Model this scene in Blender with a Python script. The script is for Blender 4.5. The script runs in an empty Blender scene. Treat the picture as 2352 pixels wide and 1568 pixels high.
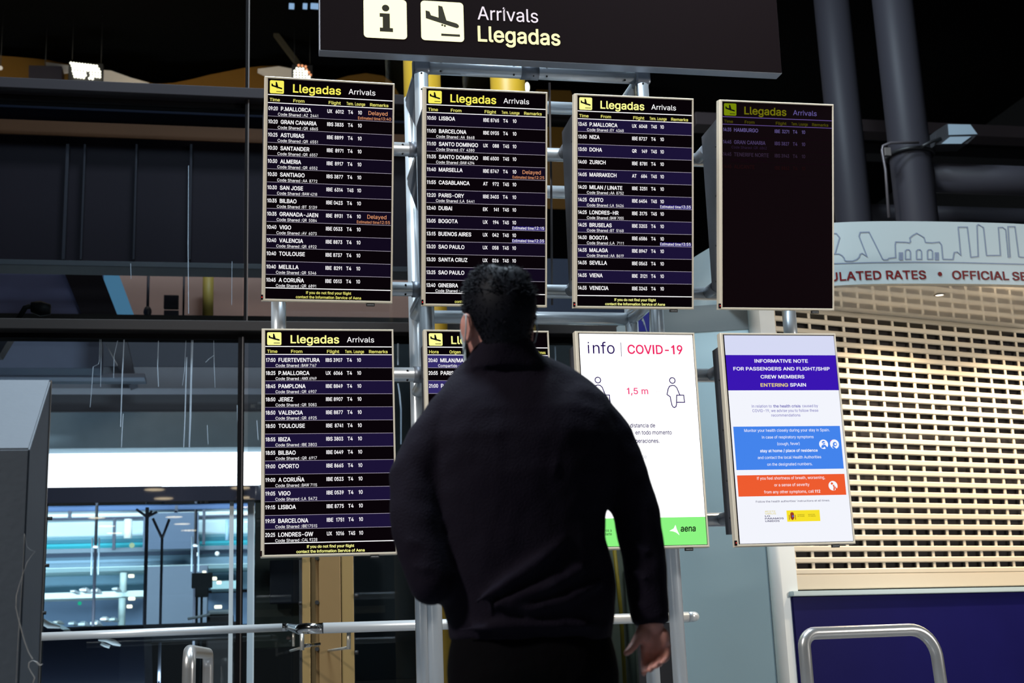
import bpy, bmesh, math, random
import numpy as np
from mathutils import Vector, Matrix, noise
random.seed(7)
sc = bpy.context.scene
COL = sc.collection
PI = math.pi
# ------------------------------------------------------------------ camera
CAMZ = 0.9
F = 3061.98
YAW, PITCH, ROLL = math.radians(11.747), math.radians(13.18), math.radians(-2.2626)
_f0 = Vector((math.sin(YAW), math.cos(YAW), 0)); _r0 = Vector((math.cos(YAW), -math.sin(YAW), 0)); _u0 = Vector((0, 0, 1))
FW = _f0*math.cos(PITCH) + _u0*math.sin(PITCH)
_u1 = -_f0*math.sin(PITCH) + _u0*math.cos(PITCH)
RT = _r0*math.cos(ROLL) + _u1*math.sin(ROLL)
UP = -_r0*math.sin(ROLL) + _u1*math.cos(ROLL)
CAM = Vector((0, 0, CAMZ))
cam = bpy.data.cameras.new('camera'); camo = bpy.data.objects.new('camera', cam); COL.objects.link(camo)
m = Matrix((RT, UP, -FW)).transposed().to_4x4(); m.translation = CAM
camo.matrix_world = m
cam.sensor_width = 36; cam.lens = F/2352*36
cam.clip_start = 0.05; cam.clip_end = 300
cam.dof.use_dof = True; cam.dof.focus_distance = 5.8; cam.dof.aperture_fstop = 4.5
sc.camera = camo
def ray(px, py): return FW + RT*((px-1176)/F) - UP*((py-784)/F)
def P(px, py, Y):                      # the point seen at a photo pixel, at distance Y into the hall
    d = ray(px, py); return CAM + d*(Y/d.y)
def PD(px, py, d): return CAM + ray(px, py)*d
def PX(p):
    q = p-CAM; d = q.dot(FW); return (1176+F*q.dot(RT)/d, 784-F*q.dot(UP)/d)
# ------------------------------------------------------------------ exposure, world, lights
sc.view_settings.view_transform = 'Standard'; sc.view_settings.look = 'None'
sc.view_settings.exposure = 0.0; sc.view_settings.gamma = 1.0; sc.view_settings.use_curve_mapping = False
try:
    sc.cycles.use_denoising = True; sc.cycles.max_bounces = 8; sc.cycles.transparent_max_bounces = 24
    sc.cycles.sample_clamp_indirect = 4; sc.cycles.caustics_reflective = False; sc.cycles.caustics_refractive = False
except Exception: pass
W = bpy.data.worlds.new('world'); sc.world = W; W.use_nodes = True
W.node_tree.nodes['Background'].inputs[0].default_value = (.45, .55, .8, 1)
W.node_tree.nodes['Background'].inputs[1].default_value = 0.004
def area(name, loc, target, size, power, col, sy=None):
    l = bpy.data.lights.new(name, 'AREA'); l.energy = power; l.color = col
    l.shape = 'RECTANGLE'; l.size = size; l.size_y = sy or size
    o = bpy.data.objects.new(name, l); COL.objects.link(o); o.location = loc
    o.rotation_euler = (Vector(target)-Vector(loc)).to_track_quat('-Z', 'Y').to_euler(); return o
def point(name, loc, power, col, r=.05):
    l = bpy.data.lights.new(name, 'POINT'); l.energy = power; l.color = col; l.shadow_soft_size = r
    o = bpy.data.objects.new(name, l); COL.objects.link(o); o.location = loc; return o
area('skylight_over_hall', (-0.9, 3.6, 11.6), (1.3, 6.4, 2.5), 3.0, 1150, (.72, .88, 1.0), 1.6)
def spot(name, loc, target, power, col, ang, blend=.4, r=.4):
    l = bpy.data.lights.new(name, 'SPOT'); l.energy = power; l.color = col; l.spot_size = math.radians(ang); l.spot_blend = blend; l.shadow_soft_size = r
    o = bpy.data.objects.new(name, l); COL.objects.link(o); o.location = loc
    o.rotation_euler = (Vector(target)-Vector(loc)).to_track_quat('-Z', 'Y').to_euler(); return o
spot('spot_near_entrance', (-6.5, .5, 6.5), (1.3, 6.2, 2.1), 2300, (1.0, .95, .88), 50)
spot('fill_spot_right', (9.5, .3, 3.2), (3.1, 7.2, 2.2), 1500, (1.0, .95, .88), 54)  # unseen fill spot, added to brighten the hand and the booth front
area('skylight_behind_stand', (1.3, 8.0, 11.2), (1.3, 6.9, 2.5), 2.4, 900, (.72, .88, 1.0), 1.2)
area('booth_fill_light', (2.6, 4.6, 5.7), (3.5, 8.2, 3.0), 1.2, 80, (.80, .92, 1.0))  # unseen fill light, aimed at the booth fascia
area('daylight_outside', (-2.5, 19.7, P(300, 754, 19.7).z), (-2.0, 24.5, 2.8), 9.0, 850, (.84, .94, 1.0), .2)
area('car_park_fill', (-3.5, 17.2, .55), (-3.0, 24.5, 2.0), 9.0, 900, (.78, .92, 1.0), .6)  # fill lamp added low behind the kerb wall, lifts the car park recesses
area('canopy_fill', (-3, 13.4, .6), (-3, 17, 4.2), 9.0, 45, (.72, .88, 1.0), .4)  # added fill lamp, throws light up onto the canopy beams
area('louvre_wall_fill', (-1.0, 13.9, 8.6), (-1.5, 15.4, 4.6), 6.0, 45, (1.0, .86, .74), .6)  # unseen lamp above the view, placed to light the louvred walls
area('far_roof_fill', (-2.5, 22.0, P(300, 217, 22).z), (-2.5, 26.0, 12.6), 7.0, 120, (1.0, .72, .38), .16)  # unseen strip lamp behind the upper transom, lights the far roof
# ------------------------------------------------------------------ materials
MATS = {}
def mat(name, col, rough=.5, metal=0.0, emit=None, es=0.0, bump=None, spec=None, var=0.0, vscale=6.0):
    if name in MATS: return MATS[name]
    M = bpy.data.materials.new(name); M.use_nodes = True; nt = M.node_tree; b = nt.nodes['Principled BSDF']
    b.inputs['Base Color'].default_value = (*col, 1); b.inputs['Roughness'].default_value = rough; b.inputs['Metallic'].default_value = metal
    if spec is not None: b.inputs['Specular IOR Level'].default_value = spec
    if emit is not None:
        b.inputs['Emission Color'].default_value = (*emit, 1); b.inputs['Emission Strength'].default_value = es
    if var or bump:
        tc = nt.nodes.new('ShaderNodeTexCoord'); n = nt.nodes.new('ShaderNodeTexNoise')
        n.inputs['Scale'].default_value = vscale; n.inputs['Detail'].default_value = 5
        nt.links.new(tc.outputs['Object'], n.inputs['Vector'])
        if var:
            mx = nt.nodes.new('ShaderNodeMix'); mx.data_type = 'RGBA'
            mx.inputs[6].default_value = (*[c*(1-var) for c in col], 1); mx.inputs[7].default_value = (*[min(1, c*(1+var)) for c in col], 1)
            nt.links.new(n.outputs['Fac'], mx.inputs[0]); nt.links.new(mx.outputs[2], b.inputs['Base Color'])
        if bump:
            bn = nt.nodes.new('ShaderNodeBump'); bn.inputs['Strength'].default_value = bump; bn.inputs['Distance'].default_value = .01
            n2 = nt.nodes.new('ShaderNodeTexNoise'); n2.inputs['Scale'].default_value = vscale*8
            nt.links.new(tc.outputs['Object'], n2.inputs['Vector']); nt.links.new(n2.outputs['Fac'], bn.inputs['Height'])
            nt.links.new(bn.outputs['Normal'], b.inputs['Normal'])
    MATS[name] = M; return M
def glow(name, col, s):
    if name in MATS: return MATS[name]
    M = bpy.data.materials.new(name); M.use_nodes = True; nt = M.node_tree
    for n in list(nt.nodes):
        if n.type == 'BSDF_PRINCIPLED': nt.nodes.remove(n)
    e = nt.nodes.new('ShaderNodeEmission'); e.inputs[0].default_value = (*col, 1); e.inputs[1].default_value = s
    nt.links.new(e.outputs[0], nt.nodes['Material Output'].inputs[0]); MATS[name] = M; return M
def srgb(r, g, b):
    f = lambda c: (c/255/12.92) if c/255 <= .04045 else ((c/255+.055)/1.055)**2.4
    return (f(r), f(g), f(b))
def glassmat(name, tint, ior=1.45, rough=.0, boost=0.0):
    if name in MATS: return MATS[name]
    M = bpy.data.materials.new(name); M.use_nodes = True; nt = M.node_tree
    for n in list(nt.nodes):
        if n.type == 'BSDF_PRINCIPLED': nt.nodes.remove(n)
    t = nt.nodes.new('ShaderNodeBsdfTransparent'); t.inputs[0].default_value = (*tint, 1)
    g = nt.nodes.new('ShaderNodeBsdfGlossy'); g.inputs['Roughness'].default_value = rough
    fr = nt.nodes.new('ShaderNodeFresnel'); fr.inputs[0].default_value = ior
    mx = nt.nodes.new('ShaderNodeMixShader')
    nt.links.new(fr.outputs[0], mx.inputs[0]); nt.links.new(t.outputs[0], mx.inputs[1]); nt.links.new(g.outputs[0], mx.inputs[2])
    nt.links.new(mx.outputs[0], nt.nodes['Material Output'].inputs[0]); MATS[name] = M; return M
def slatmat(name, c1, c2, scale, rough=.6, axis=2):      # louvred cladding: fine horizontal ribs
    if name in MATS: return MATS[name]
    M = mat(name, c1, rough, spec=.08); nt = M.node_tree; b = nt.nodes['Principled BSDF']
    tc = nt.nodes.new('ShaderNodeTexCoord'); w = nt.nodes.new('ShaderNodeTexWave'); w.bands_direction = 'XYZ'[axis]
    w.inputs['Scale'].default_value = scale; w.inputs['Distortion'].default_value = .3
    mx = nt.nodes.new('ShaderNodeMix'); mx.data_type = 'RGBA'; mx.inputs[6].default_value = (*c1, 1); mx.inputs[7].default_value = (*c2, 1)
    nt.links.new(tc.outputs['Object'], w.inputs['Vector']); nt.links.new(w.outputs['Fac'], mx.inputs[0]); nt.links.new(mx.outputs[2], b.inputs['Base Color'])
    return M
ALU = mat('brushed_aluminium', (.68, .73, .78), .32, .5, var=.06, vscale=3)
ALU_DARK = mat('grey_cast_node', (.22, .24, .28), .45, .5)
BLACK = mat('black_rubber', (.008, .008, .009), .6)
CHROME = mat('polished_steel', (.62, .62, .62), .12, 1.0)
BEZEL = mat('champagne_bezel', (.74, .65, .52), .45, .2, var=.05)
HOUSING = mat('dark_powdercoat', (.055, .055, .068), .5, .2, bump=.05)
FRAME_DK = mat('dark_bronze_mullion', (.004, .0035, .004), .7, spec=.05)
TRANSOM_UP = mat('grey_transom_paint_upper', (.021, .018, .021), .6, spec=.1)
TRANSOM = mat('grey_transom_paint', (.026, .022, .021), .55, spec=.1)
# ------------------------------------------------------------------ mesh builder
class MB:
    def __init__(s): s.v = []; s.f = []; s.mi = []; s.sm = []; s.mats = []
    def m(s, M):
        if M not in s.mats: s.mats.append(M)
        return s.mats.index(M)
    def add(s, vs, fs, M, smooth=False):
        o = len(s.v); k = s.m(M); s.v += [tuple(v) for v in vs]
        for f in fs: s.f.append(tuple(i+o for i in f)); s.mi.append(k); s.sm.append(smooth)
    def box(s, a, b, M, rot=None, org=None):
        x0, y0, z0 = a; x1, y1, z1 = b
        vs = [Vector(p) for p in ((x0,y0,z0),(x1,y0,z0),(x1,y1,z0),(x0,y1,z0),(x0,y0,z1),(x1,y0,z1),(x1,y1,z1),(x0,y1,z1))]
        if rot is not None: vs = [rot @ v for v in vs]
        s.add(vs, [(0,3,2,1),(4,5,6,7),(0,1,5,4),(1,2,6,5),(2,3,7,6),(3,0,4,7)], M)
    def bbox(s, a, b, M, r=.004):       # bevelled box
        bm = bmesh.new(); bmesh.ops.create_cube(bm, size=1)
        a = Vector(a); b = Vector(b)
        for v in bm.verts: v.co = Vector([(a[i]+b[i])/2 + v.co[i]*(b[i]-a[i]) for i in range(3)])
        bmesh.ops.bevel(bm, geom=bm.edges[:], offset=r, segments=2, profile=.5, affect='EDGES')
        s.bm(bm, M)
    def bm(s, bm, M, smooth=False):
        bm.verts.ensure_lookup_table(); bm.verts.index_update()
        s.add([v.co[:] for v in bm.verts], [[v.index for v in f.verts] for f in bm.faces], M, smooth); bm.free()
    def tube(s, pts, r, M, n=16, cap=True, smooth=True):
        pts = [Vector(p) for p in pts]; rr = r if isinstance(r, (list, tuple)) else [r]*len(pts)
        vs = []; fs = []; N = None
        for i, p in enumerate(pts):
            t = (pts[min(i+1, len(pts)-1)]-pts[max(i-1, 0)]).normalized()
            if N is None: N = t.orthogonal().normalized()
            else: N = (N - t*N.dot(t)).normalized()
            B = t.cross(N)
            for k in range(n):
                a = 2*PI*k/n; vs.append(p + (N*math.cos(a)+B*math.sin(a))*rr[i])
        for i in range(len(pts)-1):
            for k in range(n): fs.append((i*n+k, i*n+(k+1) % n, (i+1)*n+(k+1) % n, (i+1)*n+k))
        s.add(vs, fs, M, smooth)
        if cap:
            o = len(s.v)-len(vs)
            k = s.m(M)
            for f in (tuple(o+j for j in range(n))[::-1], tuple(o+len(vs)-n+j for j in range(n))):
                s.f.append(f); s.mi.append(k); s.sm.append(False)
    def ball(s, c, r, M, sx=1, sy=1, sz=1, n=12, rot=None):
        bm = bmesh.new(); bmesh.ops.create_uvsphere(bm, u_segments=n, v_segments=max(6, n*2//3), radius=1)
        for v in bm.verts:
            q = Vector((v.co.x*r*sx, v.co.y*r*sy, v.co.z*r*sz))
            if rot is not None: q = rot @ q
            v.co = q + Vector(c)
        s.bm(bm, M, True)
    def prism(s, poly, y0, y1, M):      # polygon in x,z extruded along y
        n = len(poly)
        vs = [(x, y0, z) for x, z in poly]+[(x, y1, z) for x, z in poly]
        fs = [tuple(range(n)), tuple(range(2*n-1, n-1, -1))]+[(i, n+i, n+(i+1) % n, (i+1) % n) for i in range(n)]
        s.add(vs, fs, M)
    def loft(s, rings, M, cap=True, smooth=True):
        n = len(rings[0]); vs = [p for r in rings for p in r]; fs = []
        for i in range(len(rings)-1):
            for k in range(n): fs.append((i*n+k, i*n+(k+1) % n, (i+1)*n+(k+1) % n, (i+1)*n+k))
        if cap: fs += [tuple(range(n))[::-1], tuple(range(len(vs)-n, len(vs)))]
        s.add(vs, fs, M, smooth)
    def quad(s, a, b, c, d, M): s.add([a, b, c, d], [(0, 1, 2, 3)], M)
    def build(s, name, parent=None, origin=None, fix=True):
        me = bpy.data.meshes.new(name)
        vs = s.v
        if origin is not None: vs = [(v[0]-origin[0], v[1]-origin[1], v[2]-origin[2]) for v in vs]
        me.from_pydata(vs, [], s.f)
        for M in s.mats: me.materials.append(M)
        me.polygons.foreach_set('material_index', s.mi); me.polygons.foreach_set('use_smooth', s.sm); me.update()
        if fix:
            bm = bmesh.new(); bm.from_mesh(me); bmesh.ops.recalc_face_normals(bm, faces=bm.faces[:]); bm.to_mesh(me); bm.free()
        o = bpy.data.objects.new(name, me); COL.objects.link(o)
        if origin is not None: o.location = origin
        if parent is not None: o.parent = parent
        return o
def thing(name, label, cat, loc=(0, 0, 0), group=None, rot=None):
    o = bpy.data.objects.new(name, None); COL.objects.link(o); o.location = loc; o.empty_display_size = .1
    if rot: o.rotation_euler = rot
    o['label'] = label; o['category'] = cat
    if group: o['group'] = group
    return o
def tag(o, label, cat, group=None, kind=None):
    o['label'] = label; o['category'] = cat
    if group: o['group'] = group
    if kind: o['kind'] = kind
    return o
def structure(o, label=None, cat=None):
    o['kind'] = 'structure'
    if label: o['label'] = label; o['category'] = cat
    return o
def part(name, parent, fn, label=None):  # part whose geometry is written in world space, parent at its own location
    b = MB(); fn(b); o = b.build(name, parent, None)
    if parent is not None: o.matrix_parent_inverse = Matrix.Identity(4); o.location = -parent.location if parent.rotation_euler[:] == (0, 0, 0) else (0, 0, 0)
    if label: o['label'] = label
    return o
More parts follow.
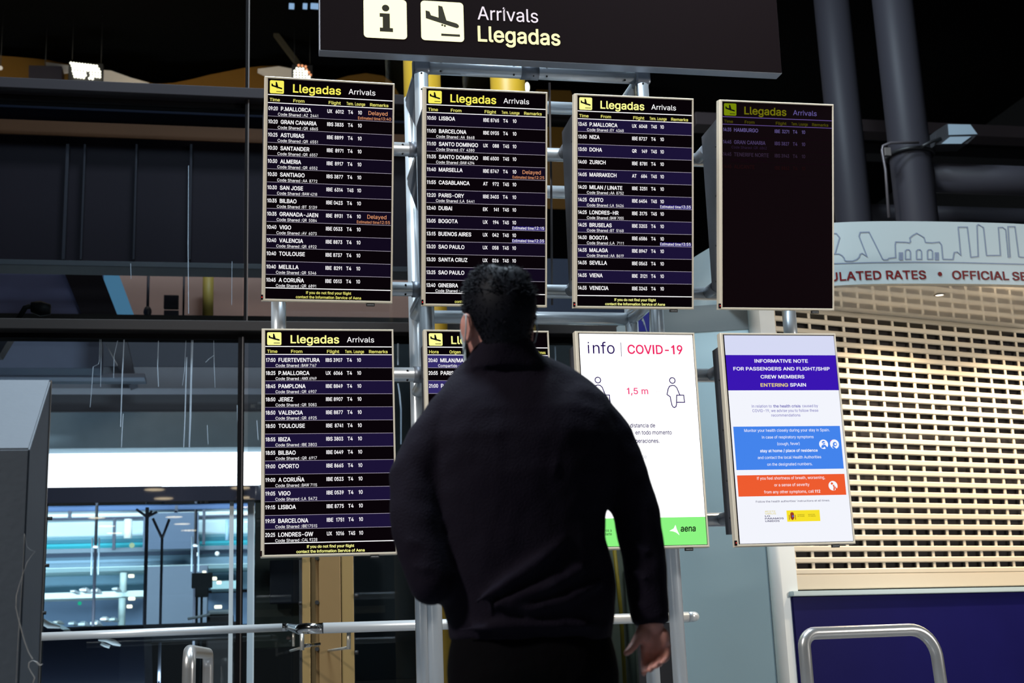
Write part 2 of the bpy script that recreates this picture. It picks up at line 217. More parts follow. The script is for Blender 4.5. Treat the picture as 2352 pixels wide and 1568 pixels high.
# ------------------------------------------------------------------ text to mesh: letter outlines (regular, bold, thin)
FONT_R = (188, """A 480 17 -2 85 -2 88 1 137 140 342 140 391 1 395 -2 462 -2 466 1 298 451 284 499 275 512 202 512 198 509 21 24 14 1;160 202 171 241 196 306 231 426 240 445 266 354 318 204
B 456 61 -2 269 -2 319 5 364 25 390 49 402 66 412 86 420 116 420 156 412 189 395 219 371 242 346 258 320 264 321 268 339 272 366 290 388 316 400 351 400 394 385 441 359 472 331 492 301 505 276 510 246 510 244 512 61 512 58 509 58 1;129 60 129 228 269 228 291 222 316 210 335 191 348 171 352 154 352 124 348 106 342 96 324 78 311 70 264 60;129 288 129 450 269 448 299 438 325 411 332 386 332 351 320 324 301 305 281 295 249 288
C 510 256 -10 294 -10 321 -4 359 8 386 23 406 38 435 67 462 112 475 154 471 163 409 163 388 114 361 86 326 66 284 56 236 58 209 66 184 78 160 97 142 117 132 134 115 177 108 212 105 262 108 264 110 309 120 347 140 387 184 430 209 443 251 453 289 453 314 448 351 430 382 402 402 364 402 357 409 346 471 346 475 349 470 374 455 412 438 439 404 473 384 488 359 500 321 513 289 518 226 516 189 506 151 488 129 470 88 427 65 389 48 342 40 302 40 272 38 269 40 207 50 157 70 109 95 72 129 38 149 23 189 3 229 -7 254 -7
D 502 61 -2 239 -2 241 0 269 0 309 10 351 28 376 45 415 84 435 116 452 159 465 246 462 296 452 351 438 389 415 426 376 465 351 482 309 500 256 510 61 512 58 509 58 1;129 60 128 449 229 450 231 448 259 448 301 435 329 420 358 394 378 361 388 331 395 296 398 251 395 249 395 214 378 149 362 124 339 98 321 85 289 70 236 60
E 419 61 -2 374 -2 378 1 378 56 374 60 128 61 129 228 354 228 358 231 358 284 354 288 129 288 128 449 371 450 375 454 375 509 371 512 61 512 58 509 58 1
F 410 61 -2 124 -2 128 1 129 218 344 218 348 221 348 276 344 280 128 281 128 449 369 450 372 454 372 509 369 512 61 512 58 509 58 1
G 520 256 -10 309 -7 339 0 371 13 404 33 438 67 455 92 470 127 480 177 480 254 476 258 284 258 280 254 280 199 284 196 412 194 410 167 398 129 380 102 364 86 349 76 314 60 284 56 236 58 209 66 184 78 142 117 132 134 115 177 108 212 105 262 108 264 110 309 120 347 142 392 164 416 184 430 209 443 234 450 249 453 304 450 311 446 331 440 356 426 378 404 388 389 409 346 474 346 478 349 458 407 442 432 414 463 381 488 356 500 339 508 286 518 224 516 196 508 146 486 124 468 88 429 65 392 45 332 40 307 40 277 38 274 40 202 50 157 65 117 88 79 121 43 151 20 186 3 229 -7 254 -7
H 517 61 -2 124 -2 128 1 129 230 389 230 390 1 394 -2 456 -2 460 1 460 509 456 512 394 512 390 509 389 292 129 292 128 509 124 512 61 512 58 509 58 1
I 190 62 -2 62 515 128 515 128 -2
J 396 177 -10 229 -4 274 16 292 28 320 62 336 102 336 124 338 127 338 507 334 510 274 510 270 507 270 144 266 112 260 97 248 77 224 60 197 53 172 53 144 60 132 68 110 92 103 112 100 172 97 176 34 176 30 172 30 134 33 132 36 97 46 77 48 64 70 34 112 6 142 -4
K 467 61 -2 124 -2 128 1 128 166 196 240 210 226 371 -2 446 -2 450 1 245 289 438 494 450 509 446 512 366 512 185 319 129 250 128 509 124 512 61 512 58 509 58 1
L 393 61 -2 359 -2 362 1 362 56 359 60 128 61 128 509 124 512 61 512 58 509 58 1
M 628 61 -2 121 -2 125 1 124 418 168 289 280 6 286 -2 341 -2 345 1 450 266 501 412 502 1 506 -2 566 -2 570 1 570 509 566 512 476 512 472 509 360 211 350 191 322 109 322 101 314 82 288 169 155 509 151 512 61 512 58 509 58 1
N 523 61 -2 124 -2 128 1 128 349 125 351 124 420 198 291 382 1 386 -2 461 -2 465 1 465 509 461 512 401 512 398 509 399 90 352 174 142 504 134 512 61 512 58 509 58 1
O 533 256 -10 306 -7 346 3 386 23 409 40 445 79 470 122 488 174 495 227 495 282 488 334 470 387 445 429 411 466 386 486 336 508 309 516 286 516 284 518 226 516 189 506 151 488 129 470 98 439 68 394 52 359 42 317 40 272 38 269 40 207 50 157 70 109 95 72 129 38 149 23 189 3 229 -7 254 -7;249 56 209 66 184 78 160 97 132 134 115 174 108 212 108 242 105 244 108 294 115 332 125 359 148 397 164 416 184 430 216 446 251 453 284 453 319 446 346 433 366 418 395 384 408 362 422 314 428 279 428 229 422 194 408 147 392 119 369 93 349 78 319 63 284 56
P 445 61 -2 124 -2 128 1 129 182 239 182 241 185 274 185 299 190 334 205 356 220 392 264 410 316 412 351 405 399 395 426 382 446 351 478 336 488 304 502 269 510 239 510 236 512 61 512 58 509 58 1;129 245 129 450 249 450 266 448 296 438 322 416 338 384 342 344 340 341 340 321 332 296 322 279 311 268 286 252 254 245
Q 533 401 -50 466 -50 470 -47 408 36 408 41 445 78 465 111 485 163 488 186 492 198 492 223 495 226 492 311 488 323 485 346 472 381 448 426 435 441 394 480 354 502 311 514 271 517 269 520 221 514 186 504 154 490 112 456 85 423 70 398 50 353 40 301 40 271 38 268 40 208 50 156 65 118 88 81 124 42 154 20 191 2 221 -6 264 -8 266 -10 314 -6 349 4 356 10;264 54 261 57 226 60 181 80 142 118 125 148 115 176 108 213 105 263 115 333 128 366 155 406 181 430 206 442 241 452 269 454 304 450 339 437 361 422 392 388 410 356 420 326 428 278 428 231 420 183 410 153 390 116 366 92 311 162 246 162 242 158 315 63 296 57
R 449 61 -2 124 -2 128 1 129 195 246 195 348 4 354 -2 426 -2 430 1 318 206 319 210 324 210 354 228 380 251 402 291 410 321 410 346 412 349 405 406 390 439 366 468 336 490 296 505 269 510 241 510 239 512 61 512 58 509 58 1;129 258 129 450 251 450 266 448 299 438 325 416 335 399 342 371 342 334 335 306 321 285 289 265 259 258
S 447 202 -12 247 -12 292 -4 319 6 347 21 388 62 403 90 410 122 410 160 400 192 388 212 359 241 309 268 207 296 172 308 142 326 123 347 118 362 118 387 123 405 138 427 167 446 207 456 257 454 277 448 297 438 320 417 330 402 333 380 337 376 399 376 403 380 400 405 390 432 376 455 354 476 334 491 304 506 247 518 209 518 174 514 137 501 119 491 92 471 73 450 58 422 50 400 53 340 63 315 92 281 112 266 154 246 289 206 317 191 338 167 343 150 343 125 338 110 326 90 314 78 284 61 239 51 192 54 149 68 129 84 116 102 108 125 108 135 104 138 39 138 36 135 38 112 48 82 60 60 82 36 127 6 147 1 154 -4
T 449 193 -2 256 -2 260 1 260 449 416 450 420 454 420 509 416 512 33 512 30 509 30 454 33 450 190 449 190 1
U 517 236 -10 304 -8 316 -3 326 -3 364 12 391 30 420 58 435 78 448 103 458 141 458 163 460 166 460 508 456 512 394 512 390 508 390 158 382 131 365 98 346 80 331 70 284 54 231 54 199 64 169 82 152 98 140 118 128 156 128 508 124 512 61 512 58 508 58 161 68 108 90 68 126 30 154 12 184 0
V 480 205 -2 277 -2 281 1 461 494 466 509 462 512 397 512 391 506 304 249 281 191 242 62 201 191 196 199 88 506 82 512 17 512 14 509 181 59 186 39
W 686 155 -2 230 -2 234 1 314 301 318 311 342 418 364 326 368 316 426 94 446 29 451 1 455 -2 530 -2 536 9 538 26 548 54 566 126 576 154 594 226 604 254 621 326 674 509 670 512 605 512 598 504 514 171 514 161 506 144 501 109 492 78 461 214 456 224 384 509 380 512 307 512 301 504 192 78 176 159 168 179 166 199 161 209 86 506 80 512 17 512 14 506 18 486 51 376 151 1
X 474 19 -2 92 -2 186 129 237 212 296 119 382 -2 454 -2 458 1 278 261 446 504 448 509 444 512 374 512 283 384 239 310 236 311 193 384 113 501 102 512 29 512 26 509 198 259 20 9 16 1
Y 472 205 -2 267 -2 271 1 271 209 458 509 455 512 382 512 376 506 258 314 237 270 234 271 234 276 208 324 194 344 96 506 90 512 17 512 14 509 201 209 201 1
Z 438 44 -2 399 -2 402 1 402 56 399 60 120 59 172 129 400 461 400 509 396 512 41 512 38 509 38 454 41 450 318 449 265 379 42 51 40 46 40 1
a 389 146 -12 191 -9 216 -2 249 18 274 48 275 2 279 -2 336 -2 340 2 340 260 335 295 322 325 296 356 269 374 234 384 169 386 119 374 81 351 52 320 40 295 46 286 99 271 105 277 110 290 136 314 166 326 211 328 239 321 251 314 268 292 272 277 272 247 264 236 234 228 216 228 134 216 99 206 66 188 42 165 32 145 28 120 28 95 35 62 45 45 81 8 116 -6;149 48 119 58 108 67 98 82 95 120 100 132 121 151 146 161 224 171 271 184 272 122 262 95 252 80 229 61 204 51
b 424 209 -10 247 -10 287 0 312 12 332 27 360 61 373 83 390 146 393 201 383 266 373 293 358 318 322 357 287 377 262 384 214 387 172 377 154 364 128 338 117 322 116 508 112 512 54 512 50 508 50 1 54 -3 112 -3 116 1 117 57 130 36 154 12 174 0;207 50 169 62 138 93 126 118 118 146 116 216 128 266 152 302 172 317 192 324 239 327 257 322 279 310 293 298 306 281 323 231 326 163 316 121 303 96 287 74 267 60 247 52
c 396 195 -10 228 -10 258 -6 298 12 336 46 354 71 364 96 364 101 358 107 305 120 292 91 263 62 225 50 190 50 163 57 143 70 129 83 109 118 99 168 99 208 104 238 109 256 132 296 163 320 188 327 228 327 245 322 270 310 282 298 296 276 299 263 303 260 355 272 364 278 349 313 318 350 305 360 275 374 230 387 195 387 160 382 138 374 103 352 69 318 52 288 39 253 32 201 34 148 42 113 52 88 69 58 95 30 118 12 153 -3
d 424 178 -10 218 -10 250 0 270 12 296 38 308 57 312 56 312 1 315 -3 370 -3 374 1 374 508 370 512 313 512 309 508 308 322 296 338 268 367 245 380 210 387 163 384 138 377 103 357 64 316 44 273 34 233 32 166 39 118 49 91 72 51 105 17 138 0;193 50 158 60 143 70 119 98 102 151 99 211 109 258 126 291 145 310 160 320 185 327 223 327 248 320 260 312 279 296 289 281 304 243 309 211 309 166 296 113 289 96 276 78 245 57 218 50
e 404 198 -10 253 -8 280 0 300 10 325 27 344 46 356 63 366 91 355 97 305 107 294 86 273 64 253 54 235 50 190 50 170 54 153 62 135 74 112 106 104 126 99 166 370 167 374 171 374 218 369 253 359 286 342 318 308 354 285 370 250 382 220 387 193 387 160 382 138 374 95 347 69 318 49 283 34 231 34 211 32 208 32 173 39 123 52 88 69 58 98 27 118 12 145 0;100 224 99 233 109 266 126 293 140 307 160 320 188 327 223 327 250 320 263 312 279 296 294 273 306 226
f 254 82 -2 140 -2 144 1 144 324 227 325 231 329 231 379 227 382 144 384 144 421 148 449 162 465 177 470 202 472 227 468 231 471 246 519 242 525 235 528 212 532 170 532 135 522 122 515 101 496 84 469 78 451 78 384 7 382 4 379 4 329 7 325 78 324 78 1
g 425 190 -154 245 -151 293 -138 333 -114 352 -92 366 -67 374 -35 374 378 370 382 315 382 312 378 310 322 273 364 240 382 218 386 178 386 143 379 113 364 74 328 52 293 42 268 32 213 32 170 39 123 52 90 64 70 98 34 138 12 163 4 190 4 193 2 225 4 265 19 292 43 304 63 309 65 306 -32 296 -57 278 -76 235 -94 168 -91 153 -86 133 -74 100 -38 49 -70 66 -97 85 -116 110 -134 143 -146;193 62 160 69 140 82 119 105 102 155 99 213 104 243 114 270 135 302 160 319 183 326 228 326 265 309 284 290 299 263 309 223 309 163 299 123 286 100 273 84 243 66 218 62
h 410 54 -2 112 -2 116 1 116 231 120 266 128 284 149 308 177 322 207 328 232 325 257 315 276 299 290 266 293 251 293 1 297 -2 357 -2 360 1 360 244 358 246 358 274 346 319 330 341 294 372 257 385 234 385 232 388 199 385 152 365 126 339 117 325 116 509 112 512 54 512 50 509 50 1
i 167 55 -2 112 -2 116 1 116 379 112 382 55 382 51 379 51 1;77 440 90 440 105 445 121 459 128 474 128 494 124 504 107 520 85 528 57 518 44 504 38 489 38 476 44 464 62 445
j 167 -9 -146 34 -143 64 -133 95 -107 108 -84 112 -67 118 -32 118 378 114 382 54 382 50 378 50 -42 45 -62 31 -78 19 -83 -9 -86 -12 -89 -12 -142;81 440 99 442 111 450 128 471 128 496 120 508 104 522 86 527 59 520 45 506 38 483 45 461 59 447
k 381 54 -2 112 -2 116 1 116 139 154 175 294 -2 369 -2 373 1 203 216 363 379 359 382 284 382 160 254 122 215 117 215 116 509 112 512 54 512 50 509 50 1
l 189 124 -4 177 -2 183 4 183 9 173 52 169 56 127 58 120 64 116 84 116 507 112 510 54 510 50 507 50 69 58 39 66 27 89 6
m 610 54 -2 112 -2 116 1 116 241 118 244 118 264 128 289 144 310 167 322 184 328 212 328 242 318 263 296 270 279 270 1 274 -2 334 -2 338 1 338 264 350 296 377 320 402 328 437 328 452 322 467 315 486 294 493 266 493 1 497 -2 557 -2 560 1 560 256 553 309 536 341 509 368 487 380 462 388 412 388 379 378 354 362 328 336 320 321 317 320 303 346 269 378 237 388 197 388 179 382 149 365 126 341 117 325 116 379 112 382 54 382 50 379 50 1
n 410 54 -2 112 -2 116 1 116 231 120 266 128 284 149 308 177 322 207 328 232 325 257 315 276 299 290 266 293 251 293 1 297 -2 357 -2 360 1 360 244 358 246 358 274 346 319 330 341 294 372 257 385 234 385 232 388 199 385 152 365 126 339 117 325 116 379 112 382 54 382 50 379 50 1
o 415 195 -10 243 -8 270 0 298 12 320 30 346 58 362 83 382 146 382 171 384 173 382 228 372 268 354 306 329 338 300 362 270 377 245 384 220 384 218 387 170 384 143 377 115 362 64 311 46 276 34 228 32 173 39 123 52 88 69 58 95 30 118 12 153 -3;190 50 163 57 143 70 119 98 109 118 102 151 99 208 109 256 122 281 135 300 163 320 178 324 228 327 250 320 268 310 296 278 314 228 316 163 304 113 292 91 278 74 245 54 223 50
p 424 54 -146 112 -146 116 -142 117 57 130 36 162 7 197 -8 247 -10 287 0 312 12 343 38 373 83 386 121 390 146 390 173 393 176 390 231 383 266 370 298 350 328 322 357 287 377 262 384 242 384 239 387 214 387 187 382 172 377 154 364 128 338 117 322 116 378 112 382 54 382 50 378 50 -142;207 50 169 62 138 93 126 118 118 146 116 216 128 266 152 302 172 317 192 324 239 327 257 322 279 310 293 298 306 281 323 231 326 163 316 121 303 96 287 74 267 60 247 52
q 424 313 -146 370 -146 374 -142 374 378 370 382 315 382 312 378 312 323 308 322 296 338 268 367 245 380 210 387 185 387 153 382 138 377 103 357 72 326 52 293 39 258 32 211 32 166 39 118 62 66 84 36 113 12 160 -8 218 -10 250 0 270 12 296 38 308 57 309 -142;193 50 158 60 143 70 119 98 102 151 99 211 109 258 126 291 145 310 160 320 185 327 223 327 248 320 260 312 279 296 289 281 304 243 309 211 309 166 296 113 289 96 276 78 245 57 218 50
r 259 54 -2 112 -2 116 1 116 241 120 269 133 291 147 305 169 318 189 322 237 322 242 320 246 324 246 384 242 388 199 388 172 380 152 370 120 339 117 330 116 379 112 382 54 382 50 379 50 1
s 365 157 -10 210 -10 235 -6 272 10 297 27 316 48 326 66 334 93 334 116 324 153 297 182 257 204 142 234 125 244 114 261 111 281 118 301 142 322 167 330 210 330 235 320 251 306 264 281 270 274 315 284 326 291 321 308 301 341 277 362 250 377 205 387 170 387 140 382 97 364 61 331 46 296 46 278 44 276 46 253 56 226 68 208 95 187 147 167 232 147 247 140 264 118 266 106 264 88 258 78 245 64 227 54 190 47 157 50 125 62 108 78 101 91 98 103 92 110 45 100 34 93 38 71 46 56 77 20 112 0
t 227 157 -6 192 -6 212 -2 216 5 208 30 206 52 202 56 152 54 142 58 131 72 128 82 128 322 202 324 206 327 206 377 202 381 130 381 128 470 125 474 67 474 64 470 64 382 7 381 4 377 4 327 7 324 64 322 64 72 71 47 86 25 110 6 137 -4 155 -4
u 410 169 -8 214 -5 254 12 283 39 294 58 296 1 299 -2 357 -2 360 1 360 379 357 382 297 382 293 379 293 131 286 106 273 84 247 62 217 52 174 55 154 62 138 76 126 94 118 116 118 139 116 141 116 379 112 382 54 382 50 379 50 109 56 96 56 86 66 59 97 20 132 0
v 389 163 -2 226 -2 230 1 374 379 371 382 306 382 302 379 230 174 224 166 196 70 192 74 187 99 164 166 160 174 87 379 83 382 18 382 14 379 154 19 157 6
w 567 139 -2 199 -2 203 1 284 295 306 216 306 206 363 6 369 -2 429 -2 433 1 433 9 443 34 443 41 548 379 544 382 482 382 476 376 448 269 420 179 397 78 386 136 376 166 363 224 348 269 320 376 314 382 254 382 248 376 190 171 178 106 169 80 148 174 133 219 90 379 87 382 24 382 20 376 26 359 60 251 128 21
x 379 22 -2 90 -2 98 6 168 111 181 139 190 150 214 106 287 -2 355 -2 358 1 228 189 231 199 354 376 350 382 282 382 228 304 192 238 188 239 171 274 100 382 30 382 26 379 128 231 148 201 151 191 18 1
y 389 73 -148 108 -148 138 -140 158 -128 184 -101 194 -86 367 359 374 379 371 382 306 382 302 379 230 174 224 166 196 72 192 74 187 99 164 166 160 174 87 379 83 382 18 382 14 379 160 4 160 -6 144 -49 134 -66 121 -80 103 -88 83 -88 63 -82 57 -89 44 -139 56 -145
z 380 43 -2 338 -2 342 1 342 54 338 58 130 59 164 109 334 329 334 379 331 382 48 382 44 379 44 324 48 320 248 320 250 316 40 46 40 1
0 453 217 -10 259 -7 292 3 319 18 356 54 368 72 388 114 400 162 400 177 406 194 406 234 408 237 406 314 400 332 400 347 386 399 370 432 350 462 322 488 294 506 262 516 244 516 242 518 192 516 159 506 132 488 98 454 80 429 63 387 53 349 48 317 48 287 46 284 46 222 48 219 48 192 53 157 66 114 80 79 100 49 134 18 159 3 194 -7 214 -7;207 53 184 60 167 73 153 87 133 122 123 149 116 184 113 247 110 249 113 302 120 349 128 374 140 402 156 424 169 438 189 450 204 456 232 458 269 448 287 436 306 414 320 387 328 367 338 319 340 212 338 209 336 172 320 122 296 82 277 66 247 53
1 330 165 -2 165 418 120 390 60 365 60 420 130 460 180 515 228 515 228 -2
2 453 65 -2 388 -2 392 1 392 56 388 60 156 61 322 236 366 299 379 331 384 359 384 381 374 426 354 459 325 488 295 505 245 518 205 518 168 510 120 485 96 461 74 424 64 386 64 364 68 360 125 360 129 364 134 399 149 426 160 438 188 452 213 458 260 452 285 440 306 419 316 394 316 351 304 316 269 269 62 46 62 1
3 453 200 -10 258 -7 308 8 335 26 359 47 374 67 389 99 396 144 394 174 374 222 359 242 333 266 305 280 273 290 229 294 374 459 374 507 370 510 70 510 66 507 66 454 70 450 286 449 154 299 154 249 158 246 218 246 250 240 273 233 293 220 314 197 326 162 326 124 314 94 290 70 263 58 240 53 198 53 165 60 143 73 122 97 114 114 112 132 108 136 45 136 42 132 44 107 56 74 66 57 93 30 105 20 135 6 168 -4
4 453 284 -2 341 -2 345 1 346 102 411 102 415 106 415 161 411 165 345 166 345 316 341 320 284 320 280 316 279 165 112 166 312 506 309 512 249 512 222 474 40 164 38 159 38 106 41 102 279 102 280 1
5 453 204 -10 234 -10 284 0 311 13 355 52 372 77 385 104 392 142 392 192 380 237 355 277 329 303 291 326 251 336 206 336 171 326 138 307 152 449 364 450 368 454 368 507 364 510 96 510 92 507 65 254 79 248 129 243 139 253 171 268 214 276 239 273 264 266 289 250 310 224 322 192 325 144 312 104 302 89 276 66 241 53 201 53 166 66 140 89 128 112 125 129 121 133 61 133 58 129 60 104 68 82 80 59 101 36 131 13 151 3
6 453 215 -10 238 -10 278 -2 310 10 328 23 356 52 369 69 389 122 392 174 384 212 374 239 356 264 338 283 305 303 265 316 215 316 188 306 184 307 319 499 324 507 320 510 253 510 244 502 104 294 76 239 62 187 64 124 76 84 94 54 125 23 140 13 175 -2;215 50 193 56 173 66 149 87 136 109 129 132 129 152 126 154 129 184 142 217 168 246 200 260 240 263 260 258 288 243 312 214 324 179 324 134 312 99 288 70 260 56 238 50
7 453 98 -2 163 -2 170 4 394 449 394 509 391 512 63 512 60 509 60 454 63 450 320 449 310 424 304 419 94 1
8 453 206 -10 246 -10 291 -2 298 3 318 8 346 26 370 47 394 84 404 134 397 179 390 197 370 227 338 253 304 267 318 270 338 283 360 304 374 329 384 369 384 389 377 427 357 459 328 488 291 508 251 518 201 518 176 513 123 488 92 457 82 442 74 424 67 384 70 354 74 337 90 309 113 283 128 273 147 267 133 263 106 248 77 219 60 189 50 157 50 119 60 82 77 54 113 20 141 6 163 -2;223 50 221 53 186 56 171 60 146 76 132 89 122 109 117 144 120 159 132 189 153 210 186 228 213 233 241 233 273 226 296 213 314 197 332 162 334 129 330 107 322 92 303 73 266 56;206 293 176 303 158 316 147 329 140 344 134 372 140 407 158 436 191 453 213 458 238 458 261 453 288 440 307 419 317 387 317 364 312 344 300 322 288 310 266 298 246 293
9 453 133 -2 200 -2 204 1 342 204 372 259 384 291 392 334 392 366 384 406 374 429 356 456 328 485 310 498 283 510 248 518 205 518 170 510 148 500 120 482 109 471 82 436 69 409 62 369 64 314 74 281 92 251 120 222 138 210 160 200 200 192 235 192 269 204 129 4;220 245 195 250 173 260 149 281 134 309 126 354 132 386 139 406 165 438 198 455 245 458 278 445 304 421 322 386 324 329 312 294 304 281 288 265 260 250
. 188 84 -6 106 -6 119 -2 138 17 142 27 142 55 138 65 119 84 106 88 76 86 52 65 48 52 48 30 52 17 69 1
: 188 84 -6 106 -6 119 -2 138 17 142 27 142 55 138 65 119 84 106 88 76 86 52 65 48 52 48 30 52 17 69 1;84 268 106 268 121 276 138 292 142 302 142 330 138 340 126 354 106 364 84 364 71 358 52 340 48 327 50 297 66 278
, 188 39 -122 84 -122 88 -118 90 -100 138 62 138 70 134 74 69 74 66 70 36 -113
- 453 115 186 335 186 339 189 339 242 335 246 115 246 112 242 112 189
/ 249 15 -78 70 -78 74 -75 134 153 139 163 144 190 156 228 162 255 174 293 179 320 192 358 196 385 209 423 214 450 226 488 232 515 236 525 236 533 233 536 180 536 174 530 114 300 102 263 96 235 84 198 79 170 66 133 62 105 49 68 44 40 32 3 26 -25 14 -62 12 -75
' 206 79 316 126 316 130 319 132 394 135 397 135 454 138 457 138 507 134 510 71 510 68 507 72 362 75 359 75 319
( 273 178 -98 235 -98 239 -95 209 -32 179 48 164 103 154 170 154 245 166 333 192 425 222 505 239 538 235 542 178 542 156 510 139 470 114 398 92 290 89 248 86 245 89 153 94 133 94 115 109 50 142 -35 172 -92
) 273 38 -98 96 -98 102 -92 130 -40 157 30 177 103 184 150 187 233 184 235 182 288 170 355 142 450 110 523 96 542 38 542 34 538 67 468 90 400 110 318 117 245 120 243 120 175 107 95 84 18 57 -50 34 -95
# 440 66 -2 114 -2 118 1 138 129 141 138 261 138 240 1 244 -2 294 -2 298 1 318 121 318 136 389 138 395 144 402 186 399 195 328 196 348 311 419 312 425 319 425 334 430 351 430 366 426 370 358 371 380 506 376 512 326 512 322 509 302 376 299 370 179 370 200 509 196 512 149 512 142 504 122 371 49 370 45 366 38 321 41 312 112 311 95 199 91 195 21 195 15 189 15 176 8 146 11 138 82 136 82 121 62 14 62 1;151 195 150 206 169 312 290 311 271 195
Ñ 523 61 -2 124 -2 128 1 128 349 125 351 124 420 198 291 382 1 386 -2 461 -2 465 1 465 509 461 512 401 512 398 509 399 90 352 174 142 504 134 512 61 512 58 509 58 1;299 572 329 578 350 596 362 626 362 644 359 648 319 648 315 644 315 634 306 622 289 622 231 650 199 648 189 642 172 626 165 609 160 584 164 575 204 575 212 596 224 602 241 598 266 582
Ú 517 236 -10 304 -8 316 -3 326 -3 364 12 391 30 420 58 435 78 448 103 458 141 458 163 460 166 460 508 456 512 394 512 390 508 390 158 382 131 365 98 346 80 331 70 284 54 231 54 199 64 169 82 152 98 140 118 128 156 128 508 124 512 61 512 58 508 58 161 68 108 90 68 126 30 154 12 184 0;234 554 281 554 350 658 346 662 281 662 275 656 230 561
ú 410 169 -8 214 -5 254 12 283 39 294 58 296 1 299 -2 357 -2 360 1 360 379 357 382 297 382 293 379 293 131 286 106 273 84 247 62 217 52 174 55 154 62 138 76 126 94 118 116 118 139 116 141 116 379 112 382 54 382 50 379 50 109 56 96 56 86 66 59 97 20 132 0;179 428 229 428 296 529 292 532 227 532 176 431
• 389 176 90 214 90 231 96 259 110 278 127 292 147 305 182 305 199 308 202 305 222 292 257 259 293 231 308 211 313 179 313 156 308 124 288 95 254 88 237 82 212 82 192 88 167 108 132 136 106 156 96""")
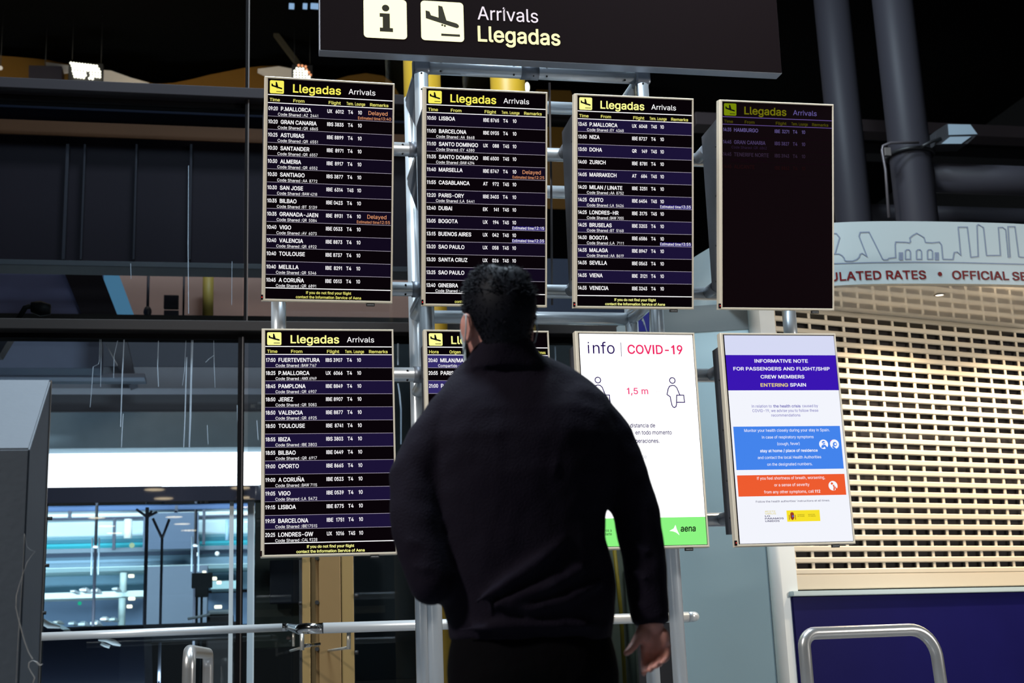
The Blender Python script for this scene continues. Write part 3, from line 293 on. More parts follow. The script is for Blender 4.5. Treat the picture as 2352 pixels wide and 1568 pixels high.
FONT_B = (188, """A 480 10 -15 92 -15 101 -6 147 128 330 128 336 119 378 -6 387 -15 470 -15 478 -6 476 16 296 506 282 525 195 525 186 516 1 9 1 -6;180 215 234 386 240 395 264 316 301 216
B 456 54 -15 276 -15 326 -8 371 12 402 41 415 59 425 79 432 109 432 164 428 189 408 226 379 255 360 266 385 289 405 319 412 344 412 401 398 449 366 485 339 505 309 518 251 525 54 525 45 516 45 -6;141 72 141 215 261 215 284 210 309 198 322 184 335 164 340 146 335 114 330 104 304 82 256 72;141 300 141 438 261 435 291 425 312 404 320 379 320 359 308 331 294 318 274 308 241 300
C 510 249 -22 301 -22 329 -17 366 -4 394 10 448 59 475 104 488 147 488 167 479 176 401 176 392 167 390 152 375 122 354 98 319 78 294 70 264 68 224 76 191 90 155 124 138 157 120 219 118 254 125 314 138 352 152 379 191 418 241 438 281 440 306 436 336 423 370 394 390 357 392 342 401 333 479 333 488 342 488 362 482 382 468 419 450 447 411 486 366 513 329 526 296 530 241 530 209 526 154 506 121 483 85 447 55 402 38 359 28 309 25 232 35 159 52 112 75 74 121 26 141 10 181 -10 221 -20
D 502 54 -15 246 -15 276 -12 316 -2 359 15 384 32 428 76 448 109 465 151 478 239 475 304 465 359 450 396 428 434 384 478 359 495 296 518 234 525 54 525 45 516 45 -6;141 72 140 436 251 435 294 422 321 408 345 386 365 354 375 324 382 289 382 221 365 156 350 131 331 110 314 98 281 82 229 72
E 419 54 -15 381 -15 390 -6 390 64 381 72 140 74 141 215 361 215 370 224 370 291 361 300 141 300 140 436 379 438 388 446 388 516 379 525 54 525 45 516 45 -6
F 410 54 -15 131 -15 140 -6 141 205 351 205 360 214 360 284 351 292 140 294 140 436 376 438 385 446 385 516 376 525 54 525 45 516 45 -6
G 520 249 -22 316 -20 346 -12 379 0 411 20 450 59 468 84 482 119 492 169 492 262 484 270 276 270 268 262 268 192 276 183 398 182 392 154 385 137 356 98 306 73 276 68 244 70 216 78 191 90 155 124 145 142 128 184 120 219 118 254 122 302 132 339 148 372 168 399 191 418 241 438 256 440 296 438 324 428 349 413 375 382 392 342 401 333 481 333 490 342 485 377 470 414 455 439 421 476 389 500 364 513 346 520 294 530 241 530 206 526 174 516 139 498 116 480 75 437 52 399 38 359 28 314 25 282 28 194 38 149 52 109 75 72 114 30 144 8 179 -10
H 517 54 -15 131 -15 140 -6 141 218 376 218 378 -6 386 -15 464 -15 472 -6 472 516 464 525 386 525 378 516 376 305 141 305 140 516 131 525 54 525 45 516 45 -6
I 200 42 -17 42 530 152 530 152 -17
J 396 169 -22 202 -22 237 -17 274 -2 299 16 333 54 348 94 350 514 342 523 267 523 258 514 258 152 253 119 240 92 227 78 204 68 189 66 164 68 139 80 123 99 113 137 113 179 104 188 27 188 18 179 18 127 23 89 36 57 58 27 104 -7 134 -17
K 467 54 -15 131 -15 140 -6 140 159 196 220 364 -15 454 -15 462 -6 462 11 265 286 280 306 462 501 462 516 454 525 359 525 141 290 140 516 131 525 54 525 45 516 45 -6
L 393 54 -15 366 -15 375 -6 375 64 366 72 140 74 140 516 131 525 54 525 45 516 45 -6
M 628 54 -15 129 -15 138 -6 139 330 155 281 270 -6 279 -15 349 -15 362 4 489 332 490 -6 499 -15 574 -15 582 -6 582 516 574 525 469 525 460 516 338 199 316 132 312 134 292 196 168 516 159 525 54 525 45 516 45 -6
N 523 54 -15 131 -15 140 -6 139 365 185 284 370 -6 379 -15 469 -15 478 -6 478 516 469 525 394 525 385 516 384 148 155 511 141 525 54 525 45 516 45 -6
O 533 249 -22 314 -20 354 -10 394 10 416 28 458 72 482 114 500 167 508 219 508 289 500 342 482 394 458 437 419 478 394 498 344 520 291 530 219 528 181 518 144 500 121 483 85 447 55 402 38 359 28 309 25 232 35 159 52 112 75 74 121 26 141 10 181 -10 221 -20;256 68 216 78 191 90 155 127 128 182 118 254 122 302 132 339 145 367 170 402 191 418 216 430 241 438 276 440 311 433 339 420 359 406 378 384 395 354 405 327 412 294 415 237 410 202 395 154 368 112 349 96 319 78 294 70
P 445 54 -15 131 -15 140 -6 141 170 246 170 306 178 341 192 364 208 405 256 422 309 425 359 418 406 408 434 395 454 359 490 344 500 311 515 244 525 54 525 45 516 45 -6;141 258 141 438 259 435 289 425 310 409 320 391 328 366 328 329 320 304 304 280 279 265 246 258
Q 533 394 -63 474 -63 482 -54 482 -39 428 33 428 38 458 71 478 103 498 156 505 191 508 291 505 318 492 368 480 401 448 448 401 492 361 514 319 527 276 532 214 527 179 517 139 497 100 463 72 431 38 361 25 276 28 201 38 148 52 111 75 73 116 30 146 7 184 -10 214 -18 259 -23 321 -18 351 -8;244 70 219 77 189 92 168 111 142 146 128 183 120 221 118 253 120 288 128 326 140 358 155 383 176 407 189 417 229 434 249 440 284 440 316 432 344 417 372 391 388 368 398 348 412 293 415 271 412 213 398 161 378 123 369 114 319 174 239 174 230 166 230 151 290 73 289 70
R 449 54 -15 131 -15 140 -6 141 182 236 182 335 -4 346 -15 434 -15 442 -6 442 9 432 29 338 199 374 225 402 259 418 291 425 341 422 391 418 414 402 446 374 480 344 502 304 518 246 525 54 525 45 516 45 -6;141 270 141 438 259 435 286 428 312 409 325 384 330 364 330 341 318 304 301 288 281 278 251 270
S 447 194 -24 254 -24 299 -16 354 8 400 55 416 82 423 115 423 167 413 200 400 220 367 254 317 281 179 321 149 338 136 355 130 380 143 410 159 426 174 434 214 444 234 444 269 436 297 421 318 395 320 372 329 364 407 364 416 372 413 412 406 435 388 462 342 504 312 518 274 528 202 531 167 526 129 514 97 494 73 472 56 450 38 407 40 332 56 300 84 268 104 254 147 234 282 194 309 178 326 160 330 132 313 97 277 74 232 64 179 71 149 86 128 110 120 142 112 151 32 151 23 142 26 105 36 75 48 52 74 24 119 -6 147 -16
T 449 186 -15 263 -15 272 -6 272 436 423 438 432 446 432 516 423 525 26 525 17 516 17 446 26 438 177 436 177 -6
U 517 229 -23 311 -20 371 0 399 17 432 51 460 96 470 133 472 158 472 516 464 524 386 524 378 516 378 166 362 121 339 92 324 82 276 67 239 67 191 84 165 106 145 143 140 163 140 516 131 524 54 524 45 516 45 153 55 101 85 51 119 17 146 0 176 -13
V 480 197 -15 285 -15 294 -6 478 501 478 516 470 525 390 525 378 514 242 115 238 116 214 199 101 514 90 525 10 525 1 516 1 499 88 261 181 11 188 -6
W 686 147 -15 237 -15 246 -6 342 352 438 -6 447 -15 537 -15 546 -6 686 501 686 516 677 525 597 525 586 511 492 140 404 489 396 516 387 525 300 525 291 516 192 142 98 514 87 525 10 525 1 516 6 479 138 -6
X 474 12 -15 99 -15 198 121 237 182 283 111 374 -15 462 -15 470 -6 470 9 296 264 458 496 460 516 452 525 367 525 270 391 239 340 233 344 206 391 126 509 109 525 22 525 13 516 13 501 180 261 3 9 3 -6
Y 472 197 -15 275 -15 284 -6 284 201 471 501 471 516 462 525 375 525 358 506 237 302 114 506 97 525 10 525 1 516 4 496 188 201 188 -6
Z 438 36 -15 406 -15 415 -6 415 64 406 72 150 74 412 454 412 516 404 525 34 525 25 516 25 446 34 438 290 436 252 386 30 59 28 -6
a 389 139 -24 179 -24 209 -19 239 -6 261 11 262 -5 271 -14 344 -14 352 -5 352 267 348 302 325 347 294 376 261 391 226 398 161 398 111 386 74 364 48 337 28 302 28 285 39 274 91 258 106 258 118 270 122 282 144 301 186 316 204 316 231 308 244 301 255 285 260 270 260 255 256 248 226 241 126 228 91 218 59 201 30 172 20 152 15 127 15 87 22 55 32 37 74 -4 109 -19;156 61 126 71 115 82 108 100 108 112 112 125 129 138 154 148 231 158 259 166 260 130 250 102 240 87 221 74 196 64
b 424 202 -23 254 -23 294 -13 339 14 373 53 386 76 403 138 406 208 396 273 383 306 363 336 319 377 279 394 247 400 189 397 164 390 129 360 128 516 119 524 47 524 38 516 38 -7 47 -16 119 -16 128 -7 129 17 162 -10;214 62 177 74 150 101 138 126 130 153 128 208 140 258 153 281 184 307 209 314 232 314 249 310 272 297 293 273 310 223 313 171 303 128 280 88 254 70
c 396 188 -23 253 -20 273 -16 305 0 349 38 366 63 376 88 376 108 365 120 315 132 298 132 289 123 279 98 263 80 230 64 198 62 170 70 150 82 132 106 122 126 112 176 116 231 122 248 139 281 170 307 195 314 220 314 238 310 269 291 284 268 286 256 295 247 315 247 363 260 376 271 376 288 362 321 325 362 283 387 238 400 163 397 135 390 108 374 52 318 34 283 22 236 19 208 22 141 29 106 52 58 74 31 110 0 145 -16
d 424 170 -23 225 -23 245 -18 278 0 298 20 299 -7 308 -16 378 -16 386 -7 386 516 378 524 305 524 296 516 295 360 275 380 245 394 218 400 155 397 130 390 95 370 59 333 39 301 26 266 19 218 22 136 36 83 59 43 98 4 130 -13;200 62 165 72 150 82 132 106 116 146 112 176 112 203 122 251 139 283 168 307 193 314 215 314 253 300 266 288 276 273 292 236 296 203 296 173 284 121 269 93 255 80 238 70
e 404 190 -23 260 -20 288 -13 308 -3 333 14 356 38 379 78 379 98 370 107 320 120 298 120 289 111 282 93 258 72 228 62 198 62 178 67 153 80 124 113 116 133 115 154 378 154 386 163 386 226 382 261 372 293 354 326 315 367 293 382 258 394 228 400 185 400 153 394 130 387 88 360 56 326 36 291 22 238 19 216 19 166 26 116 39 81 56 51 90 14 110 0 138 -13;118 237 122 258 139 286 168 307 195 314 228 312 255 300 274 278 289 243 288 237
f 254 75 -15 147 -15 156 -6 156 311 235 312 244 321 244 386 235 395 157 395 158 431 166 449 175 455 185 458 235 455 244 464 258 511 258 529 242 540 220 545 162 545 127 535 115 528 88 504 71 476 66 459 66 396 0 395 -9 386 -9 321 0 312 66 311 66 -6
g 425 183 -166 253 -164 300 -151 340 -126 364 -100 379 -75 386 -42 386 385 378 394 308 394 299 385 298 359 265 386 238 396 170 399 135 392 95 369 62 335 39 300 29 275 19 220 19 163 26 115 39 83 52 63 90 22 145 -6 208 -11 233 -8 263 2 296 25 294 -25 286 -45 270 -64 250 -74 228 -81 175 -78 140 -61 108 -26 93 -26 83 -31 48 -51 36 -62 36 -80 44 -92 90 -138 135 -158;200 74 168 82 148 94 132 113 116 150 112 205 116 235 136 280 168 306 190 314 220 314 258 296 276 275 286 255 296 215 296 170 286 130 266 98 235 79
h 410 47 -15 119 -15 128 -6 128 224 133 259 140 276 157 295 194 312 224 312 249 302 268 284 278 259 280 -6 289 -15 364 -15 373 -6 373 251 370 281 358 326 343 349 319 372 297 388 264 398 239 400 192 398 144 378 129 362 128 516 119 525 47 525 38 516 38 -6
i 167 47 -15 120 -15 128 -6 128 386 120 395 47 395 38 386 38 -6;70 428 97 428 112 432 134 451 141 466 141 501 136 511 115 532 92 540 65 538 50 530 31 511 26 496 26 469 31 456 55 432
j 167 -16 -158 24 -158 54 -153 71 -146 108 -114 120 -92 125 -74 130 -39 130 386 121 394 46 394 38 386 38 -34 32 -54 24 -66 11 -70 -16 -73 -25 -82 -25 -149;74 427 111 432 132 451 140 463 138 508 119 530 94 540 74 540 51 532 32 513 25 491 25 473 32 453 51 434
k 381 47 -15 119 -15 128 -6 128 131 149 152 156 151 287 -15 377 -15 386 -6 383 14 223 214 376 371 376 386 367 395 277 395 129 242 128 516 119 525 47 525 38 516 38 -6
l 189 117 -17 184 -14 196 -3 196 17 186 59 177 68 134 70 128 92 128 514 119 523 47 523 38 514 38 62 46 32 53 19 82 -7
m 610 47 -15 119 -15 128 -6 130 256 140 281 152 298 174 310 192 315 217 312 234 305 250 289 258 271 258 -6 267 -15 342 -15 350 -6 350 256 363 289 384 308 409 315 429 315 459 302 470 291 478 274 480 -6 489 -15 564 -15 573 -6 573 264 566 316 548 349 509 385 469 400 404 400 384 395 347 375 319 348 277 390 244 400 179 398 157 388 129 365 128 386 119 395 47 395 38 386 38 -6
n 410 47 -15 119 -15 128 -6 128 224 133 259 140 276 157 295 194 312 224 312 249 302 268 284 278 259 280 -6 289 -15 364 -15 373 -6 370 281 358 326 343 349 302 385 264 398 239 400 192 398 144 378 129 362 128 386 119 395 47 395 38 386 38 -6
o 415 188 -23 250 -20 278 -13 315 7 359 51 376 81 394 138 396 166 394 236 384 276 366 313 342 346 308 374 278 390 253 397 225 400 163 397 135 390 108 374 52 318 34 283 22 236 19 208 22 141 29 106 52 58 74 31 110 0 145 -16;198 62 165 72 150 82 132 106 116 146 112 201 122 248 139 281 170 307 195 314 220 314 260 297 284 271 302 221 304 171 292 121 272 88 245 70 215 62
p 424 47 -158 119 -158 128 -149 129 17 147 0 179 -18 202 -23 272 -20 319 0 339 14 368 46 386 76 398 113 406 168 403 238 396 273 383 306 363 336 329 370 294 390 247 400 189 397 164 390 129 360 128 386 119 394 47 394 38 386 38 -149;214 62 177 74 150 101 138 126 130 153 128 208 140 258 153 281 184 307 209 314 232 314 249 310 272 297 293 273 310 223 313 171 303 128 280 88 254 70
q 424 305 -158 378 -158 386 -149 386 386 378 394 308 394 299 386 298 357 268 384 235 397 178 400 145 394 95 370 59 333 39 301 26 266 19 218 19 158 26 111 49 58 72 28 98 4 130 -13 170 -23 225 -23 258 -13 278 0 295 17 296 -149;200 62 165 72 150 82 132 106 116 146 112 176 112 203 122 251 139 283 168 307 193 314 215 314 253 300 266 288 276 273 292 236 296 203 296 173 284 121 269 93 255 80 238 70
r 259 47 -15 119 -15 128 -6 128 234 133 261 146 284 177 305 197 310 249 308 258 316 258 391 249 400 179 398 144 382 129 368 128 386 119 395 47 395 38 386 38 -6
s 365 150 -23 217 -23 265 -10 295 7 316 26 334 48 344 73 346 86 344 138 336 161 305 194 265 217 150 247 132 257 126 268 126 286 131 293 150 310 175 317 202 317 227 307 238 298 251 273 262 262 280 262 322 272 338 283 338 301 334 316 314 348 277 380 242 394 212 400 162 400 110 387 80 370 48 338 34 303 31 266 36 236 44 218 65 192 87 174 110 164 225 134 240 127 251 111 251 96 237 77 220 67 182 60 155 64 132 74 121 86 111 111 100 122 82 122 37 112 21 101 21 83 34 48 70 7 105 -13
t 227 150 -19 200 -19 220 -14 228 -5 228 12 218 60 210 68 160 66 146 75 141 90 141 310 210 311 218 320 218 385 210 394 141 395 141 477 132 486 60 486 51 477 51 395 0 394 -9 385 -9 320 0 311 51 310 51 65 58 40 74 17 102 -6 130 -16
u 410 162 -20 222 -18 262 0 282 18 283 -6 292 -15 364 -15 373 -6 373 386 364 395 289 395 280 386 280 139 273 114 260 91 239 75 209 65 182 68 162 75 138 101 130 124 128 386 119 395 47 395 38 386 38 101 43 79 53 51 89 8 124 -12
v 389 156 -15 233 -15 242 -6 387 371 387 386 378 395 298 395 290 386 196 122 192 124 177 174 100 386 91 395 11 395 2 386 2 369 144 -1
w 567 132 -15 207 -15 216 -6 278 214 280 234 284 238 353 -6 362 -15 437 -15 446 -6 558 361 560 386 552 395 474 395 463 384 408 186 400 149 397 145 333 384 322 395 247 395 236 384 233 376 178 179 173 146 169 142 103 386 94 395 17 395 8 386 8 369 116 14 123 -6
x 379 15 -15 97 -15 111 -1 190 120 254 19 280 -15 362 -15 371 -6 371 11 246 189 248 199 366 369 366 386 357 395 275 395 266 386 190 268 126 371 107 395 22 395 14 386 14 371 134 196 128 184 6 9 6 -6
y 389 66 -160 116 -160 146 -152 166 -140 197 -109 207 -94 387 371 387 386 378 395 298 395 290 386 196 122 192 124 177 174 100 386 91 395 11 395 2 386 2 369 144 4 144 -6 132 -41 113 -68 96 -75 56 -70 44 -81 32 -129 32 -146 41 -155
z 380 36 -15 346 -15 354 -6 354 61 346 70 154 71 347 321 347 386 338 395 41 395 32 386 32 316 41 308 222 306 27 54 27 -6
0 453 209 -22 267 -20 299 -10 327 6 368 47 380 64 400 107 418 187 420 229 418 322 408 374 390 424 363 469 329 500 302 518 249 530 184 528 152 518 124 500 86 462 68 437 50 394 40 357 33 292 33 214 40 149 53 107 68 72 88 42 127 6 152 -10;214 66 192 73 174 86 156 109 146 129 128 192 126 294 140 367 168 417 197 438 212 443 242 443 262 436 279 423 293 407 308 379 326 312 328 219 318 159 308 129 293 102 279 86 254 70 239 66
1 340 140 -17 140 385 100 360 40 340 40 425 120 465 165 530 250 530 250 -17
2 453 58 -15 395 -15 404 -6 404 64 395 72 189 74 334 229 379 291 392 324 396 351 396 389 386 434 366 466 333 500 303 518 253 530 198 530 160 522 113 498 84 469 62 431 52 394 52 356 60 348 133 348 142 356 146 391 162 419 195 440 220 445 243 442 265 435 294 411 304 386 304 359 292 324 256 276 49 54 49 -6
3 453 193 -22 265 -20 315 -4 343 13 372 39 399 84 406 112 409 154 406 182 386 229 372 249 340 278 313 293 280 303 263 303 259 307 386 452 386 514 378 523 63 523 54 514 54 447 63 438 256 437 142 307 142 242 150 233 210 233 243 228 265 220 285 208 302 189 314 154 314 132 302 102 283 83 255 70 233 66 205 66 173 73 150 86 134 104 126 122 124 139 115 148 38 148 29 139 32 99 39 77 54 49 85 18 128 -7 160 -17
4 453 276 -15 349 -15 358 -6 358 89 419 90 428 99 428 169 419 178 358 179 358 324 349 332 276 332 268 324 266 178 135 179 322 494 325 516 316 525 241 525 230 514 25 166 25 99 34 90 266 90 268 -6
5 453 196 -22 241 -22 291 -12 319 0 368 44 385 69 400 107 405 134 405 199 398 232 375 274 336 316 319 328 299 338 259 348 199 348 154 333 165 437 371 438 380 447 380 514 371 523 89 523 80 514 52 274 52 247 61 238 71 236 136 230 146 240 179 256 199 260 231 260 256 253 281 238 298 217 310 184 312 152 300 112 290 97 269 78 234 66 196 68 166 83 148 104 140 119 138 137 129 146 54 146 45 137 48 97 55 74 68 52 82 34 109 10 144 -10
6 453 208 -22 265 -20 318 -2 335 10 369 44 389 77 402 114 404 132 402 199 386 247 369 272 328 308 300 320 273 328 219 329 336 499 336 514 328 523 245 523 232 509 92 302 64 247 49 194 52 117 64 77 82 47 118 10 133 0 168 -14;223 63 200 68 180 78 162 94 142 139 142 177 154 209 175 233 208 248 233 250 273 236 289 222 309 184 312 142 299 107 280 83 253 68
7 453 91 -15 171 -15 182 -4 407 441 407 516 398 525 56 525 47 516 47 446 56 438 300 436 82 9 82 -6
8 453 198 -22 253 -22 298 -14 326 -4 353 13 382 39 407 77 417 127 414 167 402 204 382 234 342 267 372 297 387 322 394 344 397 397 390 434 370 467 336 500 298 520 258 530 193 530 168 526 116 500 80 464 70 449 62 432 54 392 57 347 64 322 84 292 110 267 98 260 64 227 47 197 40 174 37 112 47 74 64 47 106 8 133 -7 156 -14;206 66 168 78 144 97 132 124 132 152 137 167 144 182 161 198 193 216 233 220 266 213 298 193 307 182 322 142 317 114 310 99 296 86 273 73 248 66;213 306 183 316 160 337 150 362 150 389 157 409 176 430 198 440 231 446 253 440 281 428 294 412 302 392 304 372 300 352 281 323 251 308
9 453 125 -15 208 -15 216 -6 354 196 384 251 396 284 404 326 404 374 396 414 386 436 369 464 335 498 318 510 290 522 255 530 198 530 163 522 140 512 113 495 96 479 69 444 56 416 49 376 52 306 62 274 79 244 113 210 153 188 193 180 234 179 116 11 116 -6;213 260 180 272 162 289 146 316 142 336 142 366 152 399 173 425 205 442 238 445 270 432 292 414 309 379 312 336 299 301 280 278 253 262
. 188 76 -19 121 -16 150 10 155 20 155 62 150 72 121 98 114 101 69 98 38 67 35 60 38 15 61 -12
: 188 76 -19 121 -16 150 10 155 20 155 62 150 72 121 98 114 101 69 98 38 67 35 60 38 15 61 -12;76 256 114 256 129 264 150 285 155 295 155 337 145 355 121 374 114 376 69 374 38 342 35 335 38 290 59 266
, 188 32 -134 92 -134 100 -125 150 55 150 77 142 86 62 86 53 77 23 -105 23 -125
- 453 108 173 343 173 352 182 352 249 343 258 108 258 99 249 99 182
/ 249 8 -91 78 -91 86 -82 249 518 249 540 240 549 173 549 162 538 -1 -65 -1 -82
' 206 71 303 134 303 142 312 150 449 150 514 141 523 64 523 55 514 62 312
( 273 170 -111 243 -111 252 -102 252 -87 222 -25 192 55 176 110 166 178 166 238 179 325 209 433 234 498 252 530 252 545 243 554 170 554 159 543 132 490 102 405 76 278 74 180 86 83 96 43 119 -20 159 -100
) 273 31 -111 103 -111 114 -100 142 -47 170 23 190 95 197 143 200 240 194 295 182 363 170 413 144 483 122 530 103 554 31 554 22 545 22 530 54 460 82 375 97 310 107 235 107 183 100 125 72 25 22 -87 22 -102
# 440 59 -15 121 -15 130 -6 150 121 154 125 244 125 245 111 228 16 228 -6 236 -15 301 -15 310 -6 330 124 396 125 408 136 415 179 415 199 406 208 345 209 358 296 361 300 426 300 438 311 442 344 442 374 434 382 372 384 392 499 392 516 384 525 319 525 310 516 289 382 196 382 195 399 212 491 212 516 204 525 141 525 130 511 110 384 41 382 32 374 25 309 34 300 98 299 82 209 14 208 2 196 -5 154 -5 134 4 125 68 124 50 21 50 -6;166 208 181 300 275 299 259 208
Ñ 523 54 -15 131 -15 140 -6 139 365 185 284 370 -6 379 -15 469 -15 478 -6 478 516 469 525 394 525 385 516 384 148 155 511 141 525 54 525 45 516 45 -6;291 560 316 560 336 565 362 589 375 619 375 651 366 660 311 660 302 651 302 641 296 635 239 662 201 662 181 655 160 634 148 591 148 571 156 562 211 562 220 571 226 588 259 570
Ú 517 229 -23 311 -20 371 0 399 17 432 51 460 96 470 133 472 158 472 516 464 524 386 524 378 516 378 166 362 121 339 92 324 82 276 67 239 67 191 84 165 106 145 143 140 163 140 516 131 524 54 524 45 516 45 153 55 101 85 51 119 17 146 0 176 -13;226 542 289 542 300 553 360 646 362 666 354 674 274 674 262 663 218 568 218 551
ú 410 162 -20 222 -18 262 0 282 18 283 -6 292 -15 364 -15 373 -6 373 386 364 395 289 395 280 386 280 139 273 114 260 91 239 75 209 65 182 68 162 75 138 101 130 124 128 386 119 395 47 395 38 386 38 101 43 79 53 51 89 8 124 -12;172 415 237 415 308 519 308 536 299 545 219 545 210 536 163 439 163 424
• 389 169 78 221 78 259 93 290 119 305 139 315 164 320 212 315 239 305 264 266 306 231 323 171 326 134 313 95 279 75 244 70 219 70 184 75 159 88 134 129 93""")

from mathutils.geometry import tessellate_polygon
def _load(F_):
    sp, txt = F_; G = {}
    for ln in txt.split('\n'):
        c = ln[0]; adv, _, rest = ln[2:].partition(' ')
        loops = []
        for l in rest.split(';'):
            q = [int(x) for x in l.split()]
            if q: loops.append([(q[i], q[i+1]) for i in range(0, len(q), 2)])
        G[c] = (int(adv), [p for l in loops for p in l], [tuple(t) for t in tessellate_polygon([[Vector((u, v, 0)) for u, v in l] for l in loops])])
    n = G['N']; w = max(p[0] for p in n[1]); h = max(p[1] for p in n[1]); k = len(n[1])
    tl = [(.16, 60), (.16, 105), (.34, 150), (.62, 112), (.84, 150), (.84, 105), (.66, 62), (.38, 104)]
    G['Ñ'] = (n[0], n[1]+[(w*u, h+v) for u, v in tl], n[2]+[(k+7, k, k+1), (k+7, k+1, k+2), (k+7, k+2, k+3), (k+7, k+3, k+6), (k+6, k+3, k+4), (k+6, k+4, k+5)])
    return sp, G
FONTS = {'r': _load(FONT_R), 'b': _load(FONT_B)}
_tc = {}
def tmesh(txt, bold=0.0, shear=0.0):
    k = (txt, bold, shear)
    if k in _tc: return _tc[k]
    sp, G = FONTS['r' if bold < .010 else 'b']
    x = 0; V = []; Fc = []
    for c in txt:
        if c == ' ': x += sp; continue
        g = G[c]
        o = len(V)
        V += [(a+x+d*shear, d) for a, d in g[1]]; Fc += [tuple(i+o for i in t) for t in g[2]]
        x += g[0]
    vs = np.array(V, float); x0 = vs[:, 0].min(); x1 = vs[:, 0].max(); vs[:, 0] -= x0
    _tc[k] = (vs, Fc, x1-x0); return _tc[k]
def caph(bold): return float(tmesh('H', bold)[0][:, 1].max())
CAPH = caph(0)
def put_text(b, txt, x0, base, cap, M, x1=None, bold=0.0, fn=None, right=False, center=False, shear=0.0, wf=1.0):
    """x right, y down (mm) layout; fn maps layout point to 3D"""
    vs, fs, w = tmesh(txt, bold, shear); sy = cap/caph(bold); sx = sy*wf
    if x1 is not None: sx = (x1-x0)/w
    if right: x0 = x0-w*sx
    if center: x0 = x0-w*sx/2
    b.add([fn(x0+v[0]*sx, base-v[1]*sy) for v in vs], fs, M)
    return w*sx
PLANE_ICON = [(.11,.25),(.20,.27),(.235,.365),(.41,.415),(.41,.105),(.505,.127),(.595,.475),(.82,.535),(.865,.56),(.885,.595),(.885,.625),(.865,.65),(.835,.66),(.72,.63),(.115,.45)]
def poly_fill(b, pts, M, fn):
    bm = bmesh.new(); vs = [bm.verts.new((x, -y, 0)) for x, y in pts]; f = bm.faces.new(vs)
    bmesh.ops.triangulate(bm, faces=[f]); bm.verts.index_update()
    b.add([fn(*p) for p in pts], [[v.index for v in t.verts] for t in bm.faces], M); bm.free()
def rrect(x0, y0, x1, y1, r, n=5):
    out = []
    for cx, cy, a0 in ((x1-r, y0+r, -90), (x1-r, y1-r, 0), (x0+r, y1-r, 90), (x0+r, y0+r, 180)):
        for k in range(n+1):
            a = math.radians(a0+90*k/n); out.append((cx+r*math.cos(a), cy+r*math.sin(a)))
    return out
def circ(cx, cy, r, n=20, ry=None): return [(cx+r*math.cos(2*PI*k/n), cy+(ry or r)*math.sin(2*PI*k/n)) for k in range(n)]
def stroke(b, pts, w, M, fn, closed=False):
    n = len(pts); L = []; R = []
    for i in range(n):
        p = Vector(pts[i]); 
        a = Vector(pts[(i-1) % n]) if (closed or i > 0) else p; c = Vector(pts[(i+1) % n]) if (closed or i < n-1) else p
        d1 = (p-a).normalized() if (p-a).length > 1e-9 else (c-p).normalized(); d2 = (c-p).normalized() if (c-p).length > 1e-9 else d1
        t = (d1+d2); t = t.normalized() if t.length > 1e-6 else d1
        nrm = Vector((-t.y, t.x)); k = 1/max(.35, nrm.dot(Vector((-d1.y, d1.x))))
        L.append(p+nrm*w/2*k); R.append(p-nrm*w/2*k)
    rng = range(n if closed else n-1)
    vs = [fn(*q) for q in L]+[fn(*q) for q in R]
    b.add(vs, [(i, (i+1) % n, n+(i+1) % n, n+i) for i in rng], M)
# ------------------------------------------------------------------ flight displays
WHITE = glow('screen_white', (1, .98, 1), 1.05); CREAM = glow('screen_yellow', srgb(250, 240, 95), 1.0)
CREAM2 = glow('screen_pale_yellow', srgb(252, 250, 150), 1.05); YTXT = glow('screen_yellow_text', srgb(240, 235, 120), .9)
LINE = glow('screen_rule', srgb(222, 212, 232), .8); ORANGE = glow('screen_orange', srgb(240, 160, 115), .9); PINKO = glow('screen_pale_orange', srgb(245, 200, 175), .95)
BLUEBACK = glow('screen_blue_backing', srgb(38, 24, 120), .9); INK = mat('screen_dark_ink', (.003, .002, .003), .5, spec=.04)
SCRN = mat('screen_black', (.003, .002, .0025), .22, spec=.04, emit=(.004, .001, .002), es=.6)
ROWA = glow('screen_row_violet', srgb(17, 10, 28), 1.0); ROWB = glow('screen_row_black', srgb(9, 4, 8), 1.0)
ROWA2 = glow('screen_row_indigo', srgb(27, 19, 54), 1.0); ROWA3 = glow('screen_row_blue', srgb(52, 44, 106), 1.0); HEADBG = glow('screen_header_black', srgb(8, 3, 7), 1.0)
RED_LED = glow('red_standby_light', (1, .04, .03), 1.6)
DW, DH = .61, 1.05
POSES = [(.394,5.984,2.153,12.23,1.4),(1.144,5.992,2.144,12.23,-.1),(1.887,5.980,2.140,12.23,-.4),(2.633,5.977,2.142,12.23,-.5),
         (.392,6.089,.985,0,-.7),(1.147,6.100,.989,0,.2),(1.881,6.081,.983,0,.9),(2.619,6.071,.981,0,-.8)]
def lmap(off=0.0): return lambda x, y: Vector((x/1000-DW/2, .004-off/1000, DH/2-y/1000))
def rect(b, x0, y0, x1, y1, M, off): f = lmap(off); b.quad(f(x0, y0), f(x1, y0), f(x1, y1), f(x0, y1), M)
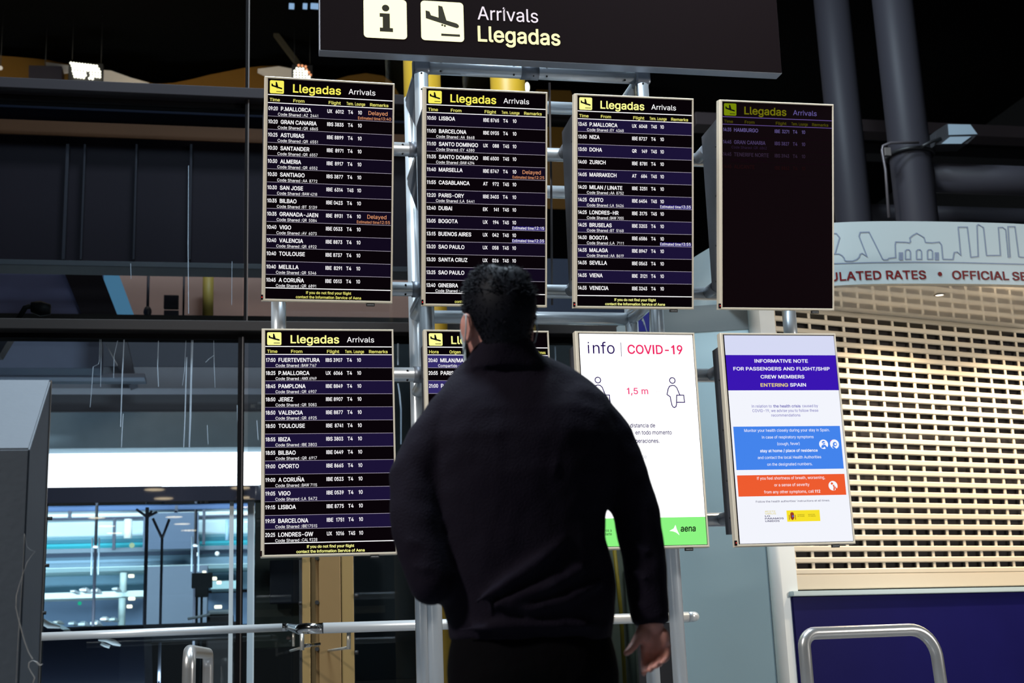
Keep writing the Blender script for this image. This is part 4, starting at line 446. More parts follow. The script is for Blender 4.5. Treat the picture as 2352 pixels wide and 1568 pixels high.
def flight_screen(b, rows, hdr=('Time','From','Flight','Term.','Lounge','Remarks'), bright=0, dim=None):
    f1, f2, f3 = lmap(.6), lmap(1.1), lmap(1.6)
    yel, whi, ytx, line = (CREAM2 if bright else CREAM), WHITE, YTXT, LINE
    if dim: yel, whi, ytx, line = dim['yel'], dim['whi'], dim['ytx'], dim['line']
    if not dim: rect(b, 17, 10, 601, 1038, HEADBG, .3)
    else: rect(b, 17, 10, 601, 1038, SCRN, .3)
    poly_fill(b, rrect(25, 17, 90, 78, 6), yel if not dim else dim['pic'], f1)
    g = lambda u, v: f2(25+65*u, 17+61*v)
    poly_fill(b, PLANE_ICON, INK, g)
    for c in ((.49, .60), (.555, .62)): poly_fill(b, circ(*c, .02, 8), INK, g)
    poly_fill(b, [(.46,.82),(.9,.82),(.9,.87),(.46,.87)], INK, g)
    put_text(b, 'Llegadas', 132, 68, 38, yel, 356, .022, f1); put_text(b, 'Arrivals', 392, 63, 25, whi, 519, .004, f1)
    rect(b, 17, 82.5, 601, 86.5, line if dim else WHITE, .6); rect(b, 17, 120.5, 601, 124, line if dim else WHITE, .6)
    if hdr[0] == 'Time': xs = ((25,72),(134,186),(299,356),(383,416),(423,471),(494,582))
    else: xs = ((25,70),(122,176),(299,356),(383,416),(423,471),(490,590))
    for t, (a, c) in zip(hdr, xs): put_text(b, t, a, 114.5, 14.5, ytx, c, .014, f1)
    for i, r in enumerate(rows):
        y = 123.5+61.65*i; W_ = whi; L_ = LINE
        if dim: W_ = dim['rows'][i][0]; L_ = dim['rows'][i][1]
        else: rect(b, 17.5, y, 600.5, y+61.6, ((ROWA, ROWA2, ROWA3)[bright] if i % 2 == 0 else ROWB), .45)
        if r is None: continue
        t, city, cs, al, num, term, lg, dl, est = (list(r)+[None]*9)[:9]
        put_text(b, t, 20, y+33.5, 17.5, W_, 63, .012, f2)
        w = tmesh(city, .014)[2]*18.5/caph(.014)*.90; x1 = 77+w
        put_text(b, city, 77, y+34, 18.5, W_, min(x1, 291), .014, f2)
        csM = W_ if not dim else dim['rows'][i][2]
        if cs:
            if hdr[0] == 'Time':
                put_text(b, 'Code Shared :', 64, y+57.5, 13, csM, 179.5, .004, f2); put_text(b, cs, 183, y+57, 13.5, csM, 250, .004, f2)
            else: put_text(b, 'Compartido :', 66, y+57.5, 13, csM, 166, .004, f2); put_text(b, cs, 182, y+57, 13.5, csM, 250, .004, f2)
        if al:
            put_text(b, al, 293, y+33, 17, W_, 293+(23 if len(al) < 3 else 29), .014, f2)
            put_text(b, num, 370, y+33, 17, W_, None, .014, f2, right=True, wf=.74)
            put_text(b, term, 390, y+33, 17, W_, 390+(24 if len(term) < 3 else 30), .014, f2); put_text(b, lg, 438, y+32.5, 17, W_, 456, .014, f2)
        c1 = dl if dl and dl[0] in 'DE' else None
        if dl == 'D': put_text(b, 'Delayed', 487, y+33, 18.5, ORANGE if not bright else PINKO, 578, .004, f2)
        if est:
            if dl == 'B': rect(b, 436, y+42, 598, y+60, BLUEBACK, .8)
            EM = (ORANGE if dl == 'D' else WHITE) if not dim else dim['rows'][i][2]
            put_text(b, 'Estimated time:', 438, y+56.5, 13.5, EM, 547, .006, f2); put_text(b, est, 548, y+55.5, 14, EM, 595, .008, f2)
        if not (i == 13): rect(b, 18, y+60.9, 600, y+62.3, L_, .7)
    if not dim:
        rect(b, 17, 985.5, 601, 989.5, WHITE, .8)
        put_text(b, 'If you do not find your flight', 204, 1012, 12.5, CREAM2 if bright else YTXT, 415, .012, f1)
        put_text(b, 'contact the Information Service of Aena', 157, 1033, 12.5, CREAM2 if bright else YTXT, 462, .012, f1)
R1 = [("09:20","P.MALLORCA","AZ  2441","UX","6012","T4","10","D","13:40"),("10:20","GRAN CANARIA","QR  6865","IBS","3835","T4","10"),
("10:25","ASTURIAS","QR  6551","IBE","8899","T4","10"),("10:30","SANTANDER","QR  6557","IBE","8971","T4","10"),("10:30","ALMERIA","QR  6552","IBE","8917","T4","10"),
("10:30","SANTIAGO","AA  8772","IBS","3877","T4","10"),("10:30","SAN JOSE","BAW 4218","IBE","6314","T4S","10"),("10:35","BILBAO","BT  5139","IBE","0423","T4","10"),
("10:35","GRANADA-JAEN","QR  5084","IBE","8931","T4","10","D","12:55"),("10:40","VIGO","AV  6073","IBE","0533","T4","10"),("10:40","VALENCIA","QR  6922","IBE","8873","T4","10"),
("10:40","TOULOUSE",None,"IBE","8737","T4","10"),("10:40","MELILLA","QR  5346","IBE","8291","T4","10"),("10:45","A CORUÑA","QR  6891","IBE","0513","T4","10")]
R2 = [("10:50","LISBOA",None,"IBE","8765","T4","10"),("11:00","BARCELONA","AA  8668","IBE","0935","T4","10"),("11:10","SANTO DOMINGO","EY  4380","UX","088","T4S","10"),
("11:35","SANTO DOMINGO","BAW 4294","IBE","6500","T4S","10"),("11:40","MARSELLA",None,"IBE","8747","T4","10","D","12:25"),("11:55","CASABLANCA",None,"AT","972","T4S","10"),
("12:20","PARIS-ORY","LA  5441","IBE","3403","T4","10"),("12:40","DUBAI",None,"EK","141","T4S","10"),("13:05","BOGOTA",None,"UX","194","T4S","10","B","12:15"),
("13:15","BUENOS AIRES",None,"UX","042","T4S","10","B","12:35"),("13:20","SAO PAULO",None,"UX","058","T4S","10"),("13:20","SANTA CRUZ",None,"UX","026","T4S","10"),
("13:25","SAO PAULO",None,None),("13:40","GINEBRA","A",None)]
R3 = [("13:45","P.MALLORCA","EY  4368","UX","6048","T4S","10"),("13:50","NIZA",None,"IBE","8727","T4","10"),("13:50","DOHA",None,"QR","149","T4S","10"),
("14:00","ZURICH",None,"IBE","8781","T4","10"),("14:05","MARRAKECH",None,"AT","684","T4S","10"),("14:20","MILAN / LINATE","AA  8752","IBE","3251","T4","10"),
("14:25","QUITO","LA  5426","IBE","6454","T4S","10","B","13:35"),("14:25","LONDRES-HR","BAW 7055","IBE","3175","T4S","10"),("14:25","BRUSELAS","BT  5168","IBE","3203","T4","10"),
("14:30","BOGOTA","LA  7111","IBE","6586","T4","10","B","13:55"),("14:35","MALAGA","AA  8619","IBE","8947","T4","10"),("14:35","SEVILLA",None,"IBE","0563","T4","10"),
("14:35","VIENA",None,"IBE","3121","T4","10"),("14:35","VENECIA",None,"IBE","3243","T4","10")]
R4 = [("14:35","HAMBURGO",None,"IBE","3271","T4","10"),("14:45","GRAN CANARIA","QR  6862","IBS","3827","T4","10"),("14:45","TENERIFE NORTE","LA  7125","IBS","3943","T4","10"),("14:45","ALICANTE",None,"IBE","8862","T4","10")]
R5 = [("17:50","FUERTEVENTURA","BAW 7167","IBS","3907","T4","10"),("18:25","P.MALLORCA","AMX 6969","UX","6066","T4","10"),("18:45","PAMPLONA","QR  6907","IBE","8849","T4","10"),
("18:50","JEREZ","QR  5083","IBE","8907","T4","10"),("18:50","VALENCIA","QR  6925","IBE","8877","T4","10"),("18:50","TOULOUSE",None,"IBE","8741","T4","10"),
("18:55","IBIZA","IBE 3803","IBS","3803","T4","10"),("18:55","BILBAO","QR  6917","IBE","0449","T4","10"),("19:00","OPORTO",None,"IBE","8665","T4","10"),
("19:00","A CORUÑA","BAW 7115","IBE","0523","T4","10"),("19:05","VIGO","LA  5472","IBE","0539","T4","10"),("19:15","LISBOA",None,"IBE","8775","T4","10"),
("19:15","BARCELONA","IBE1751S","IBE","1751","T4","10"),("20:25","LONDRES-GW","CAL 9228","UX","1016","T4S","10")]
R6 = [("20:40","MILAN/MALP","AZ",None),("20:55","PARIS-ORY",None,None),("21:00","P",None,None)]+[None]*11
DIM = dict(pic=glow('dim_pictogram', srgb(122, 140, 10), .9), yel=glow('dim_yellow', srgb(112, 110, 14), .9), whi=glow('dim_violet', srgb(104, 92, 158), .9),
  ytx=glow('dim_olive', srgb(78, 74, 10), .9), line=glow('dim_rule', srgb(96, 76, 140), .9))
_d = [glow('dim_row_a', srgb(104, 92, 150), .8), glow('dim_row_b', srgb(80, 66, 108), .75), glow('dim_row_c', srgb(58, 44, 66), .7), glow('dim_row_d', srgb(34, 14, 16), .8), glow('dim_faint', srgb(26, 10, 20), .8), glow('dim_faint_cs', srgb(46, 32, 58), .8)]
DIM['rows'] = [(_d[0], _d[4], _d[4]), (_d[1], _d[4], _d[5]), (_d[2], _d[4], _d[4]), (_d[3], SCRN, _d[4])]
SW = glow('lit_white_page', (1, 1, 1), 1.5); NAVY = glow('navy_print', srgb(38, 16, 92), .9); RED = glow('red_print', srgb(238, 38, 100), 1.0); PINK = glow('pink_print', srgb(240, 80, 130), 1.0)
PALE = glow('pale_rule', srgb(240, 205, 205), 1.0); GREY = glow('grey_print', srgb(175, 180, 190), 1.0); GREEN = glow('green_band', srgb(140, 245, 130), 1.0); BLK = glow('black_print', (.004, .004, .004), 1)
def covid_screen(b):
    rect(b, 17, 10, 601, 1038, INK, .2); rect(b, 21, 12, 599, 905, SW, .4); rect(b, 21, 905, 599, 1036, GREEN, .4)
    f = lmap(1.0); f2 = lmap(1.5)
    put_text(b, 'nfo', 86, 110, 57, NAVY, 196, 0, f); rect(b, 61.5, 67, 68, 110, NAVY, 1.2); rect(b, 61.5, 53, 68, 60, NAVY, 1.2); rect(b, 227.3, 54, 230.3, 124, NAVY, 1.0); put_text(b, 'COVID-19', 261, 109, 45, RED, 543, .02, f)
    def fig(cx, s):
        stroke(b, circ(cx, 241, 14, 22), 4.9, NAVY, f, True)
        pts = [(cx-33*s+2, 310), (cx-22*s, 280), (cx-14*s, 267), (cx, 264), (cx+13*s, 268), (cx+22*s, 285), (cx+32*s, 312)]
        stroke(b, [(cx-16*s, 322), (cx-32*s, 311), (cx-25*s, 284), (cx-17*s, 270), (cx-2*s, 265), (cx+10*s, 267), (cx+20*s, 277), (cx+33*s, 313)], 4.9, NAVY, f)
        stroke(b, [(cx-17*s, 321), (cx-11*s, 362), (cx-6*s, 372), (cx+1*s, 375), (cx+9*s, 371), (cx+13*s, 360), (cx+17*s, 314), (cx+53*s, 314), (cx+55*s, 349), (cx+15*s, 349)], 4.9, NAVY, f)
    fig(480, 1); fig(103, 1)
    put_text(b, '1,5 m', 245, 309, 31, PINK, 353, .01, f); rect(b, 169, 297, 207, 298.5, PALE, 1); rect(b, 389, 297, 427, 298.5, PALE, 1)
    put_text(b, 'distancia de', 377, 472, 20, NAVY, None, .02, f, right=True, wf=.84); put_text(b, 'en todo momento', 459, 506.5, 20, NAVY, None, .02, f, right=True, wf=.84)
    put_text(b, 'operaciones.', 394, 547, 20, NAVY, None, .02, f, right=True, wf=.84); put_text(b, 'distance', 325, 623, 19, GREY, None, -.006, f, right=True, wf=.95); put_text(b, 'ng.', 312, 661, 19, GREY, None, -.006, f, right=True, wf=.95)
    poly_fill(b, [(415,969),(437,958),(447,941),(452,962),(464,990),(448,977),(432,971)], SW, f)
    put_text(b, 'aena', 471, 973, 22*1.35, BLK, 547, .02, f, shear=.12)
    put_text(b, 'Ayúdanos a', 130, 967, 13, BLK, None, .006, f, right=True, wf=.85); put_text(b, 'cuidarte', 130, 984, 13, BLK, None, .006, f, right=True, wf=.85)
def notice_screen(b):
    pg = glow('notice_page', srgb(243, 245, 253), 1.0); top = glow('notice_top_band', srgb(214, 218, 244), 1.0); indigo = glow('notice_indigo', srgb(58, 22, 178), 1.0)
    blue = glow('notice_blue', srgb(68, 132, 236), 1.0); org = glow('notice_orange', srgb(238, 92, 48), 1.0); vio = glow('notice_violet_print', srgb(98, 90, 180), 1.0); wt = glow('notice_white_print', srgb(248, 248, 255), 1.0)
    gold = glow('notice_gold_print', srgb(238, 214, 120), 1.0); fl = glow('notice_flag_yellow', srgb(248, 226, 44), 1.0); ol = glow('notice_pale_gold', srgb(226, 216, 150), 1.0); brn = glow('notice_crest_red', srgb(150, 60, 40), 1); dk = glow('notice_dark_print', srgb(60, 50, 20), 1); mag = glow('notice_magenta', srgb(190, 30, 160), 1)
    rect(b, 17, 10, 601, 1038, INK, .2); rect(b, 22, 12, 600, 112, top, .4); rect(b, 22, 290, 600, 1036, pg, .4); rect(b, 22, 112, 600, 290, indigo, .4)
    f = lmap(1.0); g = lmap(1.4)
    put_text(b, 'INFORMATIVE NOTE', 170, 150, 17, wt, 450, .016, f); put_text(b, 'FOR PASSENGERS AND FLIGHT/SHIP', 57, 189.5, 17, wt, 562, .016, f)
    put_text(b, 'CREW MEMBERS', 195, 230, 17, wt, 424, .016, f); put_text(b, 'ENTERING', 191, 271.5, 17, gold, 335, .016, f); put_text(b, 'SPAIN', 345, 271, 17, wt, 429, .016, f)
    put_text(b, 'In relation to', 137, 376, 14, vio, 240, 0, f); put_text(b, 'the health crisis', 248, 376, 14, vio, 390, .014, f); put_text(b, 'caused by', 399, 375.5, 14, vio, 482, 0, f)
    put_text(b, 'COVID-19, we advise you to follow these', 138, 398.5, 14, vio, 481, 0, f); put_text(b, 'recommendations', 234, 421.5, 14, vio, 385, 0, f)
    rect(b, 33, 470, 587, 682.5, blue, .7); rect(b, 33, 708.5, 587, 811, org, .7)
    for t, a, c, y, bo in (('Monitor your health closely during your stay in Spain.',88,531,496.5,.006),('In case of respiratory symptoms',176,444,530,.006),('(cough, fever)',252,368,563,.006),('stay at home / place of residence',161,459,597,.018),('and contact the local Health Authorities',146,474,630,.006),('on the designated numbers.',192,425,663.5,.006),
        ('If you feel shortness of breath, worsening,',134,484,731,.006),('or a sense of severity',219,400,764.5,.006),('from any other symptoms, call',164,420,798,.006),('112',425,453,798,.02)):
        put_text(b, t, a, y, 14, wt, c, bo, f)
    for cx, cy, bg in ((493, 561, blue), (550, 561, blue), (522, 766, org)):
        poly_fill(b, circ(cx, cy, 23.5, 26), wt, f)
    poly_fill(b, circ(493, 553, 9, 14), blue, g); poly_fill(b, [(478,577),(484,565),(500,563),(512,577),(516,586),(503,585),(497,573),(487,580)], blue, g)
    stroke(b, [(484,557),(505,551)], 4, wt, lmap(1.8))
    poly_fill(b, circ(552, 561, 11, 14), blue, g); poly_fill(b, circ(554, 561, 5.5, 12), wt, lmap(1.8)); poly_fill(b, [(541,566),(548,575),(560,586),(546,585),(536,577)], blue, g); poly_fill(b, circ(532, 543, 3, 8), mag, g)
    poly_fill(b, circ(517, 755, 6, 12), org, g); poly_fill(b, [(520,763),(527,760),(531,775),(529,788),(521,788),(524,774)], org, g); poly_fill(b, [(531,766),(541,780),(534,788)], org, g)
    put_text(b, "Follow the health authorities' instructions at all times.", 119, 841.5, 9.5, NAVY, 499, .006, f)
    put_text(b, '#ESTE', 160, 889, 8, ol, 214, .02, f); put_text(b, 'VIRUS', 159, 899.5, 8, ol, 216, .02, f); put_text(b, 'LO', 159, 911, 8, NAVY, 184, .03, f); put_text(b, 'PARAMOS', 158, 923, 8, NAVY, 253, .03, f); put_text(b, 'UNIDOS', 158, 935, 8, NAVY, 231, .03, f)
    rect(b, 270, 882, 440, 936, fl, .8)
    poly_fill(b, [(288,900),(307,900),(307,918),(302,926),(297.5,929),(293,926),(288,918)], brn, g); poly_fill(b, [(288,900),(290,893),(297.5,890),(305,893),(307,900)], brn, g); poly_fill(b, circ(301, 910, 5.5, 10), vio, lmap(1.8))
    for xx in (282, 313): rect(b, xx-1.6, 903, xx+1.6, 927, brn, 1.2)
    put_text(b, 'GOBIERNO', 325, 906, 4.5, dk, 361, 0, g); put_text(b, 'DE ESPAÑA', 325, 913.5, 4.5, dk, 361, 0, g); put_text(b, 'MINISTERIO', 380, 906, 4.5, dk, 415, 0, g); put_text(b, 'DE SANIDAD', 380, 913.5, 4.5, dk, 418, 0, g)
def display(idx, label, fill, led=True, name='flight_display'):
    x, y, z, tilt, yaw = POSES[idx]; z += CAMZ
    t = thing(name, label, 'screen', (x, y, z), 'screens on the arrivals stand', (math.radians(tilt), 0, math.radians(yaw)))
    b = MB(); fr = [(-DW/2,-DH/2),(DW/2,-DH/2),(DW/2,DH/2),(-DW/2,DH/2)]; inn = [(-DW/2+.0165,-DH/2+.0115),(DW/2-.0085,-DH/2+.0115),(DW/2-.0085,DH/2-.0095),(-DW/2+.0165,DH/2-.0095)]
    mid = [(a+(c-a)*.25, d+(e-d)*.25) for (a, d), (c, e) in zip(fr, inn)]
    vs = [(p[0], .002, p[1]) for p in fr]+[(p[0], -.002, p[1]) for p in mid]+[(p[0], -.002, p[1]) for p in [(q[0]*.2+r[0]*.8, q[1]*.2+r[1]*.8) for q, r in zip(fr, inn)]]+[(p[0], .004, p[1]) for p in inn]+[(p[0], .045, p[1]) for p in fr]
    fs = []
    for k in range(3):
        for i in range(4): fs.append((k*4+i, k*4+(i+1) % 4, (k+1)*4+(i+1) % 4, (k+1)*4+i))
    for i in range(4): fs.append((i, 16+i, 16+(i+1) % 4, (i+1) % 4))
    fs.append((16, 17, 18, 19))
    b.add(vs, fs, BEZEL); b.build('bezel', t)
    b = MB(); f = lmap(0); b.quad(f(14, 8), f(604, 8), f(604, 1041), f(14, 1041), SCRN); fill(b); s = b.build('screen', t, fix=False)
    # housing behind: back face vertical in the world
    b = MB(); w = DW/2-.004
    if idx < 4: prof = [(.045,.44),(.285,.385),(.125,-.415),(.045,-.44)]
    else: prof = [(.045,.465),(.14,.465),(.14,-.455),(.045,-.455)]
    n = len(prof); vs = [(-w, a, c) for a, c in prof]+[(w, a, c) for a, c in prof]
    b.add(vs, [tuple(range(n))[::-1], tuple(range(n, 2*n))]+[(i, (i+1) % n, n+(i+1) % n, n+i) for i in range(n)], HOUSING)
    for zz in (.30, .05, -.2, -.38):
        b.tube([(-w-.003, .065, zz), (-w+.002, .065, zz)], .005, BLACK, 8)
    b.build('housing', t)
    b = MB(); b.bbox((.182, .0, -DH/2-.0145), (.222, .012, -DH/2-.0005), BLACK, .001)
    put_text(b, 'SAMSUNG', 186, 0, 5, mat('badge_print', (.35, .35, .36), .5), 218, .02, lambda u, v: Vector((u/1000, -.0006, -DH/2-.0098-v/1000)))
    b.build('brand_badge', t, fix=False)['label'] = 'small black name badge under the bezel'
    b = MB(); b.bbox((-DW/2-.0035, -.003, -DH/2+.006), (-DW/2+.006, .012, -DH/2+.03), mat('sensor_window', (.012, .004, .006), .2), .001)
    e = b.build('sensor_window', t)
    if led:
        b = MB(); b.ball((-DW/2+.001, -.004, -DH/2+.018), .0022, RED_LED, n=8); b.build('standby_light', e)['label'] = 'tiny red standby light'
    return t
display(0, 'upper row flight screen listing 09:20 P.MALLORCA to 10:45 A CORUÑA', lambda b: flight_screen(b, R1, bright=0))
display(1, 'upper row flight screen listing 10:50 LISBOA, its foot hidden by the head', lambda b: flight_screen(b, R2, bright=0))
display(2, 'upper row flight screen listing 13:45 P.MALLORCA to 14:35 VENECIA', lambda b: flight_screen(b, R3, bright=1))
display(3, 'dim failing flight screen, almost black below TENERIFE NORTE', lambda b: flight_screen(b, R4, dim=DIM))
display(4, 'lower row flight screen listing 17:50 FUERTEVENTURA to 20:25 LONDRES-GW', lambda b: flight_screen(b, R5, bright=1), led=False)
display(5, 'Spanish flight screen headed Hora, mostly hidden behind the man', lambda b: flight_screen(b, R6, ('Hora','Origen','Vuelo','Term.','Sala','Observaciones'), bright=2), led=False)
display(6, 'glaring white info COVID-19 screen with green foot band', covid_screen, led=False, name='information_display')
display(7, 'informative note screen with indigo, blue and orange panels', notice_screen, name='information_display')
# ------------------------------------------------------------------ overhead sign
def sign():
    Yf = 6.22; tl = math.radians(2.2)
    A = P(734, 118, Yf); B = P(1797, 165, Yf); w = B.x-A.x; zb = (A.z+B.z)/2
    t = thing('arrivals_sign', 'dark overhead sign reading Arrivals Llegadas with two yellow pictograms', 'sign', (A.x, Yf, zb), rot=(tl, 0, 0))
    Hs = .62; D = .085
    face = mat('sign_face', (.0062, .0034, .0040), .75, spec=.04); edge = mat('sign_edge', (.30, .32, .38), .4, .4)
    b = MB(); b.bbox((0, .006, 0), (w, D, Hs), edge, .003); b.build('sign_case', t)
    b = MB(); b.box((.004, 0, .004), (w-.004, .008, Hs-.004), face); b.build('sign_face', t)
    M = lambda px, py: None
    R3_ = Matrix.Rotation(tl, 3, 'X'); o = Vector((A.x, Yf, zb)); n = R3_ @ Vector((0, -1, 0)); ri = R3_.inverted()
    def loc(px, py, off=.002):
        d = ray(px, py); k = (o-CAM).dot(n)/d.dot(n); q = ri @ (CAM+d*k-o); return Vector((q.x, -off, q.z))
    yl = glow('sign_lamp_yellow', srgb(255, 252, 200), 1.5); yl2 = glow('sign_letter_yellow', srgb(255, 250, 190), 1.15); wl = glow('sign_letter_white', srgb(250, 240, 250), 1.0)
    mk = mat('sign_pictogram_ink', (.02, .015, .005), .4)
    def sq(px0, py0, px1, py1, name):
        a = loc(px0, py0); c = loc(px1, py1); return a.x, a.z, c.x, c.z
    # geometry from photo: squares 375 zoom px ~ .198 m
    for k, (x0, yb_l, x1) in enumerate(((835.5, 86.5, 935), (967.5, 92.5, 1066))):
        a = loc(x0, yb_l); c = loc(x1, yb_l+4.5); s = (c.x-a.x); z0 = (a.z+c.z)/2
        fn = lambda off: (lambda u, v: Vector((a.x+u*s, -off, z0+s*.975*(1-v))))
        b = MB(); poly_fill(b, rrect(0, 0, 1, 1, .09), yl, fn(.003)); pp = b.build('pictogram_panel', t, fix=False)
        b = MB()
        if k == 0:
            poly_fill(b, circ(.51, .235, .086, 24), mk, fn(.0045)); poly_fill(b, [(.37,.37),(.605,.37),(.605,.735),(.675,.735),(.675,.835),(.37,.835),(.37,.735),(.44,.735),(.44,.465),(.37,.465)], mk, fn(.0045))
        else:
            poly_fill(b, PLANE_ICON, mk, fn(.0045))
            for q in ((.495, .60), (.555, .617)): poly_fill(b, circ(*q, .026, 12), mk, fn(.0045))
            poly_fill(b, [(.465,.815),(.905,.815),(.905,.875),(.465,.875)], mk, fn(.0045))
        b.build('pictogram', pp, fix=False)['label'] = 'dark letter i symbol' if k == 0 else 'dark landing aeroplane symbol'
    for txt, x0, y0, x1, cap, M_, bo in (('Arrivals', 1097, 45.5, 1236, 30, wl, .006), ('Llegadas', 1097.5, 95, 1287, 35, yl2, .016)):
        a = loc(x0, y0); c = loc(x1, y0+(x1-x0)*.049); h = loc(x0, y0-cap).z-a.z
        b = MB(); put_text(b, txt, 0, 0, h, M_, c.x-a.x, bo, lambda u, v: Vector((a.x+u, -.003, (a.z+c.z)/2-v)))
        b.build('lettering', t, fix=False)['label'] = ('white' if txt[0] == 'A' else 'yellow')+' illuminated word '+txt
sign()
# ------------------------------------------------------------------ truss stand
def truss():
    Yf, Yb, R = 6.45, 6.90, .0365
    xl = P(981, 718, Yf).x; xr = P(1509, 735, Yf).x
    zt = P(1000, 156, Yf).z
    t = thing('truss_stand', 'aluminium tube truss stand carrying the arrivals screens', 'stand', (xl, Yf, 0))
    z1 = P(930, 343, Yf).z; z2 = P(930, 664, Yf).z; z3 = P(930, 860, Yf).z; z4 = P(1640, 1193, Yf).z
    zm = P(1200, 730, Yb).z; zk = P(1273, 441, Yb).z
    for x, y in ((xl, Yf), (xl, Yb), (xr, Yf), (xr, Yb)):
        part('column', t, lambda b: b.tube([(x, y, 0), (x, y, zt+.02)], R, ALU, 28))
    xs1 = P(640, 725, Yf).x; xs4 = P(1814, 741, Yf).x
    for z in (z1, z2, z3, z4):
        part('crossbar', t, lambda b: b.tube([(xs1-.02, Yf-.0, z), (xs4+.02, Yf, z)], R*.98, ALU, 28))
        for x in (xl, xr):
            for sx in (-1, 1): part('clamp_collar', t, lambda b: b.tube([(x+sx*.028, Yf, z), (x+sx*.075, Yf, z)], R*1.12, ALU_DARK, 24))
        for x in (xl-.11, xr+.11):
            for a in (20, -60): part('bolt', t, lambda b: b.ball((x, Yf-R*math.cos(math.radians(a)), z+R*math.sin(math.radians(a))), .0055, BLACK, n=8))
    for y, zz in ((Yf, (zt,)), (Yb, (zt, zm, zk))):
        for z in zz: part('crossbar', t, lambda b: b.tube([(xl+.03, y, z), (xr-.03, y, z)], R*.98, ALU, 28))
    xc = (xl+xr)/2-.02
    part('splice_sleeve', t, lambda b: b.tube([(xc-.048, Yf, zt), (xc+.048, Yf, zt)], R*1.1, ALU_DARK, 28))
    for x in (xl+.10, xl+.6, xc-.09, xc+.09, xr-.10):
        for a in (38, -50): part('bolt', t, lambda b: b.ball((x, Yf-R*math.cos(math.radians(a)), zt+R*math.sin(math.radians(a))), .006, BLACK, n=8))
    for x in (xl, xr):
        for z in (zt-.05, zt-.14, z2+.12, z3+.16): part('bolt', t, lambda b: b.ball((x-.004, Yf-R, z), .006, BLACK, n=8))
    for x in (xl, xr):
        for z in (zt, z1, z2, zm, z3, z4):
            part('tie_tube', t, lambda b: b.tube([(x, Yf, z), (x, Yb, z)], R*.9, ALU, 20))
        part('corner_node', t, lambda b: b.bbox((x-.042, Yf-.042, zt-.045), (x+.042, Yf+.06, zt+.055), ALU_DARK, .012))
        for z in (z1, zt):
            def gus(b):
                vs = [(x-.03, Yf+.02, z-.02), (x-.03, Yb, z-.02), (x-.03, Yf+.02, z-.34), (x-.026, Yf+.02, z-.02), (x-.026, Yb, z-.02), (x-.026, Yf+.02, z-.34)]
                b.add(vs, [(0,1,2),(5,4,3),(0,3,4,1),(1,4,5,2),(2,5,3,0)], ALU_DARK)
            part('gusset_plate', t, gus)
    for x in (xs1, xs4):
        part('short_post', t, lambda b: b.tube([(x, Yf, z2-.05), (x, Yf, z3+.05)], R, ALU, 24))
    # screen brackets
    for i, (dx, dy, dz, tilt, yw) in enumerate(POSES):
        zz = (z1, z2) if i < 4 else (z3, z4)
        for z in zz:
            for s in (-1, 1):
                y0 = 6.33 if i < 4 else 6.28
                part('screen_bracket', t, lambda b: b.tube([(dx+s*.235, y0-.03, z), (dx+s*.235, Yf-.02, z)], .03, ALU_DARK, 16))
    for x, y in ((xl, (Yf+Yb)/2), (xr, (Yf+Yb)/2)):
        part('base_plate', t, lambda b: b.bbox((x-.14, Yf-.15, 0), (x+.14, Yb+.15, .015), ALU_DARK, .003))
    part('hanging_cable', t, lambda b: b.tube([P(1262, 190, Yf-.0), P(1263, 260, Yf+.02), P(1266, 420, Yf+.06), P(1268, 700, Yf+.08)], .006, mat('grey_cable', (.10, .09, .095), .6), 8), 'thin grey cable hanging behind the screens')
truss()
# ------------------------------------------------------------------ room shell
def slab(name, a, b_, M, label=None, cat=None):
    b = MB(); b.box(a, b_, M); o = b.build(name)
    return structure(o, label, cat)
slab('floor', (-16, -16, -.12), (18, 46, 0), mat('polished_floor', (.16, .16, .165), .25, var=.15))
slab('ceiling', (-16, -16, 13.2), (18, 46, 13.4), mat('dark_roof', (.0012, .0012, .0012), .9, spec=.05))
slab('wall_front', (-16, -16.2, 0), (18, -16, 13.2), mat('hall_wall', (.003, .003, .0035), .9))
slab('wall_left', (-16.2, -16, 0), (-16, 46, 13.2), mat('hall_wall', (.003, .003, .0035), .9))
slab('wall_right', (18, -16, 0), (18.2, 46, 13.2), mat('hall_wall', (.003, .003, .0035), .9))
slab('wall_back', (-16, 46, 0), (18, 46.2, 13.2), mat('hall_wall', (.003, .003, .0035), .9))
def zb(px, py, Y): return P(px, py, Y).z
def hbox(name, x0, x1, y0, y1, Y, d, M, parent=None, xr=300):
    """long level member: photo columns x0..x1, top row y0, bottom row y1 read at column xr, front face at distance Y"""
    ym = (y0+y1)/2
    return part(name, parent, lambda b: b.bbox((P(x0, ym, Y).x, Y, zb(xr, y1, Y)), (P(x1, ym, Y).x, Y+d, zb(xr, y0, Y)), M, .006))
